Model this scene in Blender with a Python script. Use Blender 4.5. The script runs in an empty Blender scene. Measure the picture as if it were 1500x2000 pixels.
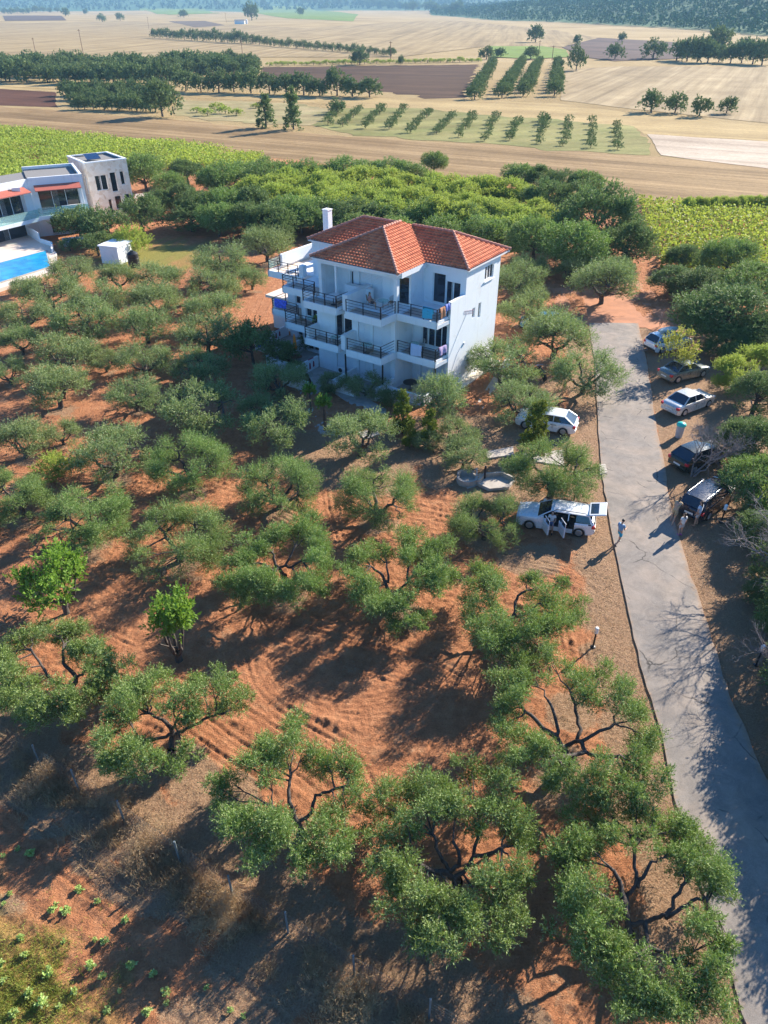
import bpy, bmesh, math, random
import numpy as np
from mathutils import Vector, Matrix, Quaternion
PI = math.pi
scene = bpy.context.scene
# ------------------------------------------------------------------ camera
FPX = 1435.0; CAMH = 26.0
PITCH = math.atan((1000 - 5) / FPX)            # horizon 5 px below the upper border of the 1500x2000 photo
cd = bpy.data.cameras.new('camera'); cam = bpy.data.objects.new('camera', cd); scene.collection.objects.link(cam)
cam.location = (0, 0, CAMH); cam.rotation_euler = (PI / 2 - PITCH, 0, 0)
cd.sensor_fit = 'VERTICAL'; cd.sensor_height = 24.0; cd.lens = 24.0 * FPX / 2000.0
cd.clip_start = 0.1; cd.clip_end = 30000
scene.camera = cam
# ------------------------------------------------------------------ light
SUN_EL = math.radians(26.5); SUN_AZ = math.atan2(0.73, 0.683)   # direction towards the sun: right and ahead
SD = Vector((math.sin(SUN_AZ) * math.cos(SUN_EL), math.cos(SUN_AZ) * math.cos(SUN_EL), math.sin(SUN_EL)))
w = bpy.data.worlds.new('World'); scene.world = w; w.use_nodes = True
nt = w.node_tree; bg = nt.nodes['Background']
sky = nt.nodes.new('ShaderNodeTexSky'); sky.sky_type = 'NISHITA'; sky.sun_disc = False
sky.sun_elevation = SUN_EL; sky.sun_rotation = SUN_AZ; sky.air_density = 1.0; sky.dust_density = 0.3; sky.ozone_density = 3.5
wb = nt.nodes.new('ShaderNodeMix'); wb.data_type = 'RGBA'; wb.blend_type = 'MULTIPLY'; wb.inputs[0].default_value = 1; wb.inputs[7].default_value = (.58, 1.0, 1.38, 1)   # cool white balance of the photograph
nt.links.new(sky.outputs[0], wb.inputs[6]); nt.links.new(wb.outputs[2], bg.inputs[0]); bg.inputs[1].default_value = 0.066
sl = bpy.data.lights.new('sun', 'SUN'); sl.energy = 5.0; sl.angle = math.radians(0.5); sl.color = (1.0, 0.90, 0.76)
so = bpy.data.objects.new('sun', sl); scene.collection.objects.link(so)
so.rotation_euler = (-SD).to_track_quat('-Z', 'Y').to_euler()
vs = scene.view_settings; vs.view_transform = 'Standard'; vs.look = 'None'; vs.exposure = 1.38; vs.gamma = 1; vs.use_curve_mapping = False
# ------------------------------------------------------------------ helpers
COL = scene.collection
def ray(px, py):
    return np.array([(px - 750) / FPX, math.cos(PITCH) - (py - 1000) / FPX * math.sin(PITCH), -math.sin(PITCH) - (py - 1000) / FPX * math.cos(PITCH)])
def P(px, py, z=0.0):
    d = ray(px, py); t = (z - CAMH) / d[2]; return (d[0] * t, d[1] * t)
def depth(px, py, z=0.0):
    return (z - CAMH) / ray(px, py)[2]
def sstep(a, b, x):
    t = np.clip((x - a) / (b - a), 0, 1); return t * t * (3 - 2 * t)
_tab = np.random.RandomState(5).rand(256, 256)
def vn(x, y, s, k=0):
    x = np.asarray(x) / s + 37.3 * k; y = np.asarray(y) / s + 11.7 * k
    xi = np.floor(x).astype(int); yi = np.floor(y).astype(int); fx = x - xi; fy = y - yi
    fx = fx * fx * (3 - 2 * fx); fy = fy * fy * (3 - 2 * fy)
    T = lambda a, b: _tab[a % 256, b % 256]
    return (T(xi, yi) * (1 - fx) + T(xi + 1, yi) * fx) * (1 - fy) + (T(xi, yi + 1) * (1 - fx) + T(xi + 1, yi + 1) * fx) * fy
# far relief: flat plain, low rolling fields, a wooded hill on the right, blue hills far off
_AZ = [-.6, .05, .15, .28, .42, .56, .9]; _YB = [3000, 2300, 1500, 1130, 860, 690, 600]; _HA = [0, 0, 20, 28, 33, 44, 55]
def HT(x, y):
    x = np.asarray(x, float); y = np.asarray(y, float); az = x / np.maximum(y, 1.0)
    h = 7.0 * (vn(x, y, 330, 1) - 0.45) * sstep(520, 1000, y)
    yb = np.interp(az, _AZ, _YB); ha = np.interp(az, _AZ, _HA)
    h = h + ha * sstep(0, 420, y - yb) * (y > 300) + 6 * (vn(x, y, 160, 3) - .5) * sstep(0, 300, y - yb) * (ha > 1)
    far = sstep(3300, 4800, y)
    h = h + far * (34 + 40 * vn(x, y, 1400, 2) - 26 * np.exp(-((az - .27) / .05) ** 2))
    return h
def PT(px, py):
    """pixel to a point on the far relief"""
    d = ray(px, py)
    if d[2] > -0.0008: d = d.copy(); d[2] = -0.0008
    t0 = 60.0; t = t0
    while t < 6000:
        x, y, z = d[0] * t, d[1] * t, CAMH + d[2] * t
        if z < float(HT(x, y)): break
        t0 = t; t *= 1.01
    for _ in range(18):
        m = (t0 + t) / 2
        if CAMH + d[2] * m < float(HT(d[0] * m, d[1] * m)): t = m
        else: t0 = m
    return (d[0] * t, d[1] * t)
def setp(o, label=None, cat=None, group=None, kind=None):
    if label: o['label'] = label
    if cat: o['category'] = cat
    if group: o['group'] = group
    if kind: o['kind'] = kind
    return o
def link(name, me, mat=None, parent=None):
    o = bpy.data.objects.new(name, me); COL.objects.link(o)
    if mat is not None and me is not None and len(me.materials) == 0:
        for m_ in (mat if isinstance(mat, (list, tuple)) else [mat]): me.materials.append(m_)
    if parent is not None: o.parent = parent
    return o
def thing(name, label, cat, loc=(0, 0, 0), rz=0.0, group=None):
    o = bpy.data.objects.new(name, None); COL.objects.link(o); o.empty_display_size = .3
    o.location = loc; o.rotation_euler = (0, 0, rz); return setp(o, label, cat, group)
def copy_tree(o, loc=None, rz=None, sc=None, label=None, group=None, cat=None):
    c = o.copy(); COL.objects.link(c)
    for ch in o.children:
        d = ch.copy(); COL.objects.link(d); d.parent = c
        for g in ch.children:
            e = g.copy(); COL.objects.link(e); e.parent = d
    if loc is not None: c.location = loc
    if rz is not None: c.rotation_euler = (0, 0, rz)
    if sc is not None: c.scale = sc
    return setp(c, label, cat, group)
def quads_mesh(name, V, F, smooth=False, attrs=None, mi=None):
    me = bpy.data.meshes.new(name); n = len(V); m = len(F); k = F.shape[1]
    me.vertices.add(n); me.vertices.foreach_set('co', np.ascontiguousarray(V, dtype=np.float32).ravel())
    me.loops.add(m * k); me.loops.foreach_set('vertex_index', np.ascontiguousarray(F, dtype=np.int32).ravel())
    me.polygons.add(m); me.polygons.foreach_set('loop_start', np.arange(0, m * k, k, dtype=np.int32))
    me.polygons.foreach_set('loop_total', np.full(m, k, dtype=np.int32))
    if mi is not None: me.polygons.foreach_set('material_index', np.ascontiguousarray(mi, dtype=np.int32))
    me.polygons.foreach_set('use_smooth', np.full(m, smooth, dtype=bool))
    me.update(calc_edges=True)
    for an, av in (attrs or {}).items():
        a = me.attributes.new(an, 'FLOAT', 'POINT'); a.data.foreach_set('value', np.ascontiguousarray(av, dtype=np.float32))
    return me
class B:
    """small mesh collector: boxes, prisms, tubes, lathes"""
    def __init__(s): s.v = []; s.f = []
    def add(s, vs_, fs_):
        n = len(s.v); s.v += [tuple(map(float, q)) for q in vs_]; s.f += [tuple(i + n for i in f) for f in fs_]; return s
    def box(s, x0, x1, y0, y1, z0, z1, M=None):
        vs_ = [(x, y, z) for z in (z0, z1) for y in (y0, y1) for x in (x0, x1)]
        if M is not None: vs_ = [tuple(M @ Vector(q)) for q in vs_]
        return s.add(vs_, [(0, 2, 3, 1), (4, 5, 7, 6), (0, 1, 5, 4), (2, 6, 7, 3), (0, 4, 6, 2), (1, 3, 7, 5)])
    def prism(s, poly, z0, z1, zt=None):
        n = len(poly); area = sum(poly[i][0] * poly[(i + 1) % n][1] - poly[(i + 1) % n][0] * poly[i][1] for i in range(n))
        if area < 0: poly = list(reversed(poly))
        vs_ = [(p[0], p[1], z0) for p in poly] + [(p[0], p[1], z1) for p in poly]
        fs_ = [tuple(range(n - 1, -1, -1)), tuple(range(n, 2 * n))] + [(i, (i + 1) % n, n + (i + 1) % n, n + i) for i in range(n)]
        return s.add(vs_, fs_)
    def tube(s, pts, r, k=6, caps=True):
        pts = [Vector(p) for p in pts]; n = len(pts); rr = r if isinstance(r, (list, tuple)) else [r] * n
        base = len(s.v); up = None
        for i, p in enumerate(pts):
            d = (pts[min(i + 1, n - 1)] - pts[max(i - 1, 0)]); d = d.normalized() if d.length > 1e-9 else Vector((0, 0, 1))
            if up is None: up = d.orthogonal().normalized()
            else:
                up = up - d * up.dot(d); up = up.normalized() if up.length > 1e-6 else d.orthogonal().normalized()
            q = d.cross(up)
            for j in range(k):
                a = 2 * PI * j / k; c = p + (up * math.cos(a) + q * math.sin(a)) * rr[i]; s.v.append(tuple(c))
        for i in range(n - 1):
            for j in range(k):
                a = base + i * k + j; b = base + i * k + (j + 1) % k; s.f.append((a, b, b + k, a + k))
        if caps:
            s.f.append(tuple(base + j for j in range(k - 1, -1, -1))); s.f.append(tuple(base + (n - 1) * k + j for j in range(k)))
        return s
    def lathe(s, prof, k=12, c=(0, 0, 0)):
        base = len(s.v); n = len(prof)
        for r, z in prof:
            for j in range(k):
                a = 2 * PI * j / k; s.v.append((c[0] + r * math.cos(a), c[1] + r * math.sin(a), c[2] + z))
        for i in range(n - 1):
            for j in range(k):
                a = base + i * k + j; b = base + i * k + (j + 1) % k; s.f.append((a, b, b + k, a + k))
        s.f.append(tuple(base + j for j in range(k - 1, -1, -1))); s.f.append(tuple(base + (n - 1) * k + j for j in range(k)))
        return s
    def mesh(s, name, smooth=None):
        me = bpy.data.meshes.new(name); me.from_pydata(s.v, [], s.f); me.update()
        if smooth is not None:
            me.polygons.foreach_set('use_smooth', [True] * len(me.polygons))
            bm = bmesh.new(); bm.from_mesh(me)
            for e in bm.edges:
                e.smooth = len(e.link_faces) == 2 and e.calc_face_angle(3.0) < smooth
            bm.to_mesh(me); bm.free()
        return me
    def build(s, name, mat, parent=None, smooth=None, bevel=0):
        o = link(name, s.mesh(name, smooth), mat, parent)
        if bevel:
            b = o.modifiers.new('bevel', 'BEVEL'); b.width = bevel; b.segments = 2; b.limit_method = 'ANGLE'
        return o
# ------------------------------------------------------------------ materials
def newmat(name):
    m = bpy.data.materials.new(name); m.use_nodes = True; t = m.node_tree
    return m, t, t.nodes['Principled BSDF']
def N(t, typ, **kw):
    n = t.nodes.new(typ)
    for k, v_ in kw.items():
        if k in n.inputs and not hasattr(n, k): n.inputs[k].default_value = v_
        else: setattr(n, k, v_)
    return n
def ramp(t, fac, stops):
    r = t.nodes.new('ShaderNodeValToRGB'); t.links.new(fac, r.inputs[0])
    e = r.color_ramp.elements
    while len(e) < len(stops): e.new(0.5)
    for i, (p, c) in enumerate(stops):
        e[i].position = p; e[i].color = (c[0], c[1], c[2], 1)
    return r.outputs[0]
def noise(t, scale, detail=4, vec=None, rough=.6, dist=0):
    n = t.nodes.new('ShaderNodeTexNoise'); n.inputs['Scale'].default_value = scale; n.inputs['Detail'].default_value = detail
    n.inputs['Roughness'].default_value = rough; n.inputs['Distortion'].default_value = dist
    if vec is not None: t.links.new(vec, n.inputs['Vector'])
    return n.outputs[0]
def mixc(t, fac, a, b, mode='MIX'):
    m = t.nodes.new('ShaderNodeMix'); m.data_type = 'RGBA'; m.blend_type = mode
    for s, v_ in ((0, fac), (6, a), (7, b)):
        if hasattr(v_, 'links'): t.links.new(v_, m.inputs[s])
        elif s == 0: m.inputs[0].default_value = v_
        else: m.inputs[s].default_value = (*v_[:3], 1)
    return m.outputs[2]
def mth(t, op, a, b=0.0, c=0.0):
    m = t.nodes.new('ShaderNodeMath'); m.operation = op
    for i, v_ in enumerate((a, b, c)):
        if hasattr(v_, 'links'): t.links.new(v_, m.inputs[i])
        else: m.inputs[i].default_value = v_
    return m.outputs[0]
def bump(t, bsdf, h, strength=.5, dist=.05):
    b = t.nodes.new('ShaderNodeBump'); b.inputs['Strength'].default_value = strength; b.inputs['Distance'].default_value = dist
    t.links.new(h, b.inputs['Height']); t.links.new(b.outputs[0], bsdf.inputs['Normal'])
def objco(t): return t.nodes.new('ShaderNodeTexCoord').outputs['Object']
def geopos(t): return t.nodes.new('ShaderNodeNewGeometry').outputs['Position']
def attr(t, n):
    a = t.nodes.new('ShaderNodeAttribute'); a.attribute_name = n; return a.outputs['Fac']
def simple(name, col, rough=.6, metal=0, var=.12, scale=3.0, bmp=0, spec=.5, bscale=40):
    m, t, b = newmat(name); c = geopos(t)
    n = noise(t, scale, 5, c); lo = tuple(x * (1 - var) for x in col); hi = tuple(min(1, x * (1 + var)) for x in col)
    t.links.new(ramp(t, n, [(.3, lo), (.7, hi)]), b.inputs['Base Color'])
    b.inputs['Roughness'].default_value = rough; b.inputs['Metallic'].default_value = metal; b.inputs['Specular IOR Level'].default_value = spec
    if bmp: bump(t, b, noise(t, bscale, 4, c), bmp, .02)
    return m
def leafmat(name, dark, light, back, trans=.25, rough=.62, var=.25):
    m, t, b = newmat(name)
    col = ramp(t, attr(t, 'tint'), [(0, dark), (.55, tuple((a + c) / 2 for a, c in zip(dark, light))), (1, light)])
    oi = t.nodes.new('ShaderNodeObjectInfo')
    hsv = t.nodes.new('ShaderNodeHueSaturation'); t.links.new(col, hsv.inputs['Color'])
    t.links.new(mth(t, 'MULTIPLY_ADD', oi.outputs['Random'], var, 1 - var / 2), hsv.inputs['Value'])
    t.links.new(mth(t, 'MULTIPLY_ADD', oi.outputs['Random'], .03, .485), hsv.inputs['Hue'])
    g = t.nodes.new('ShaderNodeNewGeometry')
    c2 = mixc(t, g.outputs['Backfacing'], hsv.outputs[0], back)
    t.links.new(c2, b.inputs['Base Color']); b.inputs['Roughness'].default_value = rough; b.inputs['Specular IOR Level'].default_value = .2
    tr = t.nodes.new('ShaderNodeBsdfTranslucent')
    t.links.new(mixc(t, .5, hsv.outputs[0], tuple(min(1, x * 1.6) for x in light)), tr.inputs[0])
    mx = t.nodes.new('ShaderNodeMixShader'); mx.inputs[0].default_value = trans
    t.links.new(b.outputs[0], mx.inputs[1]); t.links.new(tr.outputs[0], mx.inputs[2])
    t.links.new(mx.outputs[0], t.nodes['Material Output'].inputs[0])
    return m
M = {}
def stucco():
    m, t, b = newmat('white_stucco'); pos = geopos(t); mp = t.nodes.new('ShaderNodeMapping'); mp.inputs['Scale'].default_value = (1, 1, .09); t.links.new(pos, mp.inputs[0])
    base = ramp(t, noise(t, 1.1, 5, pos), [(.3, (.75, .79, .82)), (.7, (.80, .83, .85))])
    st = ramp(t, noise(t, 2.6, 5, mp.outputs[0], .7), [(.55, (1, 1, 1)), (.74, (.90, .89, .87))])
    pt = ramp(t, noise(t, .6, 4, pos, .6, .5), [(.58, (1, 1, 1)), (.66, (.93, .92, .90))])
    t.links.new(mixc(t, 1.0, mixc(t, 1.0, base, st, 'MULTIPLY'), pt, 'MULTIPLY'), b.inputs['Base Color']); b.inputs['Roughness'].default_value = .88; bump(t, b, noise(t, 30, 4, pos), .15, .02); return m
def glassy():
    m, t, b = newmat('pale_green_glass'); b.inputs['Base Color'].default_value = (.45, .65, .62, 1); b.inputs['Roughness'].default_value = .05; b.inputs['Specular IOR Level'].default_value = .9
    tr = t.nodes.new('ShaderNodeBsdfTransparent'); tr.inputs[0].default_value = (.8, .93, .9, 1); mx = t.nodes.new('ShaderNodeMixShader'); mx.inputs[0].default_value = .65
    t.links.new(b.outputs[0], mx.inputs[1]); t.links.new(tr.outputs[0], mx.inputs[2]); t.links.new(mx.outputs[0], t.nodes['Material Output'].inputs[0]); return m
M['olive'] = leafmat('olive_leaf', (.050, .092, .018), (.22, .33, .055), (.31, .39, .16), .24)
M['grove'] = leafmat('grove_leaf', (.065, .105, .035), (.20, .27, .085), (.18, .24, .10), .15, .8)
M['olive_mid'] = leafmat('olive_leaf_pale', (.065, .11, .030), (.26, .35, .095), (.34, .40, .20), .26)
M['olive_far'] = leafmat('olive_leaf_distant', (.065, .105, .032), (.19, .26, .080), (.18, .24, .10), .15, .8)
M['wood_dark'] = leafmat('dark_leaf', (.050, .090, .028), (.18, .26, .070), (.19, .26, .10), .24)
M['wood_light'] = leafmat('yellow_green_leaf', (.17, .24, .035), (.42, .50, .085), (.33, .40, .09), .32)
M['fruit'] = leafmat('bright_leaf', (.06, .13, .015), (.20, .33, .035), (.2, .32, .06), .35)
M['conifer'] = leafmat('conifer_leaf', (.08, .12, .012), (.24, .28, .03), (.15, .2, .03), .15)
M['yellow'] = leafmat('yellowing_leaf', (.16, .19, .03), (.44, .44, .07), (.35, .36, .08), .3)
M['sunflower'] = leafmat('sunflower_leaf', (.13, .20, .03), (.42, .50, .07), (.32, .38, .07), .3)
M['forest'] = leafmat('forest_leaf', (.045, .105, .040), (.12, .23, .075), (.08, .16, .06), .0, .95)
M['dry'] = leafmat('dry_stalk', (.22, .15, .08), (.55, .40, .22), (.42, .3, .17), .2)
M['grass'] = leafmat('green_grass', (.12, .16, .03), (.38, .42, .08), (.3, .34, .08), .3)
M['melon'] = leafmat('melon_leaf', (.22, .33, .07), (.55, .68, .22), (.5, .6, .25), .3)
M['bark'] = simple('olive_bark', (.075, .06, .05), .9, var=.45, scale=5, bmp=.6)
M['deadwood'] = simple('dead_bark', (.24, .20, .19), .9, var=.3, scale=6, bmp=.4)
M['white_wall'] = stucco()
M['white_paint'] = simple('white_paint', (.8, .8, .8), .5, var=.02)
M['shutter'] = simple('white_shutter', (.74, .78, .82), .5, var=.02)
M['floor_tile'] = simple('balcony_tiles', (.42, .33, .27), .5, var=.1, scale=6)
M['terrace_tile'] = simple('terrace_tiles', (.72, .60, .50), .7, var=.06, scale=2)
M['rail'] = simple('dark_railing', (.022, .02, .03), .4, metal=.3, var=.1)
M['glass'] = simple('dark_glass', (.012, .02, .035), .06, var=.2, spec=1.0)
M['glass_green'] = glassy()
M['curtain'] = simple('curtain', (.55, .53, .5), .9)
M['concrete'] = simple('concrete', (.42, .38, .34), .9, var=.2, scale=2, bmp=.3)
M['pale_stone'] = simple('pale_stone_slab', (.44, .39, .34), .85, var=.18, scale=2.5, bmp=.3)
M['black'] = simple('black_plastic', (.015, .015, .017), .45)
M['tyre'] = simple('rubber', (.02, .02, .02), .85)
M['rim'] = simple('alloy', (.5, .51, .53), .35, metal=.8)
M['red_light'] = simple('red_lens', (.55, .012, .02), .2, spec=.8)
M['clear_light'] = simple('clear_lens', (.6, .62, .65), .1, spec=.9)
M['plate'] = simple('number_plate', (.75, .75, .72), .5)
M['chrome'] = simple('bright_metal', (.75, .76, .78), .2, metal=.9)
M['interior'] = simple('car_interior', (.03, .028, .028), .8)
M['rattan'] = simple('rattan', (.23, .15, .09), .7)
M['wood_brown'] = simple('brown_wood', (.18, .09, .045), .6)
M['lamp_white'] = simple('lamp_globe', (.85, .85, .83), .3)
M['teal'] = simple('teal_plastic', (.04, .55, .45), .35)
M['orange'] = simple('orange_canvas', (.95, .28, .02), .8)
M['awning'] = simple('terracotta_awning', (.45, .12, .08), .7, var=.1)
M['grey_roof'] = simple('grey_gravel_roof', (.22, .21, .20), .95, var=.15, scale=8)
M['steel_post'] = simple('galvanised_post', (.17, .21, .22), .6, metal=.3)
M['hair'] = simple('dark_hair', (.025, .018, .013), .6)
M['hair_brown'] = simple('brown_hair', (.09, .05, .025), .6)
M['skin'] = simple('skin', (.52, .29, .19), .55, var=.05)
M['panel'] = simple('solar_panel', (.02, .05, .12), .1, spec=1)
def cloth(name, col, var=.08): 
    if name not in M: M[name] = simple(name, col, .85, var=var, scale=8)
    return M[name]
def carpaint(name, col, metal=.1, rough=.28):
    m, t, b = newmat(name); b.inputs['Base Color'].default_value = (*col, 1); b.inputs['Roughness'].default_value = rough
    b.inputs['Metallic'].default_value = metal; b.inputs['Coat Weight'].default_value = .6; b.inputs['Coat Roughness'].default_value = .05
    c = geopos(t); t.links.new(ramp(t, noise(t, 3, 4, c), [(.35, tuple(x * .9 for x in col)), (.7, col)]), b.inputs['Base Color'])
    t.links.new(ramp(t, noise(t, 9, 3, c), [(.3, (rough * .8,) * 3), (.8, (rough * 1.6,) * 3)]), b.inputs['Roughness'])
    return m
# ground
def ground_mat():
    m, t, b = newmat('soil_and_straw'); pos = geopos(t)
    big = noise(t, .22, 5, pos); mid = noise(t, 1.6, 5, pos, .65); fine = noise(t, 14, 5, pos, .7); tiny = noise(t, 55, 3, pos, .7)
    soil = ramp(t, mid, [(.25, (.28, .104, .047)), (.5, (.46, .188, .086)), (.75, (.59, .30, .155))])
    soil = mixc(t, mth(t, 'MULTIPLY', big, .5), soil, (.52, .27, .15))
    soil = mixc(t, .55, soil, ramp(t, fine, [(.30, (.36, .33, .33)), (.44, (.92, .90, .88)), (.68, (1.3, 1.28, 1.25))]), 'MULTIPLY')
    straw = ramp(t, fine, [(.3, (.24, .14, .08)), (.5, (.40, .27, .165)), (.72, (.56, .42, .27))])
    straw = mixc(t, mth(t, 'MULTIPLY', mid, .75), straw, (.36, .19, .11))
    g = mth(t, 'ADD', attr(t, 'grass'), mth(t, 'MULTIPLY', mth(t, 'SUBTRACT', mid, .5), .9))
    g = mth(t, 'ADD', g, mth(t, 'MULTIPLY', mth(t, 'SUBTRACT', fine, .5), .7))
    near = mixc(t, ramp(t, g, [(.38, (0, 0, 0)), (.62, (1, 1, 1))]), soil, straw)
    field = ramp(t, noise(t, .012, 6, pos), [(.3, (.29, .20, .085)), (.5, (.39, .28, .13)), (.7, (.47, .35, .18))])
    near2 = mixc(t, attr(t, 'green'), near, ramp(t, fine, [(.3, (.12, .16, .03)), (.7, (.33, .36, .08))]))
    woods = ramp(t, noise(t, .05, 4, pos), [(.3, (.045, .10, .042)), (.7, (.085, .16, .06))])
    t.links.new(mixc(t, attr(t, 'woods'), mixc(t, attr(t, 'field'), near2, field), woods), b.inputs['Base Color'])
    b.inputs['Roughness'].default_value = .95; b.inputs['Specular IOR Level'].default_value = .15
    h = mth(t, 'ADD', mth(t, 'ADD', mth(t, 'MULTIPLY', fine, 1.0), mth(t, 'MULTIPLY', tiny, .5)), mth(t, 'MULTIPLY', noise(t, 5, 5, pos, .75), 1.6))
    bump(t, b, h, 1.0, .11)
    return m
def stripe_mat(name, cols, ang, width, amt=.5, fine_cols=None, nsc=.02):
    """field with drill or plough lines: cols low/high, lines every `width` metres along direction ang"""
    m, t, b = newmat(name); pos = geopos(t)
    mp = t.nodes.new('ShaderNodeMapping'); mp.inputs['Rotation'].default_value = (0, 0, -ang); t.links.new(pos, mp.inputs[0])
    sq = t.nodes.new('ShaderNodeMapping'); sq.inputs['Scale'].default_value = (.03, 1, 1); t.links.new(mp.outputs[0], sq.inputs[0])
    l1 = noise(t, 1.0 / width, 3, sq.outputs[0], .7); n2 = noise(t, nsc, 5, pos)
    c = ramp(t, l1, [(.32, cols[0]), (.5, tuple((a + d) / 2 for a, d in zip(*cols))), (.68, cols[1])])
    base = ramp(t, n2, [(.3, cols[0]), (.7, cols[1])])
    n3 = noise(t, 1.2, 4, pos, .7)
    band = noise(t, .12, 4, sq.outputs[0], .6); c = mixc(t, amt, base, c); c = mixc(t, .8, c, ramp(t, band, [(.34, (.68, .66, .64)), (.5, (1, 1, 1)), (.66, (1.2, 1.2, 1.2))]), 'MULTIPLY'); c = mixc(t, .7, c, ramp(t, noise(t, .045, 6, pos, .7), [(.35, (.78, .74, .68)), (.6, (1.12, 1.12, 1.1))]), 'MULTIPLY'); c = mixc(t, .6, c, ramp(t, n3, [(.3, (.7, .7, .7)), (.7, (1.25, 1.25, 1.25))]), 'MULTIPLY')
    t.links.new(c, b.inputs['Base Color']); b.inputs['Roughness'].default_value = .95; b.inputs['Specular IOR Level'].default_value = .1
    return m
def asphalt():
    m, t, b = newmat('asphalt'); pos = geopos(t)
    a = ramp(t, noise(t, 30, 5, pos, .8), [(.3, (.17, .152, .138)), (.7, (.31, .28, .25))])
    d = ramp(t, noise(t, .35, 5, pos, .6, .6), [(.42, (0, 0, 0)), (.72, (1, 1, 1))])
    c = mixc(t, mth(t, 'MULTIPLY', d, .6), a, (.44, .35, .275))
    vo = t.nodes.new('ShaderNodeTexVoronoi'); vo.feature = 'DISTANCE_TO_EDGE'; vo.inputs['Scale'].default_value = .45
    ds = t.nodes.new('ShaderNodeMix'); ds.data_type = 'VECTOR'; ds.inputs[0].default_value = .35; t.links.new(pos, ds.inputs[4]); nn = t.nodes.new('ShaderNodeTexNoise'); nn.inputs['Scale'].default_value = 1.3; nn.inputs['Detail'].default_value = 5; t.links.new(pos, nn.inputs['Vector']); t.links.new(nn.outputs['Color'], ds.inputs[5]); t.links.new(ds.outputs[1], vo.inputs['Vector'])
    crack = mth(t, 'MULTIPLY', ramp(t, vo.outputs[0], [(0, (1, 1, 1)), (.012, (0, 0, 0))]), ramp(t, noise(t, .5, 3, pos), [(.5, (0, 0, 0)), (.6, (1, 1, 1))]))
    eg = mth(t, 'ADD', attr(t, 'edge'), mth(t, 'MULTIPLY', mth(t, 'SUBTRACT', noise(t, 3, 5, pos, .7), .5), 1.6)); c = mixc(t, ramp(t, eg, [(.35, (0, 0, 0)), (.75, (1, 1, 1))]), c, (.34, .245, .175))
    c = mixc(t, crack, c, (.06, .055, .05)); patchy = ramp(t, noise(t, 1.1, 6, pos, .75, 1.0), [(.4, (.84, .83, .82)), (.6, (1.08, 1.07, 1.06))]); c = mixc(t, .9, c, patchy, 'MULTIPLY')
    t.links.new(c, b.inputs['Base Color']); b.inputs['Roughness'].default_value = .9; b.inputs['Specular IOR Level'].default_value = .25
    bump(t, b, noise(t, 60, 4, pos), .5, .02); return m
def stone():
    m, t, b = newmat('rubble_stone'); c = geopos(t)
    v = t.nodes.new('ShaderNodeTexVoronoi'); v.inputs['Scale'].default_value = 2.2; t.links.new(c, v.inputs['Vector'])
    v2 = t.nodes.new('ShaderNodeTexVoronoi'); v2.feature = 'DISTANCE_TO_EDGE'; v2.inputs['Scale'].default_value = 2.2; t.links.new(c, v2.inputs['Vector'])
    col = ramp(t, v.outputs['Color'], [(0, (.60, .48, .36)), (.5, (.72, .64, .54)), (1, (.80, .74, .66))])
    col = mixc(t, ramp(t, v2.outputs[0], [(0, (1, 1, 1)), (.06, (0, 0, 0))]), col, (.74, .70, .63))
    t.links.new(col, b.inputs['Base Color']); b.inputs['Roughness'].default_value = .9
    bump(t, b, v2.outputs[0], .4, .05); return m
def rooftile():
    m, t, b = newmat('terracotta_tiles'); c = geopos(t)
    col = ramp(t, attr(t, 'tile'), [(0, (.42, .085, .030)), (.45, (.62, .155, .055)), (1, (.78, .26, .11))])
    col = mixc(t, .35, col, ramp(t, noise(t, 3, 5, c), [(.3, (.75, .7, .7)), (.7, (1.15, 1.1, 1.1))]), 'MULTIPLY')
    t.links.new(col, b.inputs['Base Color']); b.inputs['Roughness'].default_value = .8; bump(t, b, noise(t, 25, 4, c), .3, .02); return m
def pool_mat():
    m, t, b = newmat('pool_water'); c = geopos(t)
    t.links.new(ramp(t, noise(t, .6, 4, c), [(.35, (.0, .22, .55)), (.7, (.02, .45, .72))]), b.inputs['Base Color'])
    b.inputs['Roughness'].default_value = .05; b.inputs['Specular IOR Level'].default_value = .7
    bump(t, b, noise(t, 6, 4, c), .4, .05); return m
M['ground'] = ground_mat(); M['asphalt'] = asphalt(); M['stone'] = stone(); M['roof'] = rooftile(); M['pool'] = pool_mat()
M['cap'] = simple('ridge_cap', (.52, .24, .17), .85, var=.25, scale=4)
# ------------------------------------------------------------------ ground
ROAD_L = [(1150, 632), (1160, 700), (1166, 800), (1173, 905), (1183, 975), (1202, 1080), (1227, 1200), (1257, 1320), (1292, 1440), (1325, 1590), (1372, 1740), (1425, 1900), (1470, 2040), (1540, 2260)]
ROAD_R = [(1246, 632), (1262, 700), (1277, 800), (1296, 905), (1308, 975), (1334, 1080), (1376, 1200), (1412, 1320), (1447, 1410), (1520, 1570), (1600, 1740), (1690, 1900), (1780, 2040), (1900, 2260)]
RL = [P(*q) for q in ROAD_L]; RR = [P(*q) for q in ROAD_R]
FENCE = [(-60, 1400), (80, 1495), (155, 1545), (243, 1605), (352, 1685), (455, 1752), (563, 1822), (692, 1905), (838, 1990), (990, 2080)]
FG = [P(*q) for q in FENCE]
def pl_dist(x, y, pts):
    best = np.full(x.shape, 1e9); side = np.zeros(x.shape)
    for (ax, ay), (bx_, by_) in zip(pts[:-1], pts[1:]):
        dx, dy = bx_ - ax, by_ - ay; L2 = dx * dx + dy * dy + 1e-9
        t = np.clip(((x - ax) * dx + (y - ay) * dy) / L2, 0, 1)
        d = np.hypot(x - ax - t * dx, y - ay - t * dy); s = np.sign(dx * (y - ay) - dy * (x - ax))
        m = d < best; best = np.where(m, d, best); side = np.where(m, s, side)
    return best, side
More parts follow.
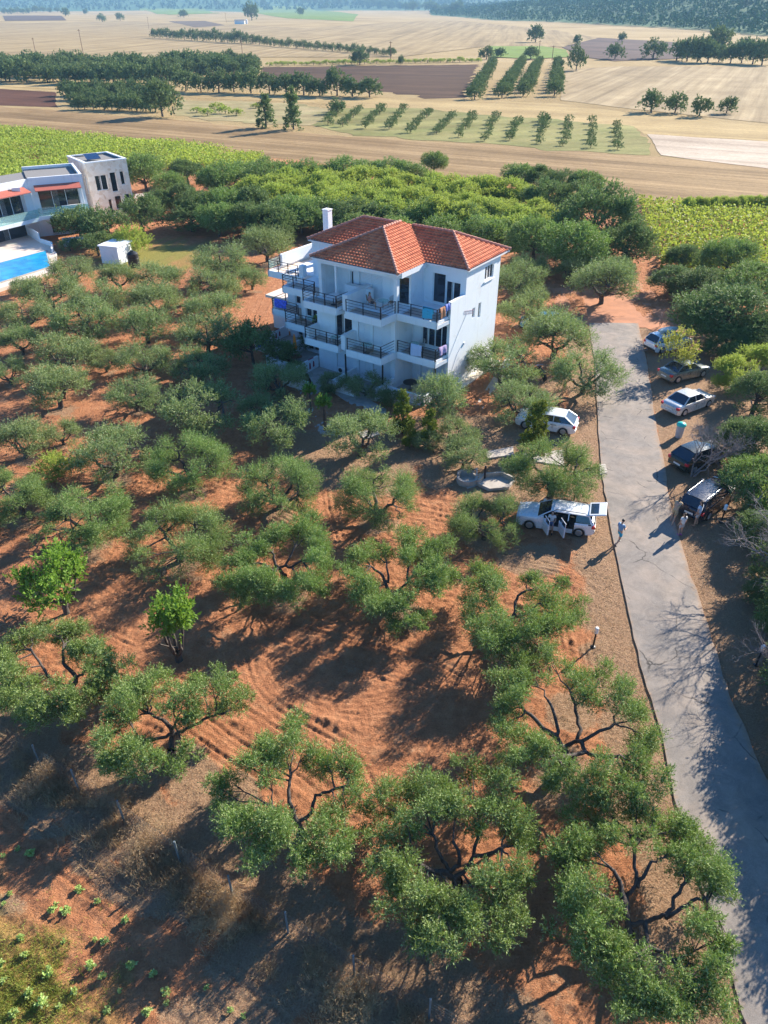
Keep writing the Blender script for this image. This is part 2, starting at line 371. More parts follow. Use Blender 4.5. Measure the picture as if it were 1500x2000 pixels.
def smooth_pl(pts, n=6):
    out = []; pts = [np.array(p) for p in pts]
    for i in range(len(pts) - 1):
        p0 = pts[max(i - 1, 0)]; p1 = pts[i]; p2 = pts[i + 1]; p3 = pts[min(i + 2, len(pts) - 1)]
        for k in range(n):
            t = k / n
            out.append(tuple(.5 * ((2 * p1) + (-p0 + p2) * t + (2 * p0 - 5 * p1 + 4 * p2 - p3) * t * t + (-p0 + 3 * p1 - 3 * p2 + p3) * t ** 3)))
    out.append(tuple(pts[-1])); return out
TRACKS = [([(478, 1265), (492, 1330), (540, 1385), (620, 1430), (700, 1480), (735, 1560), (728, 1640), (715, 1720)], .42, .11),
 ([(520, 1300), (560, 1350), (640, 1385), (720, 1398), (810, 1388), (860, 1360), (900, 1320)], .36, .10),
 ([(560, 1300), (620, 1350), (700, 1365), (770, 1350), (815, 1315)], .25, .07), ([(540, 1330), (610, 1372), (690, 1384), (780, 1372)], .22, .07),
 ([(390, 1390), (470, 1450), (560, 1500), (640, 1560)], .45, .12), ([(430, 1350), (520, 1410), (600, 1460), (690, 1530)], .40, .12), ([(370, 1430), (440, 1480), (520, 1530)], .3, .1),
 ([(500, 1195), (580, 1222), (700, 1252), (830, 1290), (900, 1320)], .32, .12), ([(520, 1240), (640, 1285), (760, 1322), (850, 1345)], .28, .09),
 ([(940, 1075), (1020, 1088), (1120, 1112)], .2, .09), ([(930, 1095), (1010, 1108), (1110, 1132)], .2, .09), ([(930, 1060), (1000, 1068), (1080, 1085)], .18, .08),
 ([(1120, 1150), (1090, 1200), (1100, 1280)], .3, .08), ([(1150, 1190), (1140, 1250), (1150, 1300)], .3, .07),
 ([(560, 1000), (680, 1050), (820, 1085), (930, 1100)], .3, .1), ([(640, 920), (640, 980), (660, 1060)], .3, .09), ([(530, 1010), (640, 1065), (760, 1100)], .3, .1),
 ([(700, 1450), (800, 1440), (900, 1400), (960, 1350)], .5, .06), ([(690, 1480), (800, 1500), (900, 1470), (960, 1430)], .5, .06),
 ([(235, 1290), (330, 1330), (430, 1370)], .4, .08), ([(210, 1240), (330, 1290), (470, 1330)], .35, .07), ([(0, 1060), (120, 1110), (250, 1180)], .4, .08),
 ([(0, 1560), (120, 1650), (260, 1760), (420, 1880), (560, 1990)], .55, .12), ([(0, 1610), (110, 1700), (240, 1810), (380, 1920), (470, 2010)], .55, .10),
 ([(1010, 1150), (900, 1180), (870, 1230)], .3, .06)]
TR = []
for pl, w_, d_ in TRACKS:
    g_ = np.array(smooth_pl([P(*q) for q in pl])); tn = np.gradient(g_, axis=0); tn /= np.hypot(tn[:, 0], tn[:, 1])[:, None] + 1e-9; nr = np.stack([-tn[:, 1], tn[:, 0]], 1)
    for off_, k_ in ((0, 1), (.34, .55), (-.30, .4)): TR.append(([tuple(p_) for p_ in g_ + nr * off_], w_ * .38, d_ * .75 * k_))
BO = np.array([5.07, 54.48]); BA = math.radians(-34.6)
BU = np.array([math.cos(BA), math.sin(BA)]); BV = np.array([-math.sin(BA), math.cos(BA)])
def near_field_line(x, y):   # >0 beyond the orchard, in the stubble
    a = np.array(P(0, 262)); b = np.array(P(1500, 392)); n = np.array([-(b - a)[1], (b - a)[0]]); n /= np.hypot(*n)
    return (x - a[0]) * n[0] + (y - a[1]) * n[1]
TREEPOS = []   # (x, y, radius) filled before the ground is built
def grass_mask(x, y):
    g = np.zeros(x.shape)
    d, s = pl_dist(x, y, RL); near = (y < 72)
    left = s < 0
    g = np.maximum(g, np.where(left & near, .95 * (1 - sstep(1.2, 3.6, d + 1.2 * (vn(x, y, 1.1, 4) - .5))), 0))
    d2, s2 = pl_dist(x, y, RR); g = np.maximum(g, np.where((s2 > 0) & near, .85, 0))
    d3, s3 = pl_dist(x, y, FG); g = np.maximum(g, .95 * (1 - sstep(1.2, 2.6, d3 + 1.5 * (vn(x, y, 1.3, 5) - .5))))
    for tx, ty, tr in TREEPOS:
        m = (np.abs(x - tx) < 5) & (np.abs(y - ty) < 5)
        if m.any():
            dd = np.hypot(x[m] - tx, y[m] - ty); g[m] = np.maximum(g[m], .62 * (1 - sstep(.3 * tr, .85 * tr, dd + 1.0 * (vn(x[m], y[m], .8, 6) - .5))))
    a_ = np.array(FG[1]); b_ = np.array(FG[-2]); n_ = np.array([-(b_ - a_)[1], (b_ - a_)[0]]); n_ /= np.hypot(*n_); below = ((x - a_[0]) * n_[0] + (y - a_[1]) * n_[1]) < -1.5
    g = np.maximum(g, np.where(below, .75 * sstep(.5, .75, vn(x, y, 1.6, 31)), 0)); g = np.maximum(g, np.where(~below & near, .4 * sstep(.68, .9, vn(x, y, 2.3, 32)), 0))
    # dry yard before the building and by the wagon, litter strip lower left
    for (px, py, r) in [(700, 890, 6), (880, 850, 5), (960, 950, 4), (1010, 880, 6), (1120, 860, 4), (430, 1560, 1.9), (380, 1520, 1.6), (1110, 1400, 1.6), (880, 920, 3.0), (1040, 1090, 2.2), (620, 880, 5), (1040, 760, 4)]:
        cx, cy = P(px, py); dd = np.hypot(x - cx, y - cy); g = np.maximum(g, .85 * (1 - sstep(.5 * r, 1.15 * r, dd + .5 * r * (vn(x, y, 1.7, 7) - .5))))
    return g
def green_mask(x, y):
    g = np.zeros(x.shape)
    for (px, py, r, a) in [(20, 1960, 3.0, .42), (-50, 1880, 3.0, .45), (300, 500, 9, .8), (160, 2010, 2.0, .3)]:
        cx, cy = P(px, py); dd = np.hypot(x - cx, y - cy); g = np.maximum(g, a * (1 - sstep(.4 * r, r, dd + r * .8 * (vn(x, y, .9, 8) - .5))))
    return g
def relief(x, y, gm=None):
    x = np.asarray(x, float); y = np.asarray(y, float); z = HT(x, y)
    near = (1 - sstep(60, 95, y))
    if gm is None: gm = np.zeros(x.shape)
    dr, sr = pl_dist(x, y, RL); d2, s2 = pl_dist(x, y, RR)
    onroad = np.clip(1 - np.minimum(np.where(sr > 0, 0, dr), 9) / .8, 0, 1) * np.clip(1 - np.minimum(np.where(s2 < 0, 0, d2), 9) / .8, 0, 1)
    r = .10 * (vn(x, y, 3.1, 1) - .5) + .05 * (vn(x, y, .9, 2) - .5)
    clod = (np.abs(vn(x, y, .30, 3) - .5) * .07 + .05 * np.maximum(vn(x, y, .16, 9) - .55, 0) * 2) * (1 - .7 * gm)
    # ploughed lines parallel to the fence, lower left
    a = np.array(FG[1]); b = np.array(FG[-2]); n = np.array([-(b - a)[1], (b - a)[0]]); n /= np.hypot(*n)
    s = (x - a[0]) * n[0] + (y - a[1]) * n[1]
    fur = .035 * np.sin(s * 2 * PI / .75 + 1.5 * vn(x, y, 2.5, 5)) * sstep(2.2, 3.2, -s)
    # tilled rows between the olives
    q = (x * .35 + y * .94); fur2 = .010 * np.sin(q * 2 * PI / .55 + 4 * vn(x, y, 4, 6)) * sstep(1.5, 3, s) * (1 - gm)
    clod = clod * 1.5 + (1 - .6 * gm) * .05 * np.maximum(vn(x, y, .45, 14) - .5, 0) * 2
    lump = .03 * np.maximum(vn(x, y, .21, 21) * vn(x, y, .9, 22) - .28, 0) / .4 * (1 - .7 * gm)
    r = r + lump + clod + fur * .8 + fur2 * 2 * vn(x, y, 1.5, 13)
    for pl, w_, dp in TR:
        p = np.array(pl); m = (x > p[:, 0].min() - 1.5) & (x < p[:, 0].max() + 1.5) & (y > p[:, 1].min() - 1.5) & (y < p[:, 1].max() + 1.5)
        if not m.any(): continue
        d, s_ = pl_dist(x[m], y[m], pl)
        d = d + .05 * (vn(x[m], y[m], .35, 8) - .5)
        dp = dp * .8; prof = -dp * np.exp(-(d / (w_ * .6)) ** 2) + .45 * dp * np.exp(-((d - w_ * .85) / (w_ * .3)) ** 2)
        prof *= .95 * (.6 + .6 * vn(x[m], y[m], 2.6, 11))
        tread = .009 * np.sign(np.sin((x[m] * .8 + y[m] * .6) * 2 * PI / .34)) * np.exp(-(d / (w_ * .55)) ** 4) * (vn(x[m], y[m], 1.3, 23) > .35)
        r[m] = np.maximum(r[m] * np.where(d < w_ * 1.2, .45, 1) + prof + tread, -.10)
    r = r * near * (1 - onroad) - .03 * onroad * near
    # level under the building
    du = (x - BO[0]) * BU[0] + (y - BO[1]) * BU[1]; dv = (x - BO[0]) * BV[0] + (y - BO[1]) * BV[1]
    inb = (du > -24) & (du < 1) & (dv > -6) & (dv < 9); r = np.where(inb, np.minimum(r, .0) * .3, r)
    return z + r
def gz(x, y): 
    xa = np.array([float(x)]); ya = np.array([float(y)]); return float(relief(xa, ya)[0])
def axis(lo, hi, f0, f1, step, grow, cap):
    a = list(np.arange(f0, f1, step)); s = step; v_ = f1
    while v_ < hi: a.append(v_); s = min(s * grow, cap); v_ += s
    s = step; v_ = f0 - step; pre = []
    while v_ > lo: pre.append(v_); s = min(s * grow, cap); v_ -= s
    return np.array(sorted(pre) + a)
def build_ground():
    X = axis(-7000, 7000, -19, 19, .075, 1.06, 160); Y = axis(-60, 7500, 8.5, 42, .075, 1.035, 110)
    xx, yy = np.meshgrid(X, Y); x = xx.ravel(); y = yy.ravel()
    gm = np.zeros(x.shape); m = y < 130; gm[m] = grass_mask(x[m], y[m])
    z = HT(x, y); z[m] = relief(x[m], y[m], gm[m])
    nx, ny = len(X), len(Y); i = np.arange(ny - 1)[:, None] * nx + np.arange(nx - 1)[None, :]; i = i.ravel()
    F = np.stack([i, i + 1, i + nx + 1, i + nx], 1)
    fl = near_field_line(x, y); field = sstep(-2, 2, fl + 2 * (vn(x, y, 5, 2) - .5))
    az = x / np.maximum(y, 1); wd = ((np.interp(az, _AZ, _HA) > .5) & (y > 300)) * sstep(-5, 25, y - np.interp(az, _AZ, _YB)); wd = np.maximum(wd, sstep(3000, 3300, y))
    me = quads_mesh('ground', np.stack([x, y, z], 1), F, True, {'woods': wd, 'grass': gm, 'field': field, 'green': green_mask(x, y)})
    o = link('ground', me, M['ground']); setp(o, 'red orange orchard soil with tractor tracks, straw verges and stubble beyond', kind='structure')
    print('ground verts', len(x))
def patch(name, mat, px, off, label, flat=False, jag=.0, step=2.0):
    """a field: outline given where it lies on the far relief, laid as a sheet following that relief"""
    pts = [PT(*q) for q in px]
    cx = [p[0] for p in pts]; cy = [p[1] for p in pts]
    P2 = []
    for (ax, ay), (bx_, by_) in zip(pts, pts[1:] + pts[:1]):
        L = math.hypot(bx_ - ax, by_ - ay); n = max(1, int(L / step))
        for k in range(n):
            t = k / n; x = ax + (bx_ - ax) * t; y = ay + (by_ - ay) * t
            j = (jag * 1.3 + .25) * ((float(vn(x, y, 7.0, 3)) - .5) * 2 + (float(vn(x, y, 2.2, 4)) - .5) * 1.4)
            P2.append((x + j, y + j))
    bm = bmesh.new(); vs_ = [bm.verts.new((p[0], p[1], 0)) for p in P2]
    f = bm.faces.new(vs_)
    if f.normal.z < 0: f.normal_flip()
    bm.normal_update()
    if bm.faces[:][0].normal.z < 0: bmesh.ops.reverse_faces(bm, faces=bm.faces[:])
    if max(cy) > 450:
        xs = np.arange(min(cx), max(cx), max(25, (max(cx) - min(cx)) / 40)); ys = np.arange(min(cy), max(cy), max(25, (max(cy) - min(cy)) / 40))
        for v_ in xs[1:]: bmesh.ops.bisect_plane(bm, geom=bm.verts[:] + bm.edges[:] + bm.faces[:], plane_co=(v_, 0, 0), plane_no=(1, 0, 0))
        for v_ in ys[1:]: bmesh.ops.bisect_plane(bm, geom=bm.verts[:] + bm.edges[:] + bm.faces[:], plane_co=(0, v_, 0), plane_no=(0, 1, 0))
    bmesh.ops.triangulate(bm, faces=bm.faces[:])
    for v_ in bm.verts: v_.co.z = float(HT(v_.co.x, v_.co.y)) + off
    me = bpy.data.meshes.new(name); bm.to_mesh(me); bm.free()
    o = link(name, me, mat); return setp(o, label, kind='structure')
def direction(a, b): 
    p = PT(*a); q = PT(*b); return math.atan2(q[1] - p[1], q[0] - p[0])
def build_fields():
    d1 = direction((0, 230), (1500, 350))
    patch('stubble_field', stripe_mat('stubble', ((.19, .125, .06), (.41, .285, .15)), d1, 1.6, .75), [(-300, 195), (0, 208), (330, 233), (640, 264), (950, 283), (1270, 306), (1900, 350), (1900, 430), (1500, 392), (1230, 392), (880, 343), (520, 308), (0, 257), (-300, 235)], .02, 'brown striped stubble field across the plain behind the wood', jag=.5)
    patch('dirt_track', stripe_mat('pale_straw', ((.33, .24, .11), (.45, .335, .165)), d1, 2.5, .4), [(-300, 150), (0, 158), (350, 179), (740, 189), (1090, 203), (1240, 222), (1500, 247), (1900, 290), (1900, 340), (1500, 277), (1262, 262), (1240, 247), (740, 213), (560, 198), (350, 190), (0, 174), (-300, 165)], .03, 'pale straw strip between the dark olive grove and the young plantation', jag=.6)
    dk = stripe_mat('ploughed', ((.05, .027, .015), (.12, .066, .038)), direction((520, 150), (900, 160)), 2.2, .6)
    patch('ploughed_field', dk, [(520, 131), (936, 126), (905, 192), (850, 193), (700, 172), (505, 152)], .04, 'dark ploughed field left of the four olive rows', jag=1.5)
    patch('ploughed_field', stripe_mat('ploughed_red', ((.07, .03, .018), (.14, .065, .04)), d1, 2.0, .5), [(-200, 168), (0, 174), (108, 180), (112, 210), (0, 206), (-200, 198)], .04, 'dark red ploughed strip at the left edge beside the small grove')
    patch('ploughed_field', stripe_mat('ploughed_far', ((.075, .05, .045), (.16, .11, .09)), direction((1100, 95), (1350, 110)), 5, .5), [(1098, 93), (1130, 84), (1170, 74), (1340, 84), (1420, 92), (1410, 108), (1310, 116), (1200, 120), (1140, 112)], .22, 'dark grey ploughed hillside below the wooded ridge')
    patch('ploughed_field', stripe_mat('ploughed_far_left', ((.08, .055, .045), (.15, .1, .08)), 0.2, 5, .5), [(5, 31), (120, 31), (130, 40), (10, 41)], .3, 'thin dark ploughed strip far off at the upper left')
    patch('ploughed_field', stripe_mat('ploughed_far_mid', ((.12, .09, .07), (.2, .15, .11)), 0.2, 5, .5), [(330, 42), (400, 41), (440, 50), (380, 54)], .3, 'thin dark ploughed strip far off beside the small white farmhouse')
    gm_ = stripe_mat('grassy', ((.15, .17, .05), (.32, .28, .12)), .3, 3.0, .3, nsc=.06)
    patch('grass_field', gm_, [(602, 243), (640, 212), (780, 210), (1240, 247), (1258, 262), (1268, 303), (1100, 294), (900, 278), (700, 264)], .05, 'dry green grass under the young olive plantation', jag=.8)
    patch('grass_field', stripe_mat('scrub_ground', ((.20, .19, .08), (.45, .36, .2)), .3, 4.0, .2, nsc=.1), [(350, 196), (480, 198), (600, 206), (660, 214), (610, 246), (480, 240), (345, 228)], .06, 'rough scrub ground between the dark tree and the two spruces', jag=1)
    vg = stripe_mat('vineyard', ((.12, .20, .035), (.24, .30, .07)), .4, 4, .6)
    patch('green_field', vg, [(955, 91), (1060, 91), (1105, 98), (1112, 112), (1040, 116), (960, 112)], .3, 'light green field behind the four olive rows')
    patch('green_field', vg, [(500, 12), (600, 12), (700, 28), (690, 42), (560, 36), (470, 24)], .3, 'pale green field far off right of the small white farmhouse')
    patch('green_field', vg, [(270, 17), (400, 17), (430, 26), (330, 29)], .3, 'pale green field far off at the upper left')
    patch('tilled_field', stripe_mat('chalky', ((.38, .31, .24), (.56, .46, .36)), d1, 2.4, .7), [(1265, 262), (1380, 270), (1900, 300), (1900, 365), (1500, 330), (1290, 304)], .07, 'whitish tilled field at the right edge beyond the stubble')
    patch('tilled_field', stripe_mat('pale_ridged', ((.25, .185, .10), (.43, .335, .20)), direction((1240, 190), (1330, 138)), 3.2, .8), [(1100, 137), (1200, 130), (1500, 130), (1900, 140), (1900, 270), (1500, 241), (1240, 214), (1095, 196)], .08, 'pale ridged field sloping up behind the lone olives')
    patch('tilled_field', stripe_mat('straw_hill', ((.27, .195, .10), (.41, .31, .165)), direction((0, 110), (500, 60)), 5, .6), [(-200, 48), (250, 42), (600, 55), (880, 40), (1090, 60), (1170, 74), (1100, 92), (940, 92), (780, 112), (500, 112), (0, 112), (-200, 108)], .2, 'pale straw hillside across the upper left distance')
    patch('soil_track', simple('red_soil', (.42, .18, .09), .95, var=.2, scale=.6), [(1085, 560), (1235, 548), (1300, 600), (1320, 660), (1262, 640), (1150, 640), (1080, 600)], .02, 'orange dirt turning place at the far end of the road', jag=.4, step=2)
def build_road():
    b = B(); L = smooth_pl(RL, 5); R = smooth_pl(RR, 5); n = len(L); rs = random.Random(3)
    for i in range(n):
        l = Vector((*L[i], 0)); r = Vector((*R[i], 0)); d = (r - l).normalized()
        l = l + d * (rs.random() - .5) * .10; r = r + d * (rs.random() - .5) * .10
        for q, z in ((l - d * .03, -.15), (l, .05), (l.lerp(r, .05), .055), (l.lerp(r, .22), .07), (l.lerp(r, .5), .09), (l.lerp(r, .78), .065), (l.lerp(r, .93), .05), (r, .045), (r + d * .05, -.15)): b.v.append((q.x, q.y, z))
    for i in range(n - 1):
        for j in range(8): a = i * 9 + j; b.f.append((a, a + 1, a + 10, a + 9))
    b.f.append(tuple(range(9))[::-1])
    o = b.build('road', M['asphalt']); at_ = o.data.attributes.new('edge', 'FLOAT', 'POINT'); at_.data.foreach_set('value', [(1, .62, .12, 0, 0, .02, .3, .8, 1)[k % 9] for k in range(len(b.v))]); setp(o, 'grey asphalt lane running down the right side to the dirt turning place', kind='structure')
# ------------------------------------------------------------------ trees
def tube_np(pts, rad, k=6):
    pts = np.asarray(pts, float); n = len(pts); d = np.gradient(pts, axis=0); d /= np.linalg.norm(d, axis=1)[:, None] + 1e-9
    up = np.cross(d[0], [0.3, .9, .1]); up /= np.linalg.norm(up) + 1e-9; V = []
    for i in range(n):
        up = up - d[i] * up.dot(d[i]); up /= np.linalg.norm(up) + 1e-9; q = np.cross(d[i], up)
        a = np.arange(k) * 2 * PI / k
        V.append(pts[i] + (np.cos(a)[:, None] * up + np.sin(a)[:, None] * q) * rad[i])
    V = np.concatenate(V); F = []
    for i in range(n - 1):
        a = i * k + np.arange(k); b = i * k + (np.arange(k) + 1) % k; F.append(np.stack([a, b, b + k, a + k], 1))
    return V, np.concatenate(F)
def join_np(parts):
    V = []; F = []; o = 0
    for v_, f_ in parts: V.append(v_); F.append(f_ + o); o += len(v_)
    return np.concatenate(V), np.concatenate(F)
def curve(p0, p1, bend, n=6, rng=None, jit=0):
    p0 = np.asarray(p0, float); p1 = np.asarray(p1, float); t = np.linspace(0, 1, n)[:, None]; c = (p0 + p1) / 2 + np.asarray(bend)
    p = (1 - t) ** 2 * p0 + 2 * t * (1 - t) * c + t * t * p1
    if rng is not None and jit: p[1:-1] += rng.normal(0, jit, (n - 2, 3))
    return p
def leaves(rng, cent, crad, n, L, Wd, up=.7, outw=.8, squash=.8, shoot=.5, tree_c=None, spl=12, tone=None):
    """leaf quads along many short shoots spread through each clump"""
    cent = np.asarray(cent); crad = np.asarray(crad); ns = max(1, n // spl)
    ci = rng.choice(len(cent), ns, p=crad ** 2 / (crad ** 2).sum())
    d = rng.normal(size=(ns, 3)); d /= np.linalg.norm(d, axis=1)[:, None]
    r = rng.rand(ns) ** .45
    off = d * r[:, None] * crad[ci][:, None]; off[:, 2] *= squash
    org = cent[ci] + off * .8
    sd = d * outw + rng.normal(0, .35, (ns, 3)); sd[:, 2] += up; sd /= np.linalg.norm(sd, axis=1)[:, None]
    t = np.tile(np.arange(spl) / spl, ns) + rng.rand(ns * spl) * .06
    rep = np.repeat(np.arange(ns), spl)
    sl_ = shoot * (.6 + .8 * rng.rand(ns))
    base = org[rep] + sd[rep] * (t * sl_[rep])[:, None] * crad[ci][rep][:, None]
    ld = sd[rep] * .75 + rng.normal(0, .6, (len(rep), 3)); ld /= np.linalg.norm(ld, axis=1)[:, None]
    sv = np.cross(ld, rng.normal(size=(len(rep), 3))); sv /= np.linalg.norm(sv, axis=1)[:, None] + 1e-9
    ll = L * (.7 + .6 * rng.rand(len(rep)))[:, None]; ww = Wd * (.7 + .6 * rng.rand(len(rep)))[:, None]
    V = np.stack([base, base + ld * ll * .5 + sv * ww * .5, base + ld * ll, base + ld * ll * .5 - sv * ww * .5], 1).reshape(-1, 3)
    F = np.arange(len(rep) * 4).reshape(-1, 4)
    tc = rng.rand(len(cent)) if tone is None else tone
    tint = np.clip(.30 + .35 * (tc[ci][rep] - .5) + .35 * (rng.rand(ns)[rep] - .5) + .25 * t + .15 * (rng.rand(len(rep)) - .5), 0, 1)
    return V, F, np.repeat(tint, 4)
def olive(seed, W, Hh, nleaf, L, Wd, nclump=20, ring=True, limbs=4, crad=.17, mat='olive', gap=0):
    """returns trunk mesh, crown mesh: open vase of limbs, foliage in clumps round an open middle"""
    rng = np.random.RandomState(seed); R = W / 2; parts = []
    fork = np.array([rng.normal(0, .1), rng.normal(0, .1), .22 * Hh])
    r0 = .037 * W
    parts.append(tube_np(curve((0, 0, -.25), fork, rng.normal(0, .06, 3), 6, rng, .02), [r0 * 1.5, r0 * 1.15, r0, r0 * .95, r0 * .95, r0 * 1.0], 9))
    az0 = rng.rand() * 2 * PI; C = []; CR = []
    la = [az0 + 2 * PI * i / limbs + rng.normal(0, .22) for i in range(limbs)]; ends = []
    for a in la:
        rr = R * rng.uniform(.42, .60); zz = Hh * rng.uniform(.55, .72)
        e = np.array([rr * math.cos(a), rr * math.sin(a), zz])
        pth = curve(fork, e, np.array([math.cos(a), math.sin(a), -.6]) * .10 * W, 9, rng, .035 * W / 3)
        parts.append(tube_np(pth, np.linspace(r0 * .72, r0 * .30, 9), 7)); ends.append(pth)
    for i in range(nclump):
        if ring:
            a = az0 + 2 * PI * (i * 1.618 + rng.rand() * .35); q = (.34, .55, .72, .86)[rng.choice(4, p=[.16, .26, .32, .26])] + rng.normal(0, .07)
            if q < .5 and rng.rand() < .75: q = .8
            if abs(((a - az0) % (2 * PI)) - 1.1) < .4 and q < .8: q = .92
        else: a = rng.rand() * 2 * PI; q = math.sqrt(rng.rand()) * .85
        zz = Hh * (.88 - .46 * q ** 2 + rng.normal(0, .09) - .16 * (rng.rand() < .3))
        c = np.array([R * q * math.cos(a), R * q * math.sin(a), max(zz, .25 * Hh)]); C.append(c); CR.append(W * crad * rng.choice([.6, .8, 1.0, 1.25, 1.5], p=[.2, .25, .25, .18, .12]) * (1 if q < .8 else .8))
    for c, cr in zip(C, CR):
        best = min(((np.linalg.norm(p[k] - c), li, k) for li, p in enumerate(ends) for k in range(3, 9)), key=lambda q: q[0])
        s = ends[best[1]][best[2]]
        pth = curve(s, c + (0, 0, cr * .2), (0, 0, -.10 * best[0]), 6, rng, .03 * W / 3)
        parts.append(tube_np(pth, np.linspace(r0 * .26, r0 * .06, 6), 5))
        for _ in range(3):
            e = c + rng.normal(0, .45, 3) * cr + (0, 0, cr * .3); parts.append(tube_np(curve(pth[3], e, (0, 0, 0), 4), np.linspace(r0 * .12, r0 * .03, 4), 4))
    V, F = join_np(parts); tm = quads_mesh('trunk', V, F, True)
    V, F, T = leaves(rng, C, CR, nleaf, L, Wd, squash=.95, shoot=.95, up=.8, outw=1.0)
    cm = quads_mesh('crown', V, F, False, {'tint': T})
    tm.materials.append(M['bark']); cm.materials.append(M[mat]); return tm, cm
def dense(seed, W, Hh, nleaf, L, Wd, nclump=45, crad=.16, mat='wood_dark', base=.12, squash=.8, shape='round', up=.5):
    rng = np.random.RandomState(seed); R = W / 2; C = []; CR = []
    for i in range(nclump):
        a = rng.rand() * 2 * PI; u_ = rng.rand()
        if shape == 'round': ph = math.acos(1 - 1.35 * u_); q = math.sin(ph) * rng.uniform(.72, .95); z = Hh * (.44 + .40 * math.cos(ph) * rng.uniform(.8, 1.1))
        elif shape == 'cone': z = Hh * (base + (1 - base) * .93 * u_); q = (1 - (z / Hh)) * .85 + .08; q *= rng.uniform(.6, 1.0)
        elif shape == 'column': z = Hh * (base + .85 * u_); q = .55 * rng.uniform(.2, 1)
        c = (R * q * math.cos(a), R * q * math.sin(a), max(z, Hh * base)); C.append(c); CR.append(W * crad * rng.uniform(.7, 1.25))
    C = np.array(C); CR = np.array(CR); r0 = .03 * W; parts = [tube_np(curve((0, 0, -.3), (rng.normal(0, .1), rng.normal(0, .1), Hh * .6), rng.normal(0, .1, 3), 6), np.linspace(r0 * 1.4, r0 * .4, 6), 7)]
    for c in C[::3]: parts.append(tube_np(curve((0, 0, min(c[2] * .55, Hh * .5)), c, (0, 0, -.05 * Hh), 4), np.linspace(r0 * .5, r0 * .1, 4), 4))
    V, F = join_np(parts); tm = quads_mesh('trunk', V, F, True)
    V, F, T = leaves(rng, C, CR, nleaf, L, Wd, squash=squash, up=up)
    cm = quads_mesh('crown', V, F, False, {'tint': T})
    tm.materials.append(M['bark']); cm.materials.append(M[mat]); return tm, cm
def far_tree(seed, W, Hh, nleaf, L, Wd, mat='olive_far', **kw):
    """one small mesh: trunk and crown together, for trees a few pixels wide"""
    tm, cm = dense(seed, W, Hh, nleaf, L, Wd, nclump=kw.pop('nclump', 16), crad=kw.pop('crad', .22), mat=mat, **kw)
    nv = len(tm.vertices); V1 = np.empty(nv * 3, 'f'); tm.vertices.foreach_get('co', V1); V2 = np.empty(len(cm.vertices) * 3, 'f'); cm.vertices.foreach_get('co', V2)
    F1 = np.array([p.vertices[:] for p in tm.polygons]); F2 = np.arange(len(cm.vertices)).reshape(-1, 4) + nv
    tt = np.empty(len(cm.vertices), 'f'); cm.attributes['tint'].data.foreach_get('value', tt)
    me = quads_mesh('tree', np.concatenate([V1, V2]).reshape(-1, 3), np.concatenate([F1, F2]), False, {'tint': np.concatenate([np.zeros(nv), tt])}, mi=np.concatenate([np.zeros(len(F1)), np.ones(len(F2))]))
    me.materials.append(M['bark']); me.materials.append(M[mat]); return me
def bare(seed, W, Hh, mat='deadwood', lean=(0, 0), twigs=1.0):
    rng = np.random.RandomState(seed); parts = []
    def grow(p, d, L, r, lvl):
        e = p + d * L; mid = rng.normal(0, .13 * L, 3); pth = curve(p, e, mid, 6, rng, .03 * L); parts.append(tube_np(pth, np.linspace(r, r * .55, 6), 6 if lvl < 2 else 4))
        if lvl >= 4: return
        for k in range(rng.randint(3, 5) if lvl < 3 else int(6 * twigs)):
            nd = d + rng.normal(0, .55, 3); nd[2] += .12 - (.25 if lvl > 2 else 0); nd /= np.linalg.norm(nd)
            s = pth[rng.randint(3, 6)]; grow(s, nd, L * rng.uniform(.55, .8), r * .5, lvl + 1)
    for k in range(3):
        a = rng.rand() * 2 * PI; d = np.array([.45 * math.cos(a) + lean[0], .45 * math.sin(a) + lean[1], 1.0]); d /= np.linalg.norm(d)
        grow(np.array([0, 0, -.2]), d, Hh * .38, .018 * Hh, 0)
    V, F = join_np(parts); s = W / (V[:, 0].max() - V[:, 0].min()); V[:, :2] *= s; V[:, 2] *= Hh / V[:, 2].max()
    me = quads_mesh('branches', V, F, True); me.materials.append(M[mat]); return me
def crown_place(px, py, wpx, hr=.72, cf=.55):
    """base point and true width of a tree whose crown is centred on this pixel and wpx wide"""
    W = 5.0
    for _ in range(6): hc = cf * hr * W; W = wpx * depth(px, py, hc) / FPX
    x, y = P(px, py, cf * hr * W); return x, y, W
_made = {}
def put_tree(kind, px, py, wpx, label, name='olive_tree', cat='tree', group=None, hr=.72, rz=None, cf=.55, tall=1.0, W=None, xy=None):
    if xy is None: x, y, W_ = crown_place(px, py, wpx, hr, cf); W = W or W_
    else: x, y = xy
    if name == 'olive_tree': W *= 1.0
    meshes, W0, H0 = kind; s = W / W0; sz = hr * W / H0 * tall
    o = thing(name, label, cat, (x, y, gz(x, y) - .03 if y < 95 else 0.0), rz if rz is not None else rnd.uniform(0, 6.28), group)
    o.scale = (s, s, sz)
    for nm, me in zip(('trunk', 'crown'), meshes): link(nm, me, None, o)
    return o
rnd = random.Random(11)
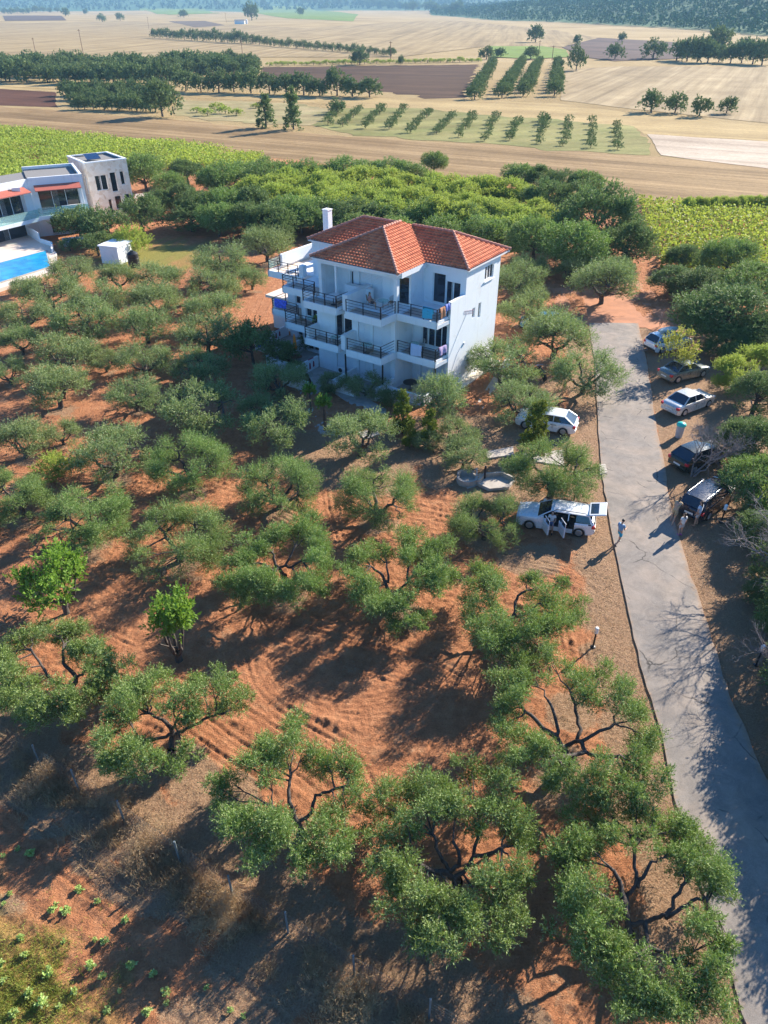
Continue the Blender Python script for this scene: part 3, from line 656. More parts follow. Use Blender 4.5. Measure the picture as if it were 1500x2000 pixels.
# ------------------------------------------------------------------ orchard table: crown centre x, y and crown width in photo pixels, kind, label
ORCH = [
 (572, 1578, 300, 'o', 'big open olive tree nearest the wire fence, left of the two largest at the bottom'),
 (893, 1690, 345, 'o', 'large olive tree at the bottom middle with its shaded trunk in an open centre'),
 (1262, 1790, 360, 'o', 'largest olive tree, at the bottom right beside the lane, forked trunk bare in the middle'),
 (1112, 1440, 330, 'o', 'wide olive tree beside the lane with dark limbs spreading over straw, above the largest one'),
 (335, 1425, 280, 'o', 'olive tree with a long branch reaching right, just above the fence and dry bush'),
 (110, 1315, 250, 'o', 'olive tree with three grey leaning limbs below the bright green fruit tree'),
 (548, 1098, 212, 'o', 'olive tree with dark forked limbs at the top left of the wheel marks clearing'),
 (780, 1138, 206, 'o', 'olive tree at the top edge of the wheel marks clearing with two separate upright limbs'),
 (1010, 1215, 225, 'o', 'lopsided olive tree above the white bollard lamp left of the lane'),
 (948, 1015, 145, 'o', 'olive tree touching the front of the white estate car with open doors'),
 (1082, 918, 185, 'o', 'olive tree between the stone slabs and the white estate car'),
 (740, 970, 166, 'o', 'olive tree whose dark twin limbs stand against red soil, left of the stone basins'),
 (545, 950, 170, 'o', 'olive tree with wide open top left of the one with twin limbs'),
 (370, 908, 165, 'o', 'round topped olive tree with a hollow centre left of the building shadow'),
 (345, 1048, 198, 'o', 'olive tree in two halves standing behind the small green tree with bare stems'),
 (165, 1012, 190, 'o', 'broad olive tree above the bright green fruit tree at the left'),
 (28, 968, 150, 'o', 'olive tree cut by the left edge beside the broad one'),
 (215, 884, 145, 'm', 'olive tree right of the yellow green bush in the left orchard'),
 (40, 862, 110, 'm', 'olive tree at the left edge above the yellow green bush'),
 (118, 848, 75, 'm', 'small olive tree between two larger ones above the yellow green bush'),
 (388, 797, 150, 'm', 'grey green olive tree just inside the shadow edge left of the building'),
 (263, 775, 100, 'm', 'olive tree on a straight bare trunk left of the grey green one'),
 (107, 757, 134, 'm', 'olive tree with dark forked trunk over long tree shadows at the left'),
 (280, 705, 100, 'm', 'dark centred olive tree in the middle of the left orchard'),
 (203, 706, 66, 'm', 'little olive tree pressed between two others in the middle of the left orchard'),
 (132, 690, 115, 'm', 'low spreading olive tree, third row up from the yellow green bush'),
 (38, 665, 82, 'm', 'olive tree at the left edge leaning left on a dark trunk'),
 (14, 728, 72, 'm', 'half hidden olive tree at the left edge below the leaning one'),
 (388, 715, 100, 'm', 'olive tree with two dark trunks close to the orange parasol side of the building'),
 (402, 652, 112, 'm', 'olive tree with one bare curved limb left of the building annex'),
 (285, 636, 105, 'm', 'olive tree before a bright soil strip, two rows below the utility hut'),
 (165, 626, 122, 'm', 'wide olive tree in the second row below the pool, its left neighbour touching it'),
 (50, 613, 92, 'm', 'olive tree at the left in the second row below the pool'),
 (412, 606, 105, 'm', 'olive tree beside the dirt gap leading to the annex roof'),
 (302, 586, 105, 'm', 'olive tree directly below the small olives next to the utility hut'),
 (188, 586, 98, 'm', 'olive tree in the row below the utility hut, left of a soil gap'),
 (98, 566, 100, 'm', 'bushy olive tree just below the right corner of the pool terrace'),
 (313, 541, 90, 'm', 'olive tree below the grass beside the black water tank'),
 (230, 541, 76, 'm', 'olive tree just below the white utility hut'),
 (142, 527, 82, 'm', 'olive tree between the pool corner and the utility hut'),
 (417, 556, 95, 'm', 'olive tree right of the sandy footpath near the annex'),
 (432, 514, 108, 'm', 'wide olive tree above the sandy footpath, left of the roof terrace'),
 (492, 545, 62, 'm', 'olive tree against the left end of the roof terrace'),
 (40, 560, 46, 'm', 'small olive tree at the left edge under the pool terrace'),
 (540, 828, 122, 'm', 'sunlit olive tree alone at the edge of the building shadow'),
 (545, 742, 108, 'm', 'shaded bluish olive tree in front of the orange parasol'),
 (500, 795, 70, 'm', 'small shaded olive tree behind the sunlit one at the shadow edge'),
 (715, 752, 74, 'm', 'shaded olive tree in front of the ground floor shutters'),
 (655, 745, 62, 'm', 'small shaded olive tree at the corner of the low patio wall'),
 (703, 848, 128, 'm', 'sunlit olive tree over the paving slab in the yard'),
 (865, 778, 116, 'm', 'olive tree hiding the foot of the corner of the white building'),
 (832, 858, 58, 'm', 'small olive tree just right of the sharp golden green conifer'),
 (892, 848, 82, 'm', 'olive tree between the conifers and the stone basins'),
 (905, 888, 92, 'm', 'olive tree directly above the round stone basin'),
 (1084, 655, 145, 'm', 'olive tree hiding the blue car beside the end of the lane'),
 (1145, 728, 126, 'm', 'olive tree on a thick leaning trunk at the left kerb of the lane'),
 (983, 708, 136, 'm', 'olive tree beside the bright side wall of the white building'),
 (1024, 786, 118, 'm', 'thin olive tree hiding the bonnet of the white hatchback'),
 (1180, 552, 128, 'm', 'olive tree standing alone on the orange turning place'),
 (1010, 545, 98, 'm', 'olive tree behind the right back corner of the white building'),
 (1018, 605, 92, 'm', 'olive tree right of the small side windows of the white building'),
 (1120, 525, 70, 'm', 'small olive tree left of the lone one on the turning place'),
 (520, 478, 98, 'm', 'olive tree left of the white chimney on the near side of the wood'),
 (1035, 520, 66, 'm', 'small pale olive tree against the dark wood right of the roof'),
 (1040, 575, 60, 'm', 'small olive tree behind the one that hides the blue car'),
]
for (cx_, cy_, w_, k_, l_) in ORCH:
    x_, y_, W_ = crown_place(cx_, cy_, w_); TREEPOS.append((x_, y_, W_ * .42))
# ------------------------------------------------------------------ foreground olives: tuft layout (window origin, scale, fork, limbs, tufts as u,v,r)
CUST = {
0: ((400, 1350, .4), (475, 690), [[(440, 600), (410, 520), (420, 420)], [(520, 590), (545, 510), (620, 490), (700, 460)], [(370, 610), (330, 560)]],
 [(440,190,70),(400,290,100),(300,330,80),(330,450,60),(490,300,50),(600,350,80),(700,430,90),(760,530,60),(640,570,80),(200,380,60),(110,440,70),(70,520,60),(120,600,80),(200,690,80),(300,690,90),(390,650,50),(250,800,80),(360,790,70),(480,860,70),(560,720,90),(620,820,80),(680,700,60)]),
1: ((400, 1350, .4), (1235, 930), [[(1180, 890), (1110, 880), (1040, 840), (1020, 790)], [(1180, 860), (1140, 780), (1110, 700)], [(1250, 840), (1210, 730)], [(1290, 850), (1320, 760), (1340, 690)], [(1380, 800), (1450, 770)]],
 [(950,480,80),(1050,470,80),(1180,470,90),(1230,590,80),(1120,590,80),(1300,400,55),(1420,410,60),(1400,520,80),(1480,620,80),(860,560,60),(840,660,70),(900,770,80),(860,860,60),(960,890,80),(1060,960,70),(960,1080,90),(1080,1080,80),(1190,1060,70),(1290,1060,70),(1080,1190,80),(1200,1180,80),(1320,1150,80),(990,640,60),(1430,980,80),(1520,870,80),(1490,1060,90),(1550,740,70),(1460,1160,80),(1360,620,60),(940,960,50)]),
2: ((900, 1350, .4), (822, 1185), [[(800, 1060), (775, 920), (730, 860)], [(815, 1000), (860, 920), (845, 800), (870, 730)], [(870, 930), (930, 830)], [(900, 1130), (970, 1100), (1030, 1090), (1130, 1025), (1200, 1010)], [(1030, 1050), (1100, 930)], [(910, 1230), (1010, 1290), (1100, 1400)], [(890, 1270), (940, 1340)], [(780, 1040), (680, 990)]],
 [(700,590,80),(840,600,80),(980,600,80),(600,640,60),(680,700,80),(640,790,80),(540,800,80),(450,840,70),(800,700,50),(930,680,70),(1040,680,80),(1130,700,70),(1010,800,60),(1070,860,70),(1160,850,90),(1240,900,80),(1260,980,70),(520,920,80),(600,980,70),(690,1090,80),(560,1070,80),(620,1190,90),(720,1220,70),(770,1300,70),(620,1300,80),(690,1390,90),(820,1430,90),(900,1520,90),(780,1560,80),(1000,1540,80),(1110,1490,80),(1210,1420,80),(1160,1330,70),(1260,1320,80),(1200,1130,80),(1220,1230,70),(1300,1210,60),(1250,1540,90),(1120,1590,80),(960,1450,50)]),
3: ((0, 0, 1), (1108, 1478), [[(1085, 1445), (1055, 1420), (1020, 1385)], [(1090, 1430), (1070, 1370)], [(1130, 1440), (1125, 1390), (1112, 1350)], [(1140, 1450), (1200, 1415)], [(1150, 1475), (1210, 1478)], [(1085, 1480)]],
 [(1075,1300,22),(1040,1330,28),(985,1340,30),(1010,1372,24),(1130,1330,30),(1180,1335,28),(1150,1368,26),(1215,1370,30),(1255,1402,28),(962,1392,22),(985,1425,28),(1030,1450,28),(1055,1485,25),(1010,1482,22),(1255,1442,30),(1235,1482,28),(1265,1512,25),(1105,1510,25),(1120,1540,28),(1080,1530,22),(1180,1512,28),(1160,1545,25),(1215,1535,25),(1240,1550,20)]),
4: ((0, 950, .3333), (1005, 1540), [[(1000, 1420), (950, 1370), (870, 1330)], [(1000, 1440), (1040, 1370)], [(920, 1480), (810, 1490)], [(1100, 1420), (1230, 1350), (1310, 1330)]],
 [(700,1200,60),(800,1150,80),(900,1170,80),(1000,1220,80),(1080,1270,70),(850,1250,70),(740,1280,80),(680,1350,60),(760,1380,60),(1190,1120,60),(1250,1200,80),(1300,1280,70),(1420,1230,60),(1350,1120,40),(1180,1340,60),(1090,1380,70),(720,1480,90),(640,1440,50),(800,1560,90),(700,1600,80),(620,1600,60),(900,1590,70),(960,1640,60),(1080,1560,60),(1030,1640,50)]),
5: ((0, 950, .3333), (420, 1200), [[(440, 1120), (375, 1030), (370, 940)], [(330, 1160), (240, 1050), (185, 960)], [(480, 1100), (520, 1050)], [(300, 1210), (220, 1215)]],
 [(200,870,60),(130,930,70),(60,960,60),(350,860,60),(420,850,80),(480,830,60),(420,930,60),(510,930,80),(590,960,60),(560,1030,70),(640,1050,70),(660,1130,60),(590,1160,80),(40,1060,80),(120,1080,60),(30,1180,80),(120,1160,70),(60,1270,70),(160,1250,80),(270,1250,70),(400,1230,70),(200,1330,80),(300,1320,70),(400,1300,70),(440,1330,50),(130,1350,50),(500,1220,60)]),
6: ((400, 1000, .4), (385, 310), [[(350, 260), (330, 200)], [(400, 250), (440, 170)], [(430, 270), (510, 200)], [(340, 290), (290, 255)], [(280, 300)]],
 [(480,70,50),(420,120,60),(490,140,60),(550,160,60),(340,140,60),(280,180,55),(220,190,50),(200,260,60),(150,250,50),(140,310,60),(220,330,70),(300,350,55),(200,400,60),(280,410,70),(370,410,60),(590,180,40),(590,240,50),(540,240,45),(540,330,60),(490,370,60),(450,330,45),(420,430,50),(560,380,40)]),
7: ((400, 1000, .4), (925, 430), [[(890, 370), (860, 310), (810, 270)], [(895, 340), (890, 250)], [(980, 360), (990, 290), (1010, 210)], [(1010, 320), (1050, 260)]],
 [(760,200,60),(720,260,60),(740,300,50),(830,230,40),(880,200,35),(1010,160,50),(960,210,60),(1000,240,45),(1080,190,60),(1140,210,60),(1120,260,50),(1170,310,50),(1100,310,50),(1070,350,50),(1140,350,60),(740,350,50),(780,390,60),(820,430,60),(880,440,55),(900,490,60),(960,470,60),(930,540,50),(1000,520,50),(1060,500,40),(1040,420,50),(1060,560,25)]),
8: ((880, 880, .4133), (250, 830), [[(300, 780), (310, 700), (360, 660)], [(340, 780), (420, 720)], [(200, 760), (170, 660)]],
 [(140,580,50),(170,640,60),(200,690,50),(80,700,50),(90,780,60),(360,620,40),(420,640,50),(520,630,40),(440,710,60),(500,740,60),(560,720,50),(570,800,50),(500,830,60),(410,790,60),(430,860,50),(200,800,50),(160,880,70),(250,860,70),(330,880,70),(220,960,70),(310,980,70),(400,940,60)]),
}
def custom_olive(idx):
    (ox, oy, sc), fk, limbs, tufts = CUST[idx]; rng = np.random.RandomState(900 + idx); q = lambda u, v: (ox + u * sc, oy + v * sc)
    W = TREEPOS[idx][2] / .42; Hh = .56 * W; zf = .22 * Hh; f = q(*fk); bx_, by_ = P(f[0], f[1], zf)
    def w3(u, v, z): x, y = P(*q(u, v), z); return np.array([x - bx_, y - by_, z])
    fork = np.array([0, 0, zf]); r0 = .034 * W; parts = [tube_np(curve((rng.normal(0, .12), rng.normal(0, .12), -.3), fork, rng.normal(0, .06, 3), 6, rng, .02), [r0 * 1.6, r0 * 1.2, r0, r0 * .95, r0 * .95, r0], 9)]
    ends = [[fork]]
    for lm in limbs:
        n = len(lm); raw = [w3(u, v, zf + (.60 * Hh - zf) * ((i + 1) / n) ** .8) for i, (u, v) in enumerate(lm)]
        s = min((p for e in ends for p in e), key=lambda p: np.linalg.norm(p - raw[0]) + (0 if p[2] < raw[0][2] else .5)); pts = np.array(smooth_pl([s] + raw, 4)); pts[1:-1] += rng.normal(0, .015 * W / 3, pts[1:-1].shape)
        k0 = r0 * (.68 if s is fork else .42); parts.append(tube_np(pts, np.linspace(k0, r0 * .26, len(pts)), 7)); ends.append(list(pts[2:]))
    pool = [p for e in ends for p in e]; C = []; CR = []
    cw = np.mean([w3(u, v, .6 * Hh)[:2] for u, v, r in tufts], 0)
    for (u, v, r) in tufts:
        g = w3(u, v, .6 * Hh); t = min(1, np.hypot(*(g[:2] - cw)) / (W / 2)); z = Hh * (.80 - .30 * t ** 2 + rng.normal(0, .05)); c = w3(u, v, z); rr = r * sc * depth(*q(u, v), z) / FPX
        for k in range(4): C.append(c + rng.normal(0, .55, 3) * rr); CR.append(rr * rng.uniform(.42, .72))
        s = min(pool, key=lambda p: np.linalg.norm(p - c)); L = np.linalg.norm(s - c); pth = curve(s, c + (0, 0, rr * .3), (0, 0, -.10 * L), 6, rng, .02 * W / 3); parts.append(tube_np(pth, np.linspace(r0 * .22, r0 * .05, 6), 5))
        for k in range(3): parts.append(tube_np(curve(pth[3], C[-1 - k], (0, 0, 0), 4), np.linspace(r0 * .10, r0 * .03, 4), 4))
    V, F = join_np(parts); tm = quads_mesh('trunk', V, F, True); tm.materials.append(M['bark'])
    CR = np.array(CR); n = int(min(120000, 9200 * (CR ** 2).sum())); print('custom', idx, round(W, 1), n)
    V, F, T = leaves(rng, C, CR, n, .100, .027, squash=.95, shoot=1.1, up=.8, outw=1.0); cm = quads_mesh('crown', V, F, False, {'tint': T}); cm.materials.append(M['olive'])
    o = thing('olive_tree', ORCH[idx][4], 'tree', (bx_, by_, gz(bx_, by_) - .03), 0, 'olive trees of the orchard'); link('trunk', tm, None, o); link('crown', cm, None, o)
# ------------------------------------------------------------------ the white apartment building
def wallseg(b, p0, p1, z0, z1, ops=(), dep=.16):
    """vertical wall from p0 to p1 (outside on the right hand side), with openings (s0, s1, za, zb) cut in and their reveals"""
    d = Vector((p1[0] - p0[0], p1[1] - p0[1], 0)); L = d.length; d /= L; nrm = Vector((d.y, -d.x, 0))
    ss = sorted({0, L} | {o[0] for o in ops} | {o[1] for o in ops}); zs = sorted({z0, z1} | {o[2] for o in ops} | {o[3] for o in ops})
    def pt(s, z, k=0): q = Vector((p0[0], p0[1], 0)) + d * s - nrm * k; return (q.x, q.y, z)
    for i in range(len(ss) - 1):
        for j in range(len(zs) - 1):
            sm = (ss[i] + ss[i + 1]) / 2; zm = (zs[j] + zs[j + 1]) / 2
            if any(o[0] < sm < o[1] and o[2] < zm < o[3] for o in ops): continue
            b.add([pt(ss[i], zs[j]), pt(ss[i + 1], zs[j]), pt(ss[i + 1], zs[j + 1]), pt(ss[i], zs[j + 1])], [(0, 1, 2, 3)])
    for (a, c, e, f) in ops:
        b.add([pt(a, e), pt(c, e), pt(c, e, dep), pt(a, e, dep)], [(0, 1, 2, 3)]); b.add([pt(a, f), pt(a, f, dep), pt(c, f, dep), pt(c, f)], [(0, 1, 2, 3)])
        b.add([pt(a, e), pt(a, e, dep), pt(a, f, dep), pt(a, f)], [(0, 1, 2, 3)]); b.add([pt(c, e), pt(c, f), pt(c, f, dep), pt(c, e, dep)], [(0, 1, 2, 3)])
def opening(par, p0, p1, op, kind, n=2, dep=.15, label=None):
    """door or window set back in its opening; kind: 'glass', 'shutter', 'half'"""
    d = Vector((p1[0] - p0[0], p1[1] - p0[1], 0)).normalized(); nrm = Vector((d.y, -d.x, 0)); a, c, e, f = op
    R_ = Matrix(((d.x, -nrm.x, 0, p0[0] + d.x * a - nrm.x * dep), (d.y, -nrm.y, 0, p0[1] + d.y * a - nrm.y * dep), (0, 0, 1, e), (0, 0, 0, 1)))
    W, H_ = c - a, f - e; nm = 'door' if H_ > 1.7 else 'window'
    if kind == 'shutter':
        b = B(); k = int(H_ / .12)
        for i in range(k): z = i * H_ / k; b.box(.03, W - .03, -.06, 0, z + .004, z + H_ / k - .008, R_)
        b.box(0, W, .0, .02, 0, H_, R_); b.box(W * .5 - .02, W * .5 + .02, -.085, -.06, 0, H_, R_)
        o = b.build('shutter', M['shutter'], par); return o
    b = B(); t = .06
    b.box(0, W, -.05, .0, 0, t, R_); b.box(0, W, -.05, .0, H_ - t, H_, R_); b.box(0, t, -.05, .0, t, H_ - t, R_); b.box(W - t, W, -.05, .0, t, H_ - t, R_)
    for i in range(1, n): b.box(W * i / n - .035, W * i / n + .035, -.05, .0, t, H_ - t, R_)
    if kind == 'half': b.box(t, W - t, -.04, -.01, H_ * .74, H_ - t, R_)
    o = b.build(nm, M['white_paint'], par)
    B().box(t * .5, W - t * .5, -.02, -.005, t * .5, H_ - t * .5, R_).build('pane', M['glass'], o)
    if kind == 'glass' and W > 1.2:
        cb = B()
        for i in range(6): x = W * (.36 + .022 * i); cb.box(x, x + .018, -.032, -.021, t, H_ - t, R_)
        cb.build('curtain', M['curtain'], o)
    return o
def railing(par, pts, h=.95, nr=4, mat='rail'):
    b = B(); pts = [Vector(p) for p in pts]
    for a, c in zip(pts[:-1], pts[1:]):
        L = (c - a).length; n = max(1, round(L / 1.3))
        for i in range(n + 1):
            p = a.lerp(c, i / n); b.box(p.x - .03, p.x + .03, p.y - .03, p.y + .03, p.z, p.z + h)
        for k in range(nr):
            z = h * (.28 + .72 * k / (nr - 1)) - .02; r = .028 if k == nr - 1 else .016
            b.tube([(a.x, a.y, a.z + z), (c.x, c.y, c.z + z)], r, 6)
    return b.build('railing', M[mat], par)
def balcony(par, poly, z, rail, floor='floor_tile', h=.95):
    """poly: open outline in plan, from wall to wall; a fascia band 0.6 m deep with a tiled floor and a railing on it"""
    o = B(); t = .14; n = len(poly); ctr = (sum(p[0] for p in poly) / n, sum(p[1] for p in poly) / n)
    o.prism(poly, z - .42, z - .12)
    for (a, c) in rail:
        a = Vector((*a, 0)); c = Vector((*c, 0)); d = (c - a).normalized(); nn = Vector((-d.y, d.x, 0)); 
        if (Vector((ctr[0], ctr[1], 0)) - a).dot(nn) < 0: nn = -nn
        q = [a - d * .003, c + d * .003, c + nn * t + d * .003, a + nn * t - d * .003]; q = [x_ - nn * .003 for x_ in q[:2]] + q[2:]
        o.prism([(v_.x, v_.y) for v_ in q], z - .425, z + .14)
    ob = o.build('balcony', M['white_wall'], par)
    k = .02; B().prism([(ctr[0] + (p[0] - ctr[0]) * (1 - k), ctr[1] + (p[1] - ctr[1]) * (1 - k)) for p in poly], z - .12, z - .09).build('floor', M[floor], ob)
    if h:
        for (a, c) in rail:
            a = Vector((*a, z + .14)); c = Vector((*c, z + .14)); d = (c - a).normalized(); nn = Vector((-d.y, d.x, 0))
            if (Vector((ctr[0], ctr[1], z)) - a).dot(nn) < 0: nn = -nn
            railing(ob, [a + nn * .07 + d * .08, c + nn * .07 - d * .08], h)
    return ob
ZE = 9.3; SL = .455
def build_main():
    o = thing('apartment_building', 'white three storey apartment building with red tiled hip roofs and stepped balconies', 'building', (BO[0], BO[1], 0), BA)
    w = B(); D_ = 'shutter'
    front = [((-18.5, 7.8), (-18.5, 2.3)), ((-18.5, 2.3), (-15.2, 2.3)), ((-15.2, 2.3), (-15.2, .3)), ((-15.2, .3), (-11.6, .3)), ((-11.6, .3), (-11.6, -1.9)), ((-11.6, -1.9), (-7.7, -1.9)), ((-7.7, -1.9), (-7.7, -1.9 + .0001)), ((-7.7, -1.9), (-3.8, -1.9)), ((-3.8, -1.9), (-3.8, .6)), ((-3.8, .6), (-.25, .6))]
    OPS = {  # segment index -> per storey list of (s0, s1, z0, z1, kind, panels)
        1: [(0.9, 2.2, .15, 2.3, 'glass', 2)], 3: [(.5, 1.9, .15, 2.3, 'glass', 2), (2.3, 3.3, .15, 2.3, 'half', 1)],
        5: [(1.9, 3.6, .15, 2.35, 'glass', 2)], 7: [(.3, 1.5, .15, 2.35, 'shutter', 1), (1.75, 3.5, .15, 2.35, 'shutter', 1)],
        9: [(.9, 2.1, .15, 2.3, 'glass', 2), (2.1, 3.3, .15, 2.1, 'glass', 2)], 4: [], 8: [], 0: [], 2: []}
    for st in (0, 1):
        zb = (0.0, 3.05)[st]; zt = (3.05, 6.15)[st]
        for i, (a, c) in enumerate(front):
            if i == 6: continue
            ops = []
            for (s0, s1, e, f, kind, n) in OPS.get(i, []):
                if st == 0 and kind == 'glass' and i in (5, 9): kind = 'shutter'
                if i == 9 and kind == 'shutter' and s0 > 2: e, f = .15, 2.3
                ops.append((s0, s1, zb + e + .1, zb + f + .1)); opening(o, a, c, ops[-1], kind, n)
            wallseg(w, a, c, zb, zt, ops)
    # side wall: fin at the corner, lower two storeys reach further forward than the top one
    w.add([(-.25, .6, 0), (-.25, 0, 0), (-.25, 0, 7.42), (-.25, .6, 7.42)], [(0, 1, 2, 3)]); w.add([(-.25, 0, 0), (0, 0, 0), (0, 0, 7.42), (-.25, 0, 7.42)], [(0, 1, 2, 3)])
    s1 = [(3.5, 3.95, 5.15, 5.95), (4.5, 4.95, 4.85, 6.1)]
    wallseg(w, (0, 0), (0, 7.8), 0, 6.5, s1); 
    for q in s1: opening(o, (0, 0), (0, 7.8), q, 'glass', 1)
    s2 = [(3.0, 4.5, 7.75, 8.85)]
    wallseg(w, (0, 2.2), (0, 7.8), 6.5, ZE, [(s2[0][0], s2[0][1], 7.7, 8.8)]); opening(o, (0, 2.2), (0, 7.8), (3.0, 4.5, 7.7, 8.8), 'glass', 3)
    w.box(-.25, 0, 0, 2.19, 6.5, 7.42); w.box(-.25, 0.0, .0, 2.19, 7.42, 7.421)
    w.box(.02, .10, 5.1, 6.8, 7.58, 7.66)
    w.add([(0, 7.8, 0), (-18.5, 7.8, 0), (-18.5, 7.8, 6.15), (0, 7.8, 6.15)], [(0, 1, 2, 3)])
    # storey slab / terrace deck
    w.prism([(-.26, .62), (-.26, 7.79), (-18.49, 7.79), (-18.49, 2.32), (-15.19, 2.32), (-15.19, .32), (-11.59, .32), (-11.59, -1.88), (-3.82, -1.88), (-3.82, .62)], 6.0, 6.2)
    # top storey
    def seg(a, c, ops=(), zt=ZE):
        ok = [(x[0], x[1], 6.2 + x[2], 6.2 + x[3]) for x in ops]; wallseg(w, a, c, 6.2, zt, ok)
        for q, x in zip(ok, ops): opening(o, a, c, q, x[4], x[5])
    seg((-3.8, 2.2), (0, 2.2), [(.8, 1.95, .1, 2.45, 'glass', 1), (2.0, 3.3, .1, 2.0, 'glass', 2)])
    seg((-3.8, .3), (-3.8, 2.2), ()); w.box(-3.80, -3.62, .3, 2.19, 6.2, 6.201)
    seg((-11.6, .3), (-3.8, .3), [(1.9, 2.2, .3, 1.9, 'glass', 1), (2.8, 5.1, .1, 2.2, 'shutter', 1), (6.6, 7.6, .1, 2.3, 'glass', 1)])
    seg((-11.6, 2.2), (-11.6, .3)); seg((-15.2, 2.2), (-11.6, 2.2), [(1.2, 1.5, 1.0, 2.0, 'glass', 1), (2.2, 3.1, .1, 2.2, 'shutter', 1)])
    seg((-15.2, 7.8), (-15.2, 2.2), [(2.2, 3.3, .1, 2.2, 'glass', 2)])
    w.add([(0, 7.8, 6.15), (-15.2, 7.8, 6.15), (-15.2, 7.8, ZE), (0, 7.8, ZE)], [(0, 1, 2, 3)])
    # loggia: corner columns and lintel under the front roof
    for (x, y, a, c) in [(-4.1, -1.7, .3, .3), (-11.4, -1.7, .3, .45), (-8.9 - .9, -1.65, .16, .16)]: w.box(x, x + a, y, y + c, 6.2, 8.95)
    w.box(-11.41, -3.79, -1.72, -1.4, 8.95, ZE); w.box(-3.82, -3.55, -1.40, 2.18, 8.95, ZE); w.box(-11.6, -11.3, -1.38, .28, 8.95, ZE)
    w.build('wall', M['white_wall'], o)
    # low party walls on the balconies
    pw = Sep('partition_wall', M['white_wall'], o); pw.box(-8.05, -7.55, -3.0, .28, 6.11, 7.35); pw.box(-9.6, -7.1, -.6, -.1, 6.12, 7.25); pw.box(-11.62, -11.3, -1.3, .28, 6.2, 8.9)
    pw.box(-8.0, -7.6, -3.4, -1.92, 3.0, 4.2); pw.box(-11.68, -11.42, -3.3, -1.92, 3.0, 4.0)
    # balconies
    for z, s in ((6.2, 0), (3.08, 1)):
        fv = -3.62; e = -1.72
        balcony(o, [(-.02, .59 if s else 2.19), (-.02, .0), (-.15, e), (-3.78, e), (-3.78, .59 if s else 2.19)], z, [((-3.78, e), (-.15, e)), ((-.15, e), (-.15, -.02))])
        balcony(o, [(-3.80, -1.91), (-3.95, fv), (-7.35, fv), (-7.35, -1.91)] if s else [(-3.80, .29), (-3.80, -1.7), (-3.95, fv), (-7.45, fv), (-7.45, .29)], z - .003, [((-7.35, fv), (-3.95, fv)), ((-3.95, fv), (-3.80, e - .02))])
        balcony(o, [(-8.25, -1.91), (-8.25, fv + .1), (-11.75, fv + .1), (-11.75, -1.91)] if s else [(-7.47, .29), (-8.25, fv + .1), (-11.75, fv + .1), (-11.75, .29)], z - .006, [((-11.75, fv + .1), (-8.25, fv + .1)), ((-8.25, fv + .1), (-8.15, -2.0)), ((-11.75, fv + .1), (-11.75, -1.95))])
        balcony(o, [(-11.77, .29), (-11.77, -1.65), (-15.5, -1.65), (-15.5, .29)], z - .009, [((-15.5, -1.65), (-11.9, -1.65)), ((-15.5, -1.65), (-15.5, .2))])
        if s: balcony(o, [(-15.52, 2.29), (-15.52, .25), (-18.7, .25), (-18.7, 2.29)], z - .012, [((-18.7, .25), (-15.7, .25)), ((-18.7, .25), (-18.7, 2.2))])
    # roof terrace upper left with parapet and glass corner
    balcony(o, [(-15.22, 7.78), (-15.22, 1.0), (-19.5, 1.0), (-19.5, 7.78)], 6.195, [((-19.5, 1.0), (-15.5, 1.0)), ((-19.5, 1.0), (-19.5, 7.75))], 'terrace_tile', 0)
    t = Sep('parapet', M['white_wall'], o); t.box(-19.45, -19.2, 2.7, 7.7, 6.335, 7.35); t.box(-19.2, -15.2, 7.5, 7.7, 6.3, 7.35); t.box(-15.9, -15.45, 1.1, 1.6, 6.335, 7.3)
    r = railing(o, [(-19.42, 2.6, 6.335), (-19.42, 1.08, 6.335), (-16.0, 1.08, 6.335)]); B().box(-19.43, -19.41, 1.1, 2.6, 6.45, 7.2).build('pane', M['glass_green'], r)
    # chimney
    c = B(); c.box(-17.2, -16.6, 6.3, 6.9, 6.2, 10.75); c.box(-17.25, -16.55, 6.25, 6.95, 10.75, 10.82); c.box(-17.1, -16.7, 6.4, 6.8, 10.82, 10.85); c.build('chimney', M['white_wall'], o)
    # annex
    a = B(); a.prism([(-21.3, 3.1), (-18.5, 3.1), (-18.5, 7.7), (-21.3, 7.7)], -.2, 3.0); a.build('annex_wall', M['white_wall'], o)
    a = B(); a.prism([(-21.7, 2.7), (-18.5, 2.7), (-18.5, 8.0), (-21.7, 8.0)], 3.0, 3.25); a.build('annex_roof', M['terrace_tile'], o)
    # ground floor: plinth of stones along the side, patio walls
    s = B(); s.prism([(.0, -.1), (.75, -.1), (.75, 8), (.0, 8)], -.1, .12); s.build('plinth', M['stone'], o)
    p = Sep('patio_wall', M['white_wall'], o)
    for (x0, x1, y0, y1, h) in [(-4.0, -3.8, -4.4, -1.92, 1.0), (-3.8, -.4, -3.2, -3.0, .8), (-.4, -.2, -3.2, -.02, .8), (-7.8, -7.6, -5.0, -1.92, 1.0), (-11.9, -11.7, -6.4, -1.92, 1.05), (-11.7, -9.2, -6.4, -6.2, .9), (-15.5, -15.3, -4.4, .28, 1.05), (-15.3, -13.0, -4.4, -4.2, .9), (-18.9, -18.7, -2.2, 2.28, 1.0), (-7.6, -5.6, -5.0, -4.8, .9)]: p.box(x0, x1, y0, y1, -.1, h)
    f = B(); f.prism([(-18.7, 2.2), (-18.7, -2.2), (-15.5, -2.2), (-15.5, -4.4), (-11.9, -4.4), (-11.9, -6.4), (-9, -6.4), (-7.8, -5), (-4, -4.6), (-.3, -3.2), (-.3, .6), (-3.8, .6), (-3.8, -1.9), (-11.6, -1.9), (-11.6, .3), (-15.2, .3), (-15.2, 2.2)], -.1, .06); f.build('patio_floor', M['concrete'], o)
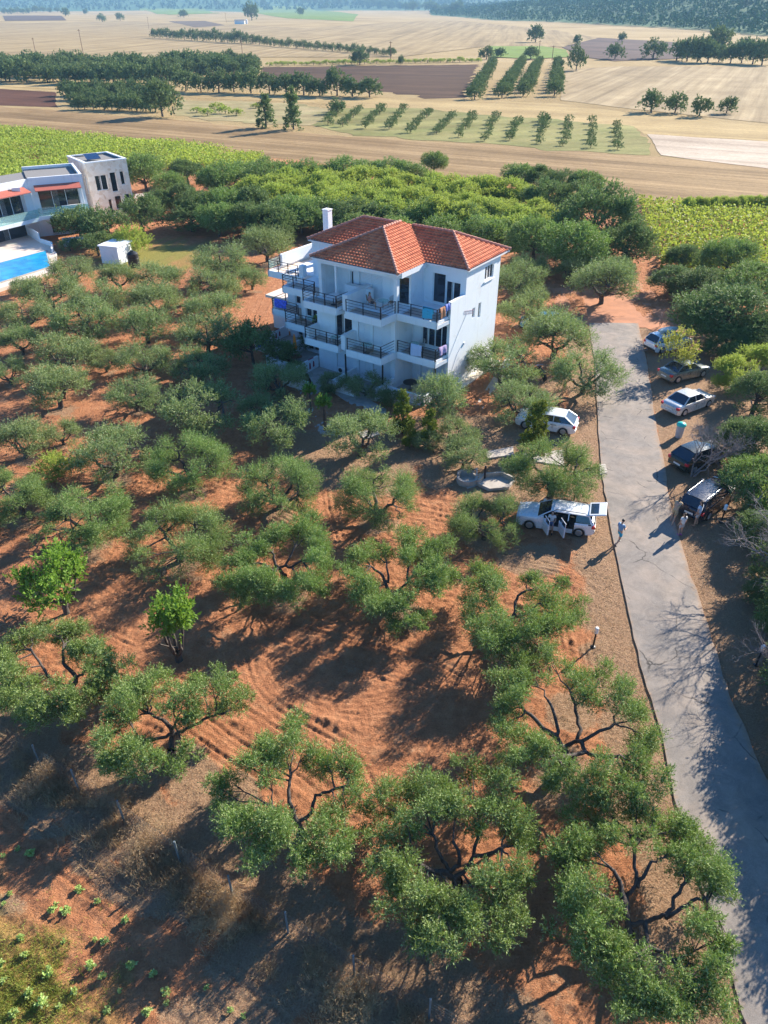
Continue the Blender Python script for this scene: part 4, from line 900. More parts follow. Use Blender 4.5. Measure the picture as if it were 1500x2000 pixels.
    pp = Sep('column', M['black'], o)
    for (x, y) in [(-3.95, -3.4), (-.2, -1.6), (-7.6, -3.4)]: pp.tube([(x, y, .05), (x, y, 2.66)], .07, 8)
    for (u_, v_, z_) in [(-5.0, .12, 3.35), (-13.2, .12, 3.35), (-9.3, -2.1, .3)]:
        ac_ = B().box(u_, u_ + .75, v_ - .26, v_ + .02, z_, z_ + .52).build('air_conditioner', M['white_paint'], o, bevel=.02); g_ = B().lathe([(0, 0), (.19, 0), (.19, .02), (0, .02)], 16).build('fan_grille', M['rail'], ac_); g_.location = (u_ + .3, v_ - .262, z_ + .26); g_.rotation_euler = (PI / 2, 0, 0)
    for (u_, v_) in [(-3.72, .52), (-11.52, .22)]: B().tube([(u_, v_, .1), (u_, v_, 6.0)], .04, 8).build('downpipe', M['white_paint'], o)
    # stains and pipes on the side wall: thin cable marks
    cb = B(); cb.tube([(.02, .05, 3.0), (.02, 1.2, 4.4), (.02, 2.6, 5.9)], .013, 5); cb.tube([(.02, .15, .9), (.02, 1.4, 2.9), (.02, 1.9, 3.3)], .013, 5); cb.box(0.001, .08, 2.3, 2.5, 3.3, 3.5); cb.build('cable', simple('grey_cable', (.60, .63, .68), .8), o)
    # sign on the side wall: a faint row of reddish curls, not legible
    sg = B(); rr = random.Random(4)
    for i in range(7):
        y = 2.2 + i * .24; z = 6.0 - .05 * i; sg.tube([(.012, y + .1 * math.cos(q), z + .16 * math.sin(q)) for q in (0.3, 1.2, 2.2, 3.2, 4.4, 5.4)], .010, 5)
    sg.build('wall_sign', simple('faded_red_paint', (.55, .35, .4), .8), o)
    # roof
    def roofh(u, v):
        h1 = np.minimum.reduce([u + 12.0, -3.55 - u, v + 2.0, 8.95 - v]); h2 = np.minimum.reduce([u + 15.5, .28 - u, v - 1.95, 8.95 - v]); return h1, h2
    st = .05; u = np.arange(-15.5, .29, st); v = np.arange(-2.0, 8.96, st); uu, vv = np.meshgrid(u, v); x = uu.ravel(); y = vv.ravel(); h1, h2 = roofh(x, y); h = np.maximum(h1, h2)
    use1 = h1 >= h2
    e1 = np.stack([x + 12.0, -3.55 - x, y + 2.0, 8.95 - y]); e2 = np.stack([x + 15.5, .28 - x, y - 1.95, 8.95 - y]); pl = np.where(use1, e1.argmin(0), e2.argmin(0))
    along = np.where(pl >= 2, x, y); up = h
    zz = ZE + .05 + h * SL + .055 * np.abs(np.sin(along * PI / .30)) + .075 * (1 - (up / .30) % 1.0)
    tid = (np.floor(along / .30).astype(int) * 71 + np.floor(up / .30).astype(int) * 131 + pl * 17) % 65536; tr = np.random.RandomState(1).rand(65536)[tid]
    tr = np.clip(.15 + .6 * tr + .3 * (vn(x, y, 1.8, 4) - .5), 0, 1)
    nx, ny = len(u), len(v); i = (np.arange(ny - 1)[:, None] * nx + np.arange(nx - 1)[None, :]).ravel(); F = np.stack([i, i + 1, i + nx + 1, i + nx], 1)
    F = F[(h[F] > -.02).all(1)]; used = np.unique(F); mp = np.full(len(x), -1); mp[used] = np.arange(len(used))
    me = quads_mesh('roof', np.stack([x, y, zz], 1)[used], mp[F], False, {'tile': tr[used]}); rf = link('roof', me, M['roof'], o)
    def rz(a, c): p, q = roofh(np.array([a]), np.array([c])); return ZE + .13 + max(float(p[0]), float(q[0])) * SL
    def cap(p, q):
        caps = B(); a = Vector((*p, rz(*p))); c = Vector((*q, rz(*q))); n = max(2, int((c - a).length / .33))
        for k in range(n): s_ = a.lerp(c, k / n); e_ = a.lerp(c, (k + 1.12) / n); caps.tube([s_ + Vector((0, 0, .02)), e_], [.13, .10], 8)
        caps.build('ridge_cap', M['cap'], rf, .9)
    hw = 4.225; A1 = (-12 + hw, -2 + hw); A2 = (-12 + hw, 8.95 - hw); hh = 3.5
    cap((-12, -2), A1); cap((-3.55, -2), A1); cap(A1, A2); cap((-15.5, 1.95), (-15.5 + hh, 1.95 + hh)); cap((-15.5, 8.95), (-15.5 + hh, 8.95 - hh)); cap((.28, 1.95), (.28 - hh, 1.95 + hh)); cap((.28, 8.95), (.28 - hh, 8.95 - hh))
    cap((-12, 5.45), (-8.5, 5.45)); cap((-3.2, 5.45), (-7.05, 5.45))
    e = B(); e.prism([(-11.95, -1.95), (-3.6, -1.95), (-3.6, 2.0), (.23, 2.0), (.23, 8.9), (-15.45, 8.9), (-15.45, 2.0), (-11.95, 2.0)], ZE - .06, ZE + .05); e.build('eaves', M['white_paint'], o)
    return o
class Sep:
    """every piece its own mesh under the same thing"""
    def __init__(s, name, mat, par): s.a = (name, mat, par)
    def box(s, *q): B().box(*q).build(*s.a); return s
    def tube(s, *q): B().tube(*q).build(*s.a); return s
def bl(u, v, z=0): 
    q = BO + BU * u + BV * v; return (float(q[0]), float(q[1]), z)
# ------------------------------------------------------------------ villa, pool, hut
def build_villa():
    # villa: local x runs along the front of the right hand block, the left block turns towards the viewer
    o = thing('villa', 'white villa with flat roofs, red awnings and glass balconies beside the pool', 'house', (-40.2, 105.8, 0), math.radians(26))
    w = B(); ops = [(.9, 6.0, 3.1, 5.6), (1.6, 6.0, .1, 2.3)]; a0, a1, l0 = (-6.8, 0), (0, 0), (-6.8 - 9 * .85, -9 * .53)
    dx = Vector((.85, .53)).normalized(); nb = Vector((-dx.y, dx.x))
    def lp(s, t): return (l0[0] + dx.x * s + nb.x * t, l0[1] + dx.y * s + nb.y * t)
    Lf = math.hypot(a0[0] - l0[0], a0[1] - l0[1]); ops2 = [(3.2, 8.0, 3.0, 5.5), (2.4, 7.6, .1, 2.3)]
    wallseg(w, a0, a1, 0, 7.0, ops, .8); wallseg(w, a1, (0, 9), 0, 7.0); w.add([(0, 9, 0), (-6.8, 9, 0), (-6.8, 9, 7), (0, 9, 7)], [(0, 1, 2, 3)])
    wallseg(w, l0, (a0[0] - .01, a0[1]), 0, 6.9, ops2, .8); q0 = lp(0, 9); w.add([(*l0, 0), (*l0, 6.9), (*q0, 6.9), (*q0, 0)], [(0, 1, 2, 3)])
    for poly in ([(-6.8, 0), (0, 0), (0, .3), (-6.6, .3)], [(-.3, .3), (0, .3), (0, 9), (-.3, 9)], [(-6.8, 8.7), (-.3, 8.7), (-.3, 9), (-6.8, 9)]): w.prism(poly, 6.99, 7.3)
    w.prism([lp(0, 0), lp(Lf - .02, 0), lp(Lf - .1, .3), lp(0, .3)], 6.89, 7.2); w.prism([lp(0, .3), lp(.3, .3), lp(.3, 9), lp(0, 9)], 6.89, 7.2)
    w.build('wall', M['white_wall'], o)
    B().prism([(-6.7, .3), (-.3, .3), (-.3, 8.7), (-6.7, 8.7)], 6.7, 6.85).build('roof', M['grey_roof'], o); B().prism([lp(.3, .3), lp(Lf - .1, .3), (-6.75, 8.5), lp(.3, 8.8)], 6.55, 6.69).build('roof', M['grey_roof'], o)
    for (a, c, q, n) in [(a0, a1, ops[0], 3), (a0, a1, ops[1], 2), (l0, a0, ops2[0], 3), (l0, a0, ops2[1], 2)]: opening(o, a, c, q, 'glass', n, .75)
    def awn(s0, s1, pt):
        aw = B(); t = [(s0, -.03, 6.3), (s1, -.03, 6.3), (s1, -1.5, 5.85), (s0, -1.5, 5.85)]; v_ = [(*pt(s, y), z) for s, y, z in t] + [(*pt(s, y), z + .09) for s, y, z in t]
        aw.add(v_, [(0, 1, 2, 3), (7, 6, 5, 4), (3, 2, 6, 7), (0, 3, 7, 4), (1, 5, 6, 2), (0, 4, 5, 1)]); aw.build('awning', M['awning'], o)
        for s in (s0 + .05, s1 - .05): B().tube([(*pt(s, -1.45), 2.9), (*pt(s, -1.45), 5.9)], .04, 6).build('awning_post', M['white_paint'], o)
    rp_ = lambda s, y: (-6.8 + s, y); awn(.6, 6.3, rp_); awn(2.9, 8.2, lp)
    b1 = B().prism([rp_(.3, -.01), rp_(6.75, -.01), rp_(6.75, -2.0), rp_(.3, -2.0)], 2.5, 2.95).build('balcony', M['white_wall'], o); B().prism([rp_(.35, -1.95), rp_(6.7, -1.95), rp_(6.7, -1.91), rp_(.35, -1.91)], 2.95, 3.95).build('glass_rail', M['glass_green'], b1)
    b2 = B().prism([lp(.2, -.01), lp(8.6, -.01), lp(8.6, -1.9), lp(.2, -1.9)], 2.4, 2.85).build('balcony', M['white_wall'], o); B().prism([lp(.25, -1.85), lp(8.5, -1.85), lp(8.5, -1.81), lp(.25, -1.81)], 2.85, 3.85).build('glass_rail', M['glass_green'], b2)
    B().box(-3.4, -.9, -1.5, -.9, 2.95, 3.4).box(-3.4, -.9, -.9, -.7, 2.95, 3.8).build('sofa', M['white_paint'], o)
    q = lp(6.8, -.5); B().box(q[0] - .5, q[0] + .5, q[1] - .2, q[1] + .2, 6.1, 6.6).build('air_conditioner', M['white_paint'], o)
    pn = B()
    for k in range(3): q = lp(1.2 + 1.7 * k, 2.0); M_ = Matrix.Translation((q[0], q[1], 6.75)) @ Matrix.Rotation(.5, 4, 'X'); pn.box(0, 1.4, 0, 2.2, .1, .16, M_)
    pn.build('solar_panels', M['panel'], o)
    # stone tower
    t = thing('stone_tower', 'two storey rubble stone tower house with slim windows beside the white villa', 'house', (-42.0, 112.6, 0), math.radians(38))
    w = B(); W_ = 6.0; D_ = 7.4; H_ = 7.4; fo = [(1.0, 2.7, 3.7, 5.7), (3.2, 4.1, 3.3, 5.9), (4.7, 5.3, 4.1, 5.9), (2.3, 2.8, .1, 2.4), (3.3, 4.3, .9, 2.7), (4.8, 5.6, 1.4, 2.8)]
    wallseg(w, (0, 0), (W_, 0), 0, H_, fo, .3); wallseg(w, (0, D_), (0, 0), 0, H_, [(5.7, 6.7, 3.2, 5.5)], .3); w.add([(W_, 0, 0), (W_, D_, 0), (W_, D_, H_), (W_, 0, H_), (0, D_, 0), (0, D_, H_)], [(0, 1, 2, 3), (1, 4, 5, 2)])
    w.build('wall', M['stone'], t)
    for q in fo: opening(t, (0, 0), (W_, 0), q, 'glass', 1 if q[1] - q[0] < 1.3 else 2, .25)
    opening(t, (0, D_), (0, 0), (5.7, 6.7, 3.2, 5.5), 'shutter', 1, .2)
    c = B(); c.box(-.06, W_ + .06, -.06, .3, H_, H_ + .15); c.box(-.06, .3, .3, D_, H_, H_ + .15); c.box(W_ - .3, W_ + .06, .3, D_, H_, H_ + .15); c.box(.3, W_ - .3, D_ - .3, D_, H_, H_ + .15); c.build('coping', M['white_wall'], t)
    B().box(.2, W_ - .2, .2, D_ - .2, H_ - .3, H_ - .15).build('roof', M['grey_roof'], t)
    pn = B(); M_ = Matrix.Translation((1.2, 2.4, H_ - .05)) @ Matrix.Rotation(.35, 4, 'X'); pn.box(0, 2, 0, 1.6, .1, .18, M_); pn.build('solar_panel', M['panel'], t)
    x0 = np.array(P(270, 395)); x1 = np.array(P(325, 412)); wa = B(); wa.tube([(x0[0], x0[1], .2), ((x0[0] + x1[0]) / 2, x0[1] - .5, .5), (x1[0], x1[1], .2)], 1.1, 7); ww = wa.build('stone_wall', M['stone']); setp(ww, 'low pale rubble wall curving away right of the stone tower', 'wall')
    # pool and its terrace
    q = [P(-90, 545), P(95, 496), P(104, 528), P(-90, 590)]; tp = [P(-120, 478), P(60, 464), P(92, 478), P(112, 500), P(112, 533), P(-110, 608)]
    te = B().prism(tp, -.3, .38).build('pool_terrace', M['terrace_tile']); setp(te, 'pale paved terrace around the swimming pool', kind='structure')
    po = thing('swimming_pool', 'bright blue swimming pool at the left edge in front of the villa', 'pool', (0, 0, 0))
    B().prism(q, .38, .50).build('rim', M['pale_stone'], po); g = [(np.array(p) - np.mean(q, 0)) * .95 + np.mean(q, 0) for p in q]; B().prism([tuple(p) for p in g], .3, .52).build('water', M['pool'], po)
    # sun lounger cushions
    for (px, py, lab) in [(150, 478, 'white garden sofa on the terrace between the villa and the bushes')]:
        x, y = P(px, py); s = thing('garden_sofa', lab, 'sofa', (x, y, .0), .4); B().box(-1.6, 1.6, -.5, .5, .0, .45).build('seat', M['white_paint'], s, bevel=.05); B().box(-1.6, 1.6, .3, .5, .45, .9).build('backrest', M['white_paint'], s, bevel=.05)
    # white retaining wall pieces
    wq = [P(58, 466), P(80, 480), P(103, 487), P(103, 500)]; b = B()
    for a, c in zip(wq[:-1], wq[1:]):
        d = Vector((c[0] - a[0], c[1] - a[1], 0)).normalized(); nn = Vector((-d.y, d.x, 0)) * .15; b.prism([(a[0], a[1]), (c[0], c[1]), (c[0] + nn.x, c[1] + nn.y), (a[0] + nn.x, a[1] + nn.y)], 0, 1.6 if a is wq[0] else .9)
    setp(b.build('garden_wall', M['white_wall']), 'white stepped garden wall at the head of the pool', 'wall')
    # utility hut and tank
    x, y = P(200, 514); h = thing('utility_hut', 'small white flat roofed utility hut beside the black tank', 'shed', (x, y, 0), math.radians(-18))
    b = B(); b.box(0, 2.5, 0, 2.9, -.2, 2.0); b.build('wall', M['white_wall'], h); B().box(-.12, 2.62, -.12, 3.02, 2.0, 2.14).build('roof', M['white_wall'], h); B().box(.15, 1.6, -.03, 0, .1, 1.7).build('door', M['shutter'], h)
    x, y = P(263, 521); b = B().lathe([(.62, 0), (.66, .1), (.66, .5), (.69, .53), (.66, .56), (.66, 1.0), (.69, 1.03), (.66, 1.06), (.64, 1.55), (.40, 1.75), (.22, 1.78), (.22, 1.88), (.0, 1.9)], 20).build('water_tank', M['black'], smooth=.7); b.location = (x, y, 0); setp(b, 'black ribbed plastic water tank standing against the white hut', 'tank')
# ------------------------------------------------------------------ cars
def car(name, label, loc, hd, L, Wd, H, style, paint, rack=None, opendoors=False, trim=None):
    """local x: front is +x, origin at the middle of the footprint. style: 'saloon', 'hatch', 'estate'"""
    o = thing(name, label, 'car', loc, hd); pm = paint; hw = Wd / 2; cl = .20; wr = .32
    belt = {'saloon': .66, 'hatch': .66, 'estate': .655}[style] * H; hood = belt * .93
    xr, xf = -L / 2, L / 2; wx = (xr + .19 * L, xf - .18 * L)
    cab = {'saloon': (xr + .14 * L, xr + .30 * L, xr + .58 * L, xr + .73 * L), 'hatch': (xr + .03 * L, xr + .19 * L, xr + .54 * L, xr + .73 * L), 'estate': (xr + .015 * L, xr + .10 * L, xr + .57 * L, xr + .73 * L)}[style]
    xs = sorted(set([xr, xr + .04, xr + .12, xr + .25] + list(np.arange(xr + .35, xf - .3, .07)) + [xf - .25, xf - .12, xf - .04, xf]))
    def top(x):
        if x > cab[3]: t = (x - cab[3]) / (xf - cab[3]); return belt - (belt - hood) * .2 - .17 * t ** 1.8 * belt - .02
        if x < cab[0]: t = (cab[0] - x) / (cab[0] - xr); return belt + .0 - .06 * t ** 2
        return belt
    ring = []
    for x in xs:
        s = abs(2 * x / L); w_ = hw * (1 - .16 * s ** 5 - .04 * (1 - s) * 0); e = max(0, (s - .93) / .07)
        zt = top(x) - e * .12 * belt; zb = cl + e * .16; ar = 0
        for q in wx:
            if abs(x - q) < wr + .05: ar = max(ar, math.sqrt((wr + .05) ** 2 - (x - q) ** 2) + wr * .98)
        zs = max(zb, ar); zs = min(zs, zt - .2)
        ring.append([(0, zb), (w_ * .80, zb), (w_ * .985, zs), (w_ * 1.0, max(zs + .05, .42 * belt + .1)), (w_ * .985, zt - .10), (w_ * .93, zt - .03), (w_ * .80, zt), (0, zt + .015)])
    V = []; F = []; k = 15
    for x, r in zip(xs, ring):
        pts = [(x, -y, z) for y, z in r] + [(x, y, z) for y, z in reversed(r[1:-1])]
        V += pts
    k = len(pts); drs = []
    if opendoors: drs = [(cab[1] + .16 * L, cab[1] + .335 * L), (cab[1] + .36 * L, cab[2] + .06 * L)]
    for i in range(len(xs) - 1):
        xm = (xs[i] + xs[i + 1]) / 2
        for j in range(k):
            if any(a < xm < c for a, c in drs) and k - 7 <= j + 0 and False: continue
            q = (i * k + j, i * k + (j + 1) % k, (i + 1) * k + (j + 1) % k, (i + 1) * k + j)
            zc = sum(V[n][2] for n in q) / 4; yc = sum(V[n][1] for n in q) / 4
            if drs and yc > hw * .8 and any(a < xm < c for a, c in drs) and zc > .36: continue
            if drs and abs(yc) < hw * .9 and zc > belt * .9 and cab[0] + .2 < xm < cab[3] - .3: continue
            F.append(q)
    F.append(tuple(range(k))[::-1]); n0 = (len(xs) - 1) * k; F.append(tuple(range(n0, n0 + k)))
    b = B(); b.v = V; b.f = F
    # cabin frame: roof skin and pillars
    rw = hw * .69; bw = hw * .92; zr = H - .045
    def rp(x, y, z): return (x, y, z)
    nx_, ny_ = 8, 6; g = []
    for i in range(nx_ + 1):
        for j in range(ny_ + 1):
            t = i / nx_; s = j / ny_ * 2 - 1; x = cab[1] - .02 + (cab[2] - cab[1] + .04) * t; g.append((x, s * (rw + .03), H - .055 * s * s - .05 * (2 * t - 1) ** 2 * (1.0 if t > .5 else .6)))
    base = len(b.v); b.v += g
    for i in range(nx_):
        for j in range(ny_): a = base + i * (ny_ + 1) + j; b.f.append((a, a + ny_ + 1, a + ny_ + 2, a + 1))
    def pillar(p, q, wdt):
        p = Vector(p); q = Vector(q); b.tube([p, q], wdt, 4)
    midx = [cab[1] + (cab[2] - cab[1]) * .52]
    for s in (-1, 1):
        b.tube([(cab[3] - .02, s * bw * .95, belt - .02), (cab[2], s * rw, H - .10)], .035, 5); b.tube([(cab[1], s * rw, H - .09), (cab[2], s * rw, H - .10)], .035, 5)
        b.tube([(cab[0] + .05, s * bw * .94, belt - .02), (cab[1], s * rw, H - .09)], .05, 5)
        for mx in midx: b.tube([(mx, s * bw * .97, belt), (mx, s * (rw + .01), H - .09)], .035, 4)
        if style != 'saloon':  # wide rear side panel
            t = .16 * L if style == 'hatch' else .07 * L
            y0, y1 = s * bw * .975, s * (rw + .012); A = [(cab[0] + .05, y0, belt - .02), (cab[0] + t + .12, y0, belt - .02), (cab[1] + t * .5, y1, H - .1), (cab[1], y1, H - .1)]
            ins = [(x, y - s * .04, z) for x, y, z in A]; b.add(A + ins, [(0, 1, 2, 3), (7, 6, 5, 4), (0, 4, 5, 1), (1, 5, 6, 2), (2, 6, 7, 3), (3, 7, 4, 0)])
    b.build('body', pm, o, .6)
    def slab(nm, q, mat, th=.02):
        q = [Vector(p) for p in q]; n = (q[1] - q[0]).cross(q[2] - q[0]).normalized() * th; B().add([tuple(p) for p in q] + [tuple(p - n) for p in q], [(0, 1, 2, 3), (7, 6, 5, 4), (0, 4, 5, 1), (1, 5, 6, 2), (2, 6, 7, 3), (3, 7, 4, 0)]).build(nm, M[mat], o)
    zt_ = H - .085
    slab('windscreen', [(cab[3], -bw * .93, belt - .015), (cab[3], bw * .93, belt - .015), (cab[2], rw, zt_), (cab[2], -rw, zt_)], 'glass')
    if not opendoors: slab('rear_window', [(cab[0], bw * .9, belt + .01), (cab[0], -bw * .9, belt + .01), (cab[1], -rw, zt_), (cab[1], rw, zt_)], 'glass')
    for s in (-1, 1):
        if opendoors and s == 1:
            a, c = cab[0] + .22, cab[1] + .15 * L; slab('side_window', [(a, s * bw * .96, belt - .01), (c, s * bw * .96, belt - .01), (c, s * rw, zt_), (cab[1] + .02, s * rw, zt_)][::s], 'glass'); continue
        slab('side_window', [(cab[0] + .08, s * bw * .955, belt - .01), (cab[3] - .05, s * bw * .955, belt - .01), (cab[2], s * rw * .99, zt_), (cab[1], s * rw * .99, zt_)][::s], 'glass')
    for s in (-1, 1):
        w0 = B(); w0.lathe([(.0, -.11), (.29, -.11), (wr, -.08), (wr, .08), (.29, .11), (0, .11)], 20); me = w0.mesh('wheel', .6)
        for q in wx:
            wo = link('wheel', me, M['tyre'], o); wo.location = (q, s * (hw - .12), wr); wo.rotation_euler = (PI / 2, 0, 0)
            rb = B(); rb.lathe([(.205, 0), (.205, .02), (.185, .03)], 18)
            for a in range(5): rb.box(-.03, .03, .02, .19, .028, .045, Matrix.Rotation(a * 2 * PI / 5, 4, 'Z'))
            r_ = rb.build('rim', M['rim'], wo); r_.location = (0, 0, -s * .105); r_.rotation_euler = (0 if s < 0 else PI, 0, 0)
    for s in (-1, 1):
        zl = belt * .80
        tl = B().box(xr - .005, xr + .20, s * hw * .80 - .13, s * hw * .80 + .13, zl - .10, zl + .09)
        tl.build('tail_light', M['red_light'], o, bevel=.02); B().box(xf - .34, xf - .035, s * hw * .74 - .14, s * hw * .74 + .14, belt * .66, belt * .66 + .13).build('headlight', M['clear_light'], o, bevel=.02)
        mr = B().box(cab[3] - .35, cab[3] - .17, s * (hw + .02) - .09, s * (hw + .02) + .09, belt, belt + .15); mr.build('mirror', pm, o, bevel=.02)
    B().box(xr - .03, xr + .02, -.27, .27, belt * .52, belt * .52 + .11).build('number_plate', M['plate'], o)
    bb = B(); bb.box(xr - .03, xr + .15, -hw * .82, hw * .82, cl + .1, cl + .28); bb.build('bumper', M['black'] if trim else pm, o, bevel=.03)
    sm = Sep('door_trim', M['black'], o)
    for s in (-1, 1):
        if opendoors and s == 1: continue
        for x in (midx[0] + .02, cab[3] - .30, cab[1] + .17 * L): sm.box(x - .007, x + .007, s * hw * 1.002 - .004, s * hw * 1.002 + .004, cl + .25, belt - .12)
        for x in (midx[0] - .18, cab[1] + .20 * L): sm.box(x - .09, x + .09, s * hw * 1.0 - .018, s * hw * 1.0 + .018, belt - .2, belt - .17)
    if rack:
        rb = B()
        for s in (-1, 1): rb.tube([(cab[1] + .1, s * (rw - .03), H - .07), (cab[1] + .2, s * (rw - .03), H + .03), (cab[2] - .3, s * (rw - .03), H + .03), (cab[2] - .15, s * (rw - .03), H - .07)], .018, 6)
        rb.build('roof_rails', M[rack], o)
    if opendoors:
        it = B(); it.box(cab[0] + .1, cab[3] - .35, -hw * .86, hw * .84, .30, .37); it.box(cab[3] - .75, cab[3] - .45, -hw * .8, hw * .8, .37, belt - .05)
        for sx in (cab[2] - .25, cab[2] - 1.15):
            for sy in ((-.38, .38) if sx > cab[2] - .5 else (-.38, .0, .38)): it.box(sx - .5, sx, sy - .22 if sx > cab[2] - .5 else sy - .2, sy + .22 if sx > cab[2] - .5 else sy + .2, .37, .62); it.box(sx - .62, sx - .45, sy - .2, sy + .2, .62, 1.12)
        it.build('seat', M['interior'], o)
        for (x, wd_, angd) in ((drs[1][1] + .04, drs[1][1] - drs[1][0], 62), (drs[0][1] + .02, drs[0][1] - drs[0][0], 62)):
            R_ = Matrix.Translation((x, hw * 1.0, 0)) @ Matrix.Rotation(-math.radians(angd), 4, 'Z')
            d = B(); d.box(-wd_, 0, 0, .09, .30, belt - .03, R_); d.box(-wd_ + .02, -wd_ + .07, .01, .05, belt - .03, H - .22, R_); d.box(-wd_ + .05, -.12, .01, .05, H - .26, H - .2, R_); d.box(-.30, -.25, .01, .05, belt - .03, H - .22, R_)
            do = d.build('door', pm, o, bevel=.015); B().box(-wd_ + .07, -.27, .02, .035, belt - .04, H - .25, R_).build('pane', M['glass'], do); B().box(-wd_ + .06, -.06, -.012, .0, .36, belt - .08, R_).build('trim', M['interior'], do)
        R_ = Matrix.Translation((cab[1] + .0, 0, H - .05)) @ Matrix.Rotation(-math.radians(-12), 4, 'Y')
        d = B(); d.box(-.98, 0, -rw - .08, rw + .08, 0, .09, R_); tg = d.build('tailgate', pm, o, bevel=.03); B().box(-.55, -.1, -rw + .08, rw - .08, .091, .10, R_).build('pane', M['glass'], tg)
        B().box(xr + .03, xr + .07, -hw * .72, hw * .72, belt * .75, belt + .02).build('boot_opening', M['interior'], o)
        B().box(xr + .2, xr + .7, -.4, .3, belt - .1, belt + .18).build('luggage', M['interior'], o, bevel=.05)
    return o
def build_cars():
    white = carpaint('white_paint_car', (.80, .82, .84)); silver = carpaint('silver_paint', (.46, .49, .49), .55); grey = carpaint('grey_green_paint', (.20, .23, .215), .5); beige = carpaint('champagne_paint', (.68, .66, .62), .4)
    blackp = carpaint('black_green_paint', (.018, .025, .02), .2); navy = carpaint('navy_paint', (.012, .016, .035), .3); blue = carpaint('blue_paint', (.03, .20, .38), .2)
    A = math.radians
    def at(px, py, z=0): x, y = P(px, py, z); return (x, y, gz(x, y) + .02)
    x, y = 10.35, 36.15; car('estate_car', 'white estate car with two side doors and the tailgate standing open on the orange soil', (x, y, gz(x, y)), A(164), 4.6, 1.80, 1.50, 'estate', white, 'black', True, True)
    car('suv', 'white compact SUV carrying a pale green roof box, parked first beyond the road end', at(1302, 683), A(24), 4.3, 1.8, 1.58, 'estate', white, 'black', False, True)
    car('saloon_car', 'grey green saloon half hidden by the yellowing tree', at(1332, 738), A(26), 4.4, 1.74, 1.45, 'saloon', grey)
    car('saloon_car', 'champagne saloon under the dead branches with its rear to the lane', at(1341, 797), A(33), 4.5, 1.78, 1.45, 'saloon', beige)
    car('hatchback', 'black hatchback parked under the dead grey tree', at(1360, 905), A(30), 4.2, 1.78, 1.5, 'hatch', blackp)
    car('estate_car', 'dark blue estate with chrome roof rails next to the standing people', at(1378, 987), A(43), 4.8, 1.85, 1.5, 'estate', navy, 'chrome')
    car('hatchback', 'white hatchback among the olives on the left side of the lane', at(1066, 836), A(158), 4.4, 1.82, 1.44, 'hatch', white)
    car('small_car', 'blue car hidden behind the olive tree by the end of the lane', at(1056, 640), A(170), 4.0, 1.7, 1.5, 'hatch', blue)
    # roof box on the SUV: a thing of its own
    x, y, z = at(1302, 683); b = B(); n = 10
    for i in range(n + 1):
        t = i / n; s = math.sin(PI * min(1, max(0.03, t * .97 + .02))) ** .35; xx = -1.05 + 2.1 * t
        for j in range(10): a = 2 * PI * j / 10; b.v.append((xx, .40 * s * math.copysign(abs(math.cos(a)) ** .6, math.cos(a)), .17 * s * math.copysign(abs(math.sin(a)) ** .7, math.sin(a))))
    for i in range(n):
        for j in range(10): a = i * 10 + j; c = i * 10 + (j + 1) % 10; b.f.append((a, c, c + 10, a + 10))
    b.f += [tuple(range(9, -1, -1)), tuple(range(n * 10, n * 10 + 10))]
    q = thing('roof_box', 'pale green roof box strapped on the white compact SUV', 'roof box', (x - .35 * math.cos(A(24)), y - .35 * math.sin(A(24)), z + 1.58), A(24))
    s = b.build('shell', simple('pale_green_plastic', (.35, .42, .40), .35), q, .8); s.location = (0, 0, .24); B().box(-.5, -.42, -.55, .55, .03, .08).box(.5, .58, -.55, .55, .03, .08).build('crossbar', M['black'], q)
    # motorcycle
    x, y, z = at(1055, 738); m = thing('motorcycle', 'dark motorcycle parked between the olives left of the lane', 'motorcycle', (x, y, z), 1.9)
    for q in (-.68, .68): w_ = B().lathe([(.2, -.05), (.30, -.05), (.30, .05), (.2, .05)], 18).build('wheel', M['tyre'], m); w_.location = (q, 0, .3); w_.rotation_euler = (PI / 2, 0, 0)
    B().tube([(-.68, 0, .3), (-.2, 0, .55), (.3, 0, .6), (.5, 0, .85)], .05, 6).box(-.25, .25, -.14, .14, .3, .58).build('frame', M['rail'], m); B().tube([(-.02, 0, .72), (.2, 0, .80), (.42, 0, .74)], [.1, .16, .1], 10).build('fuel_tank', blackp, m); B().box(-.65, .0, -.13, .13, .66, .76).build('seat', M['black'], m, bevel=.03)
    B().tube([(.68, .06, .3), (.5, .06, .95)], .025, 6).tube([(.68, -.06, .3), (.5, -.06, .95)], .025, 6).tube([(.42, .38, 1.0), (.5, 0, .96), (.42, -.38, 1.0)], .02, 6).build('fork', M['chrome'], m); B().lathe([(.05, 0), (.09, .03), (.08, .1), (0, .12)], 10, (.62, 0, .8)).build('headlight', M['clear_light'], m)
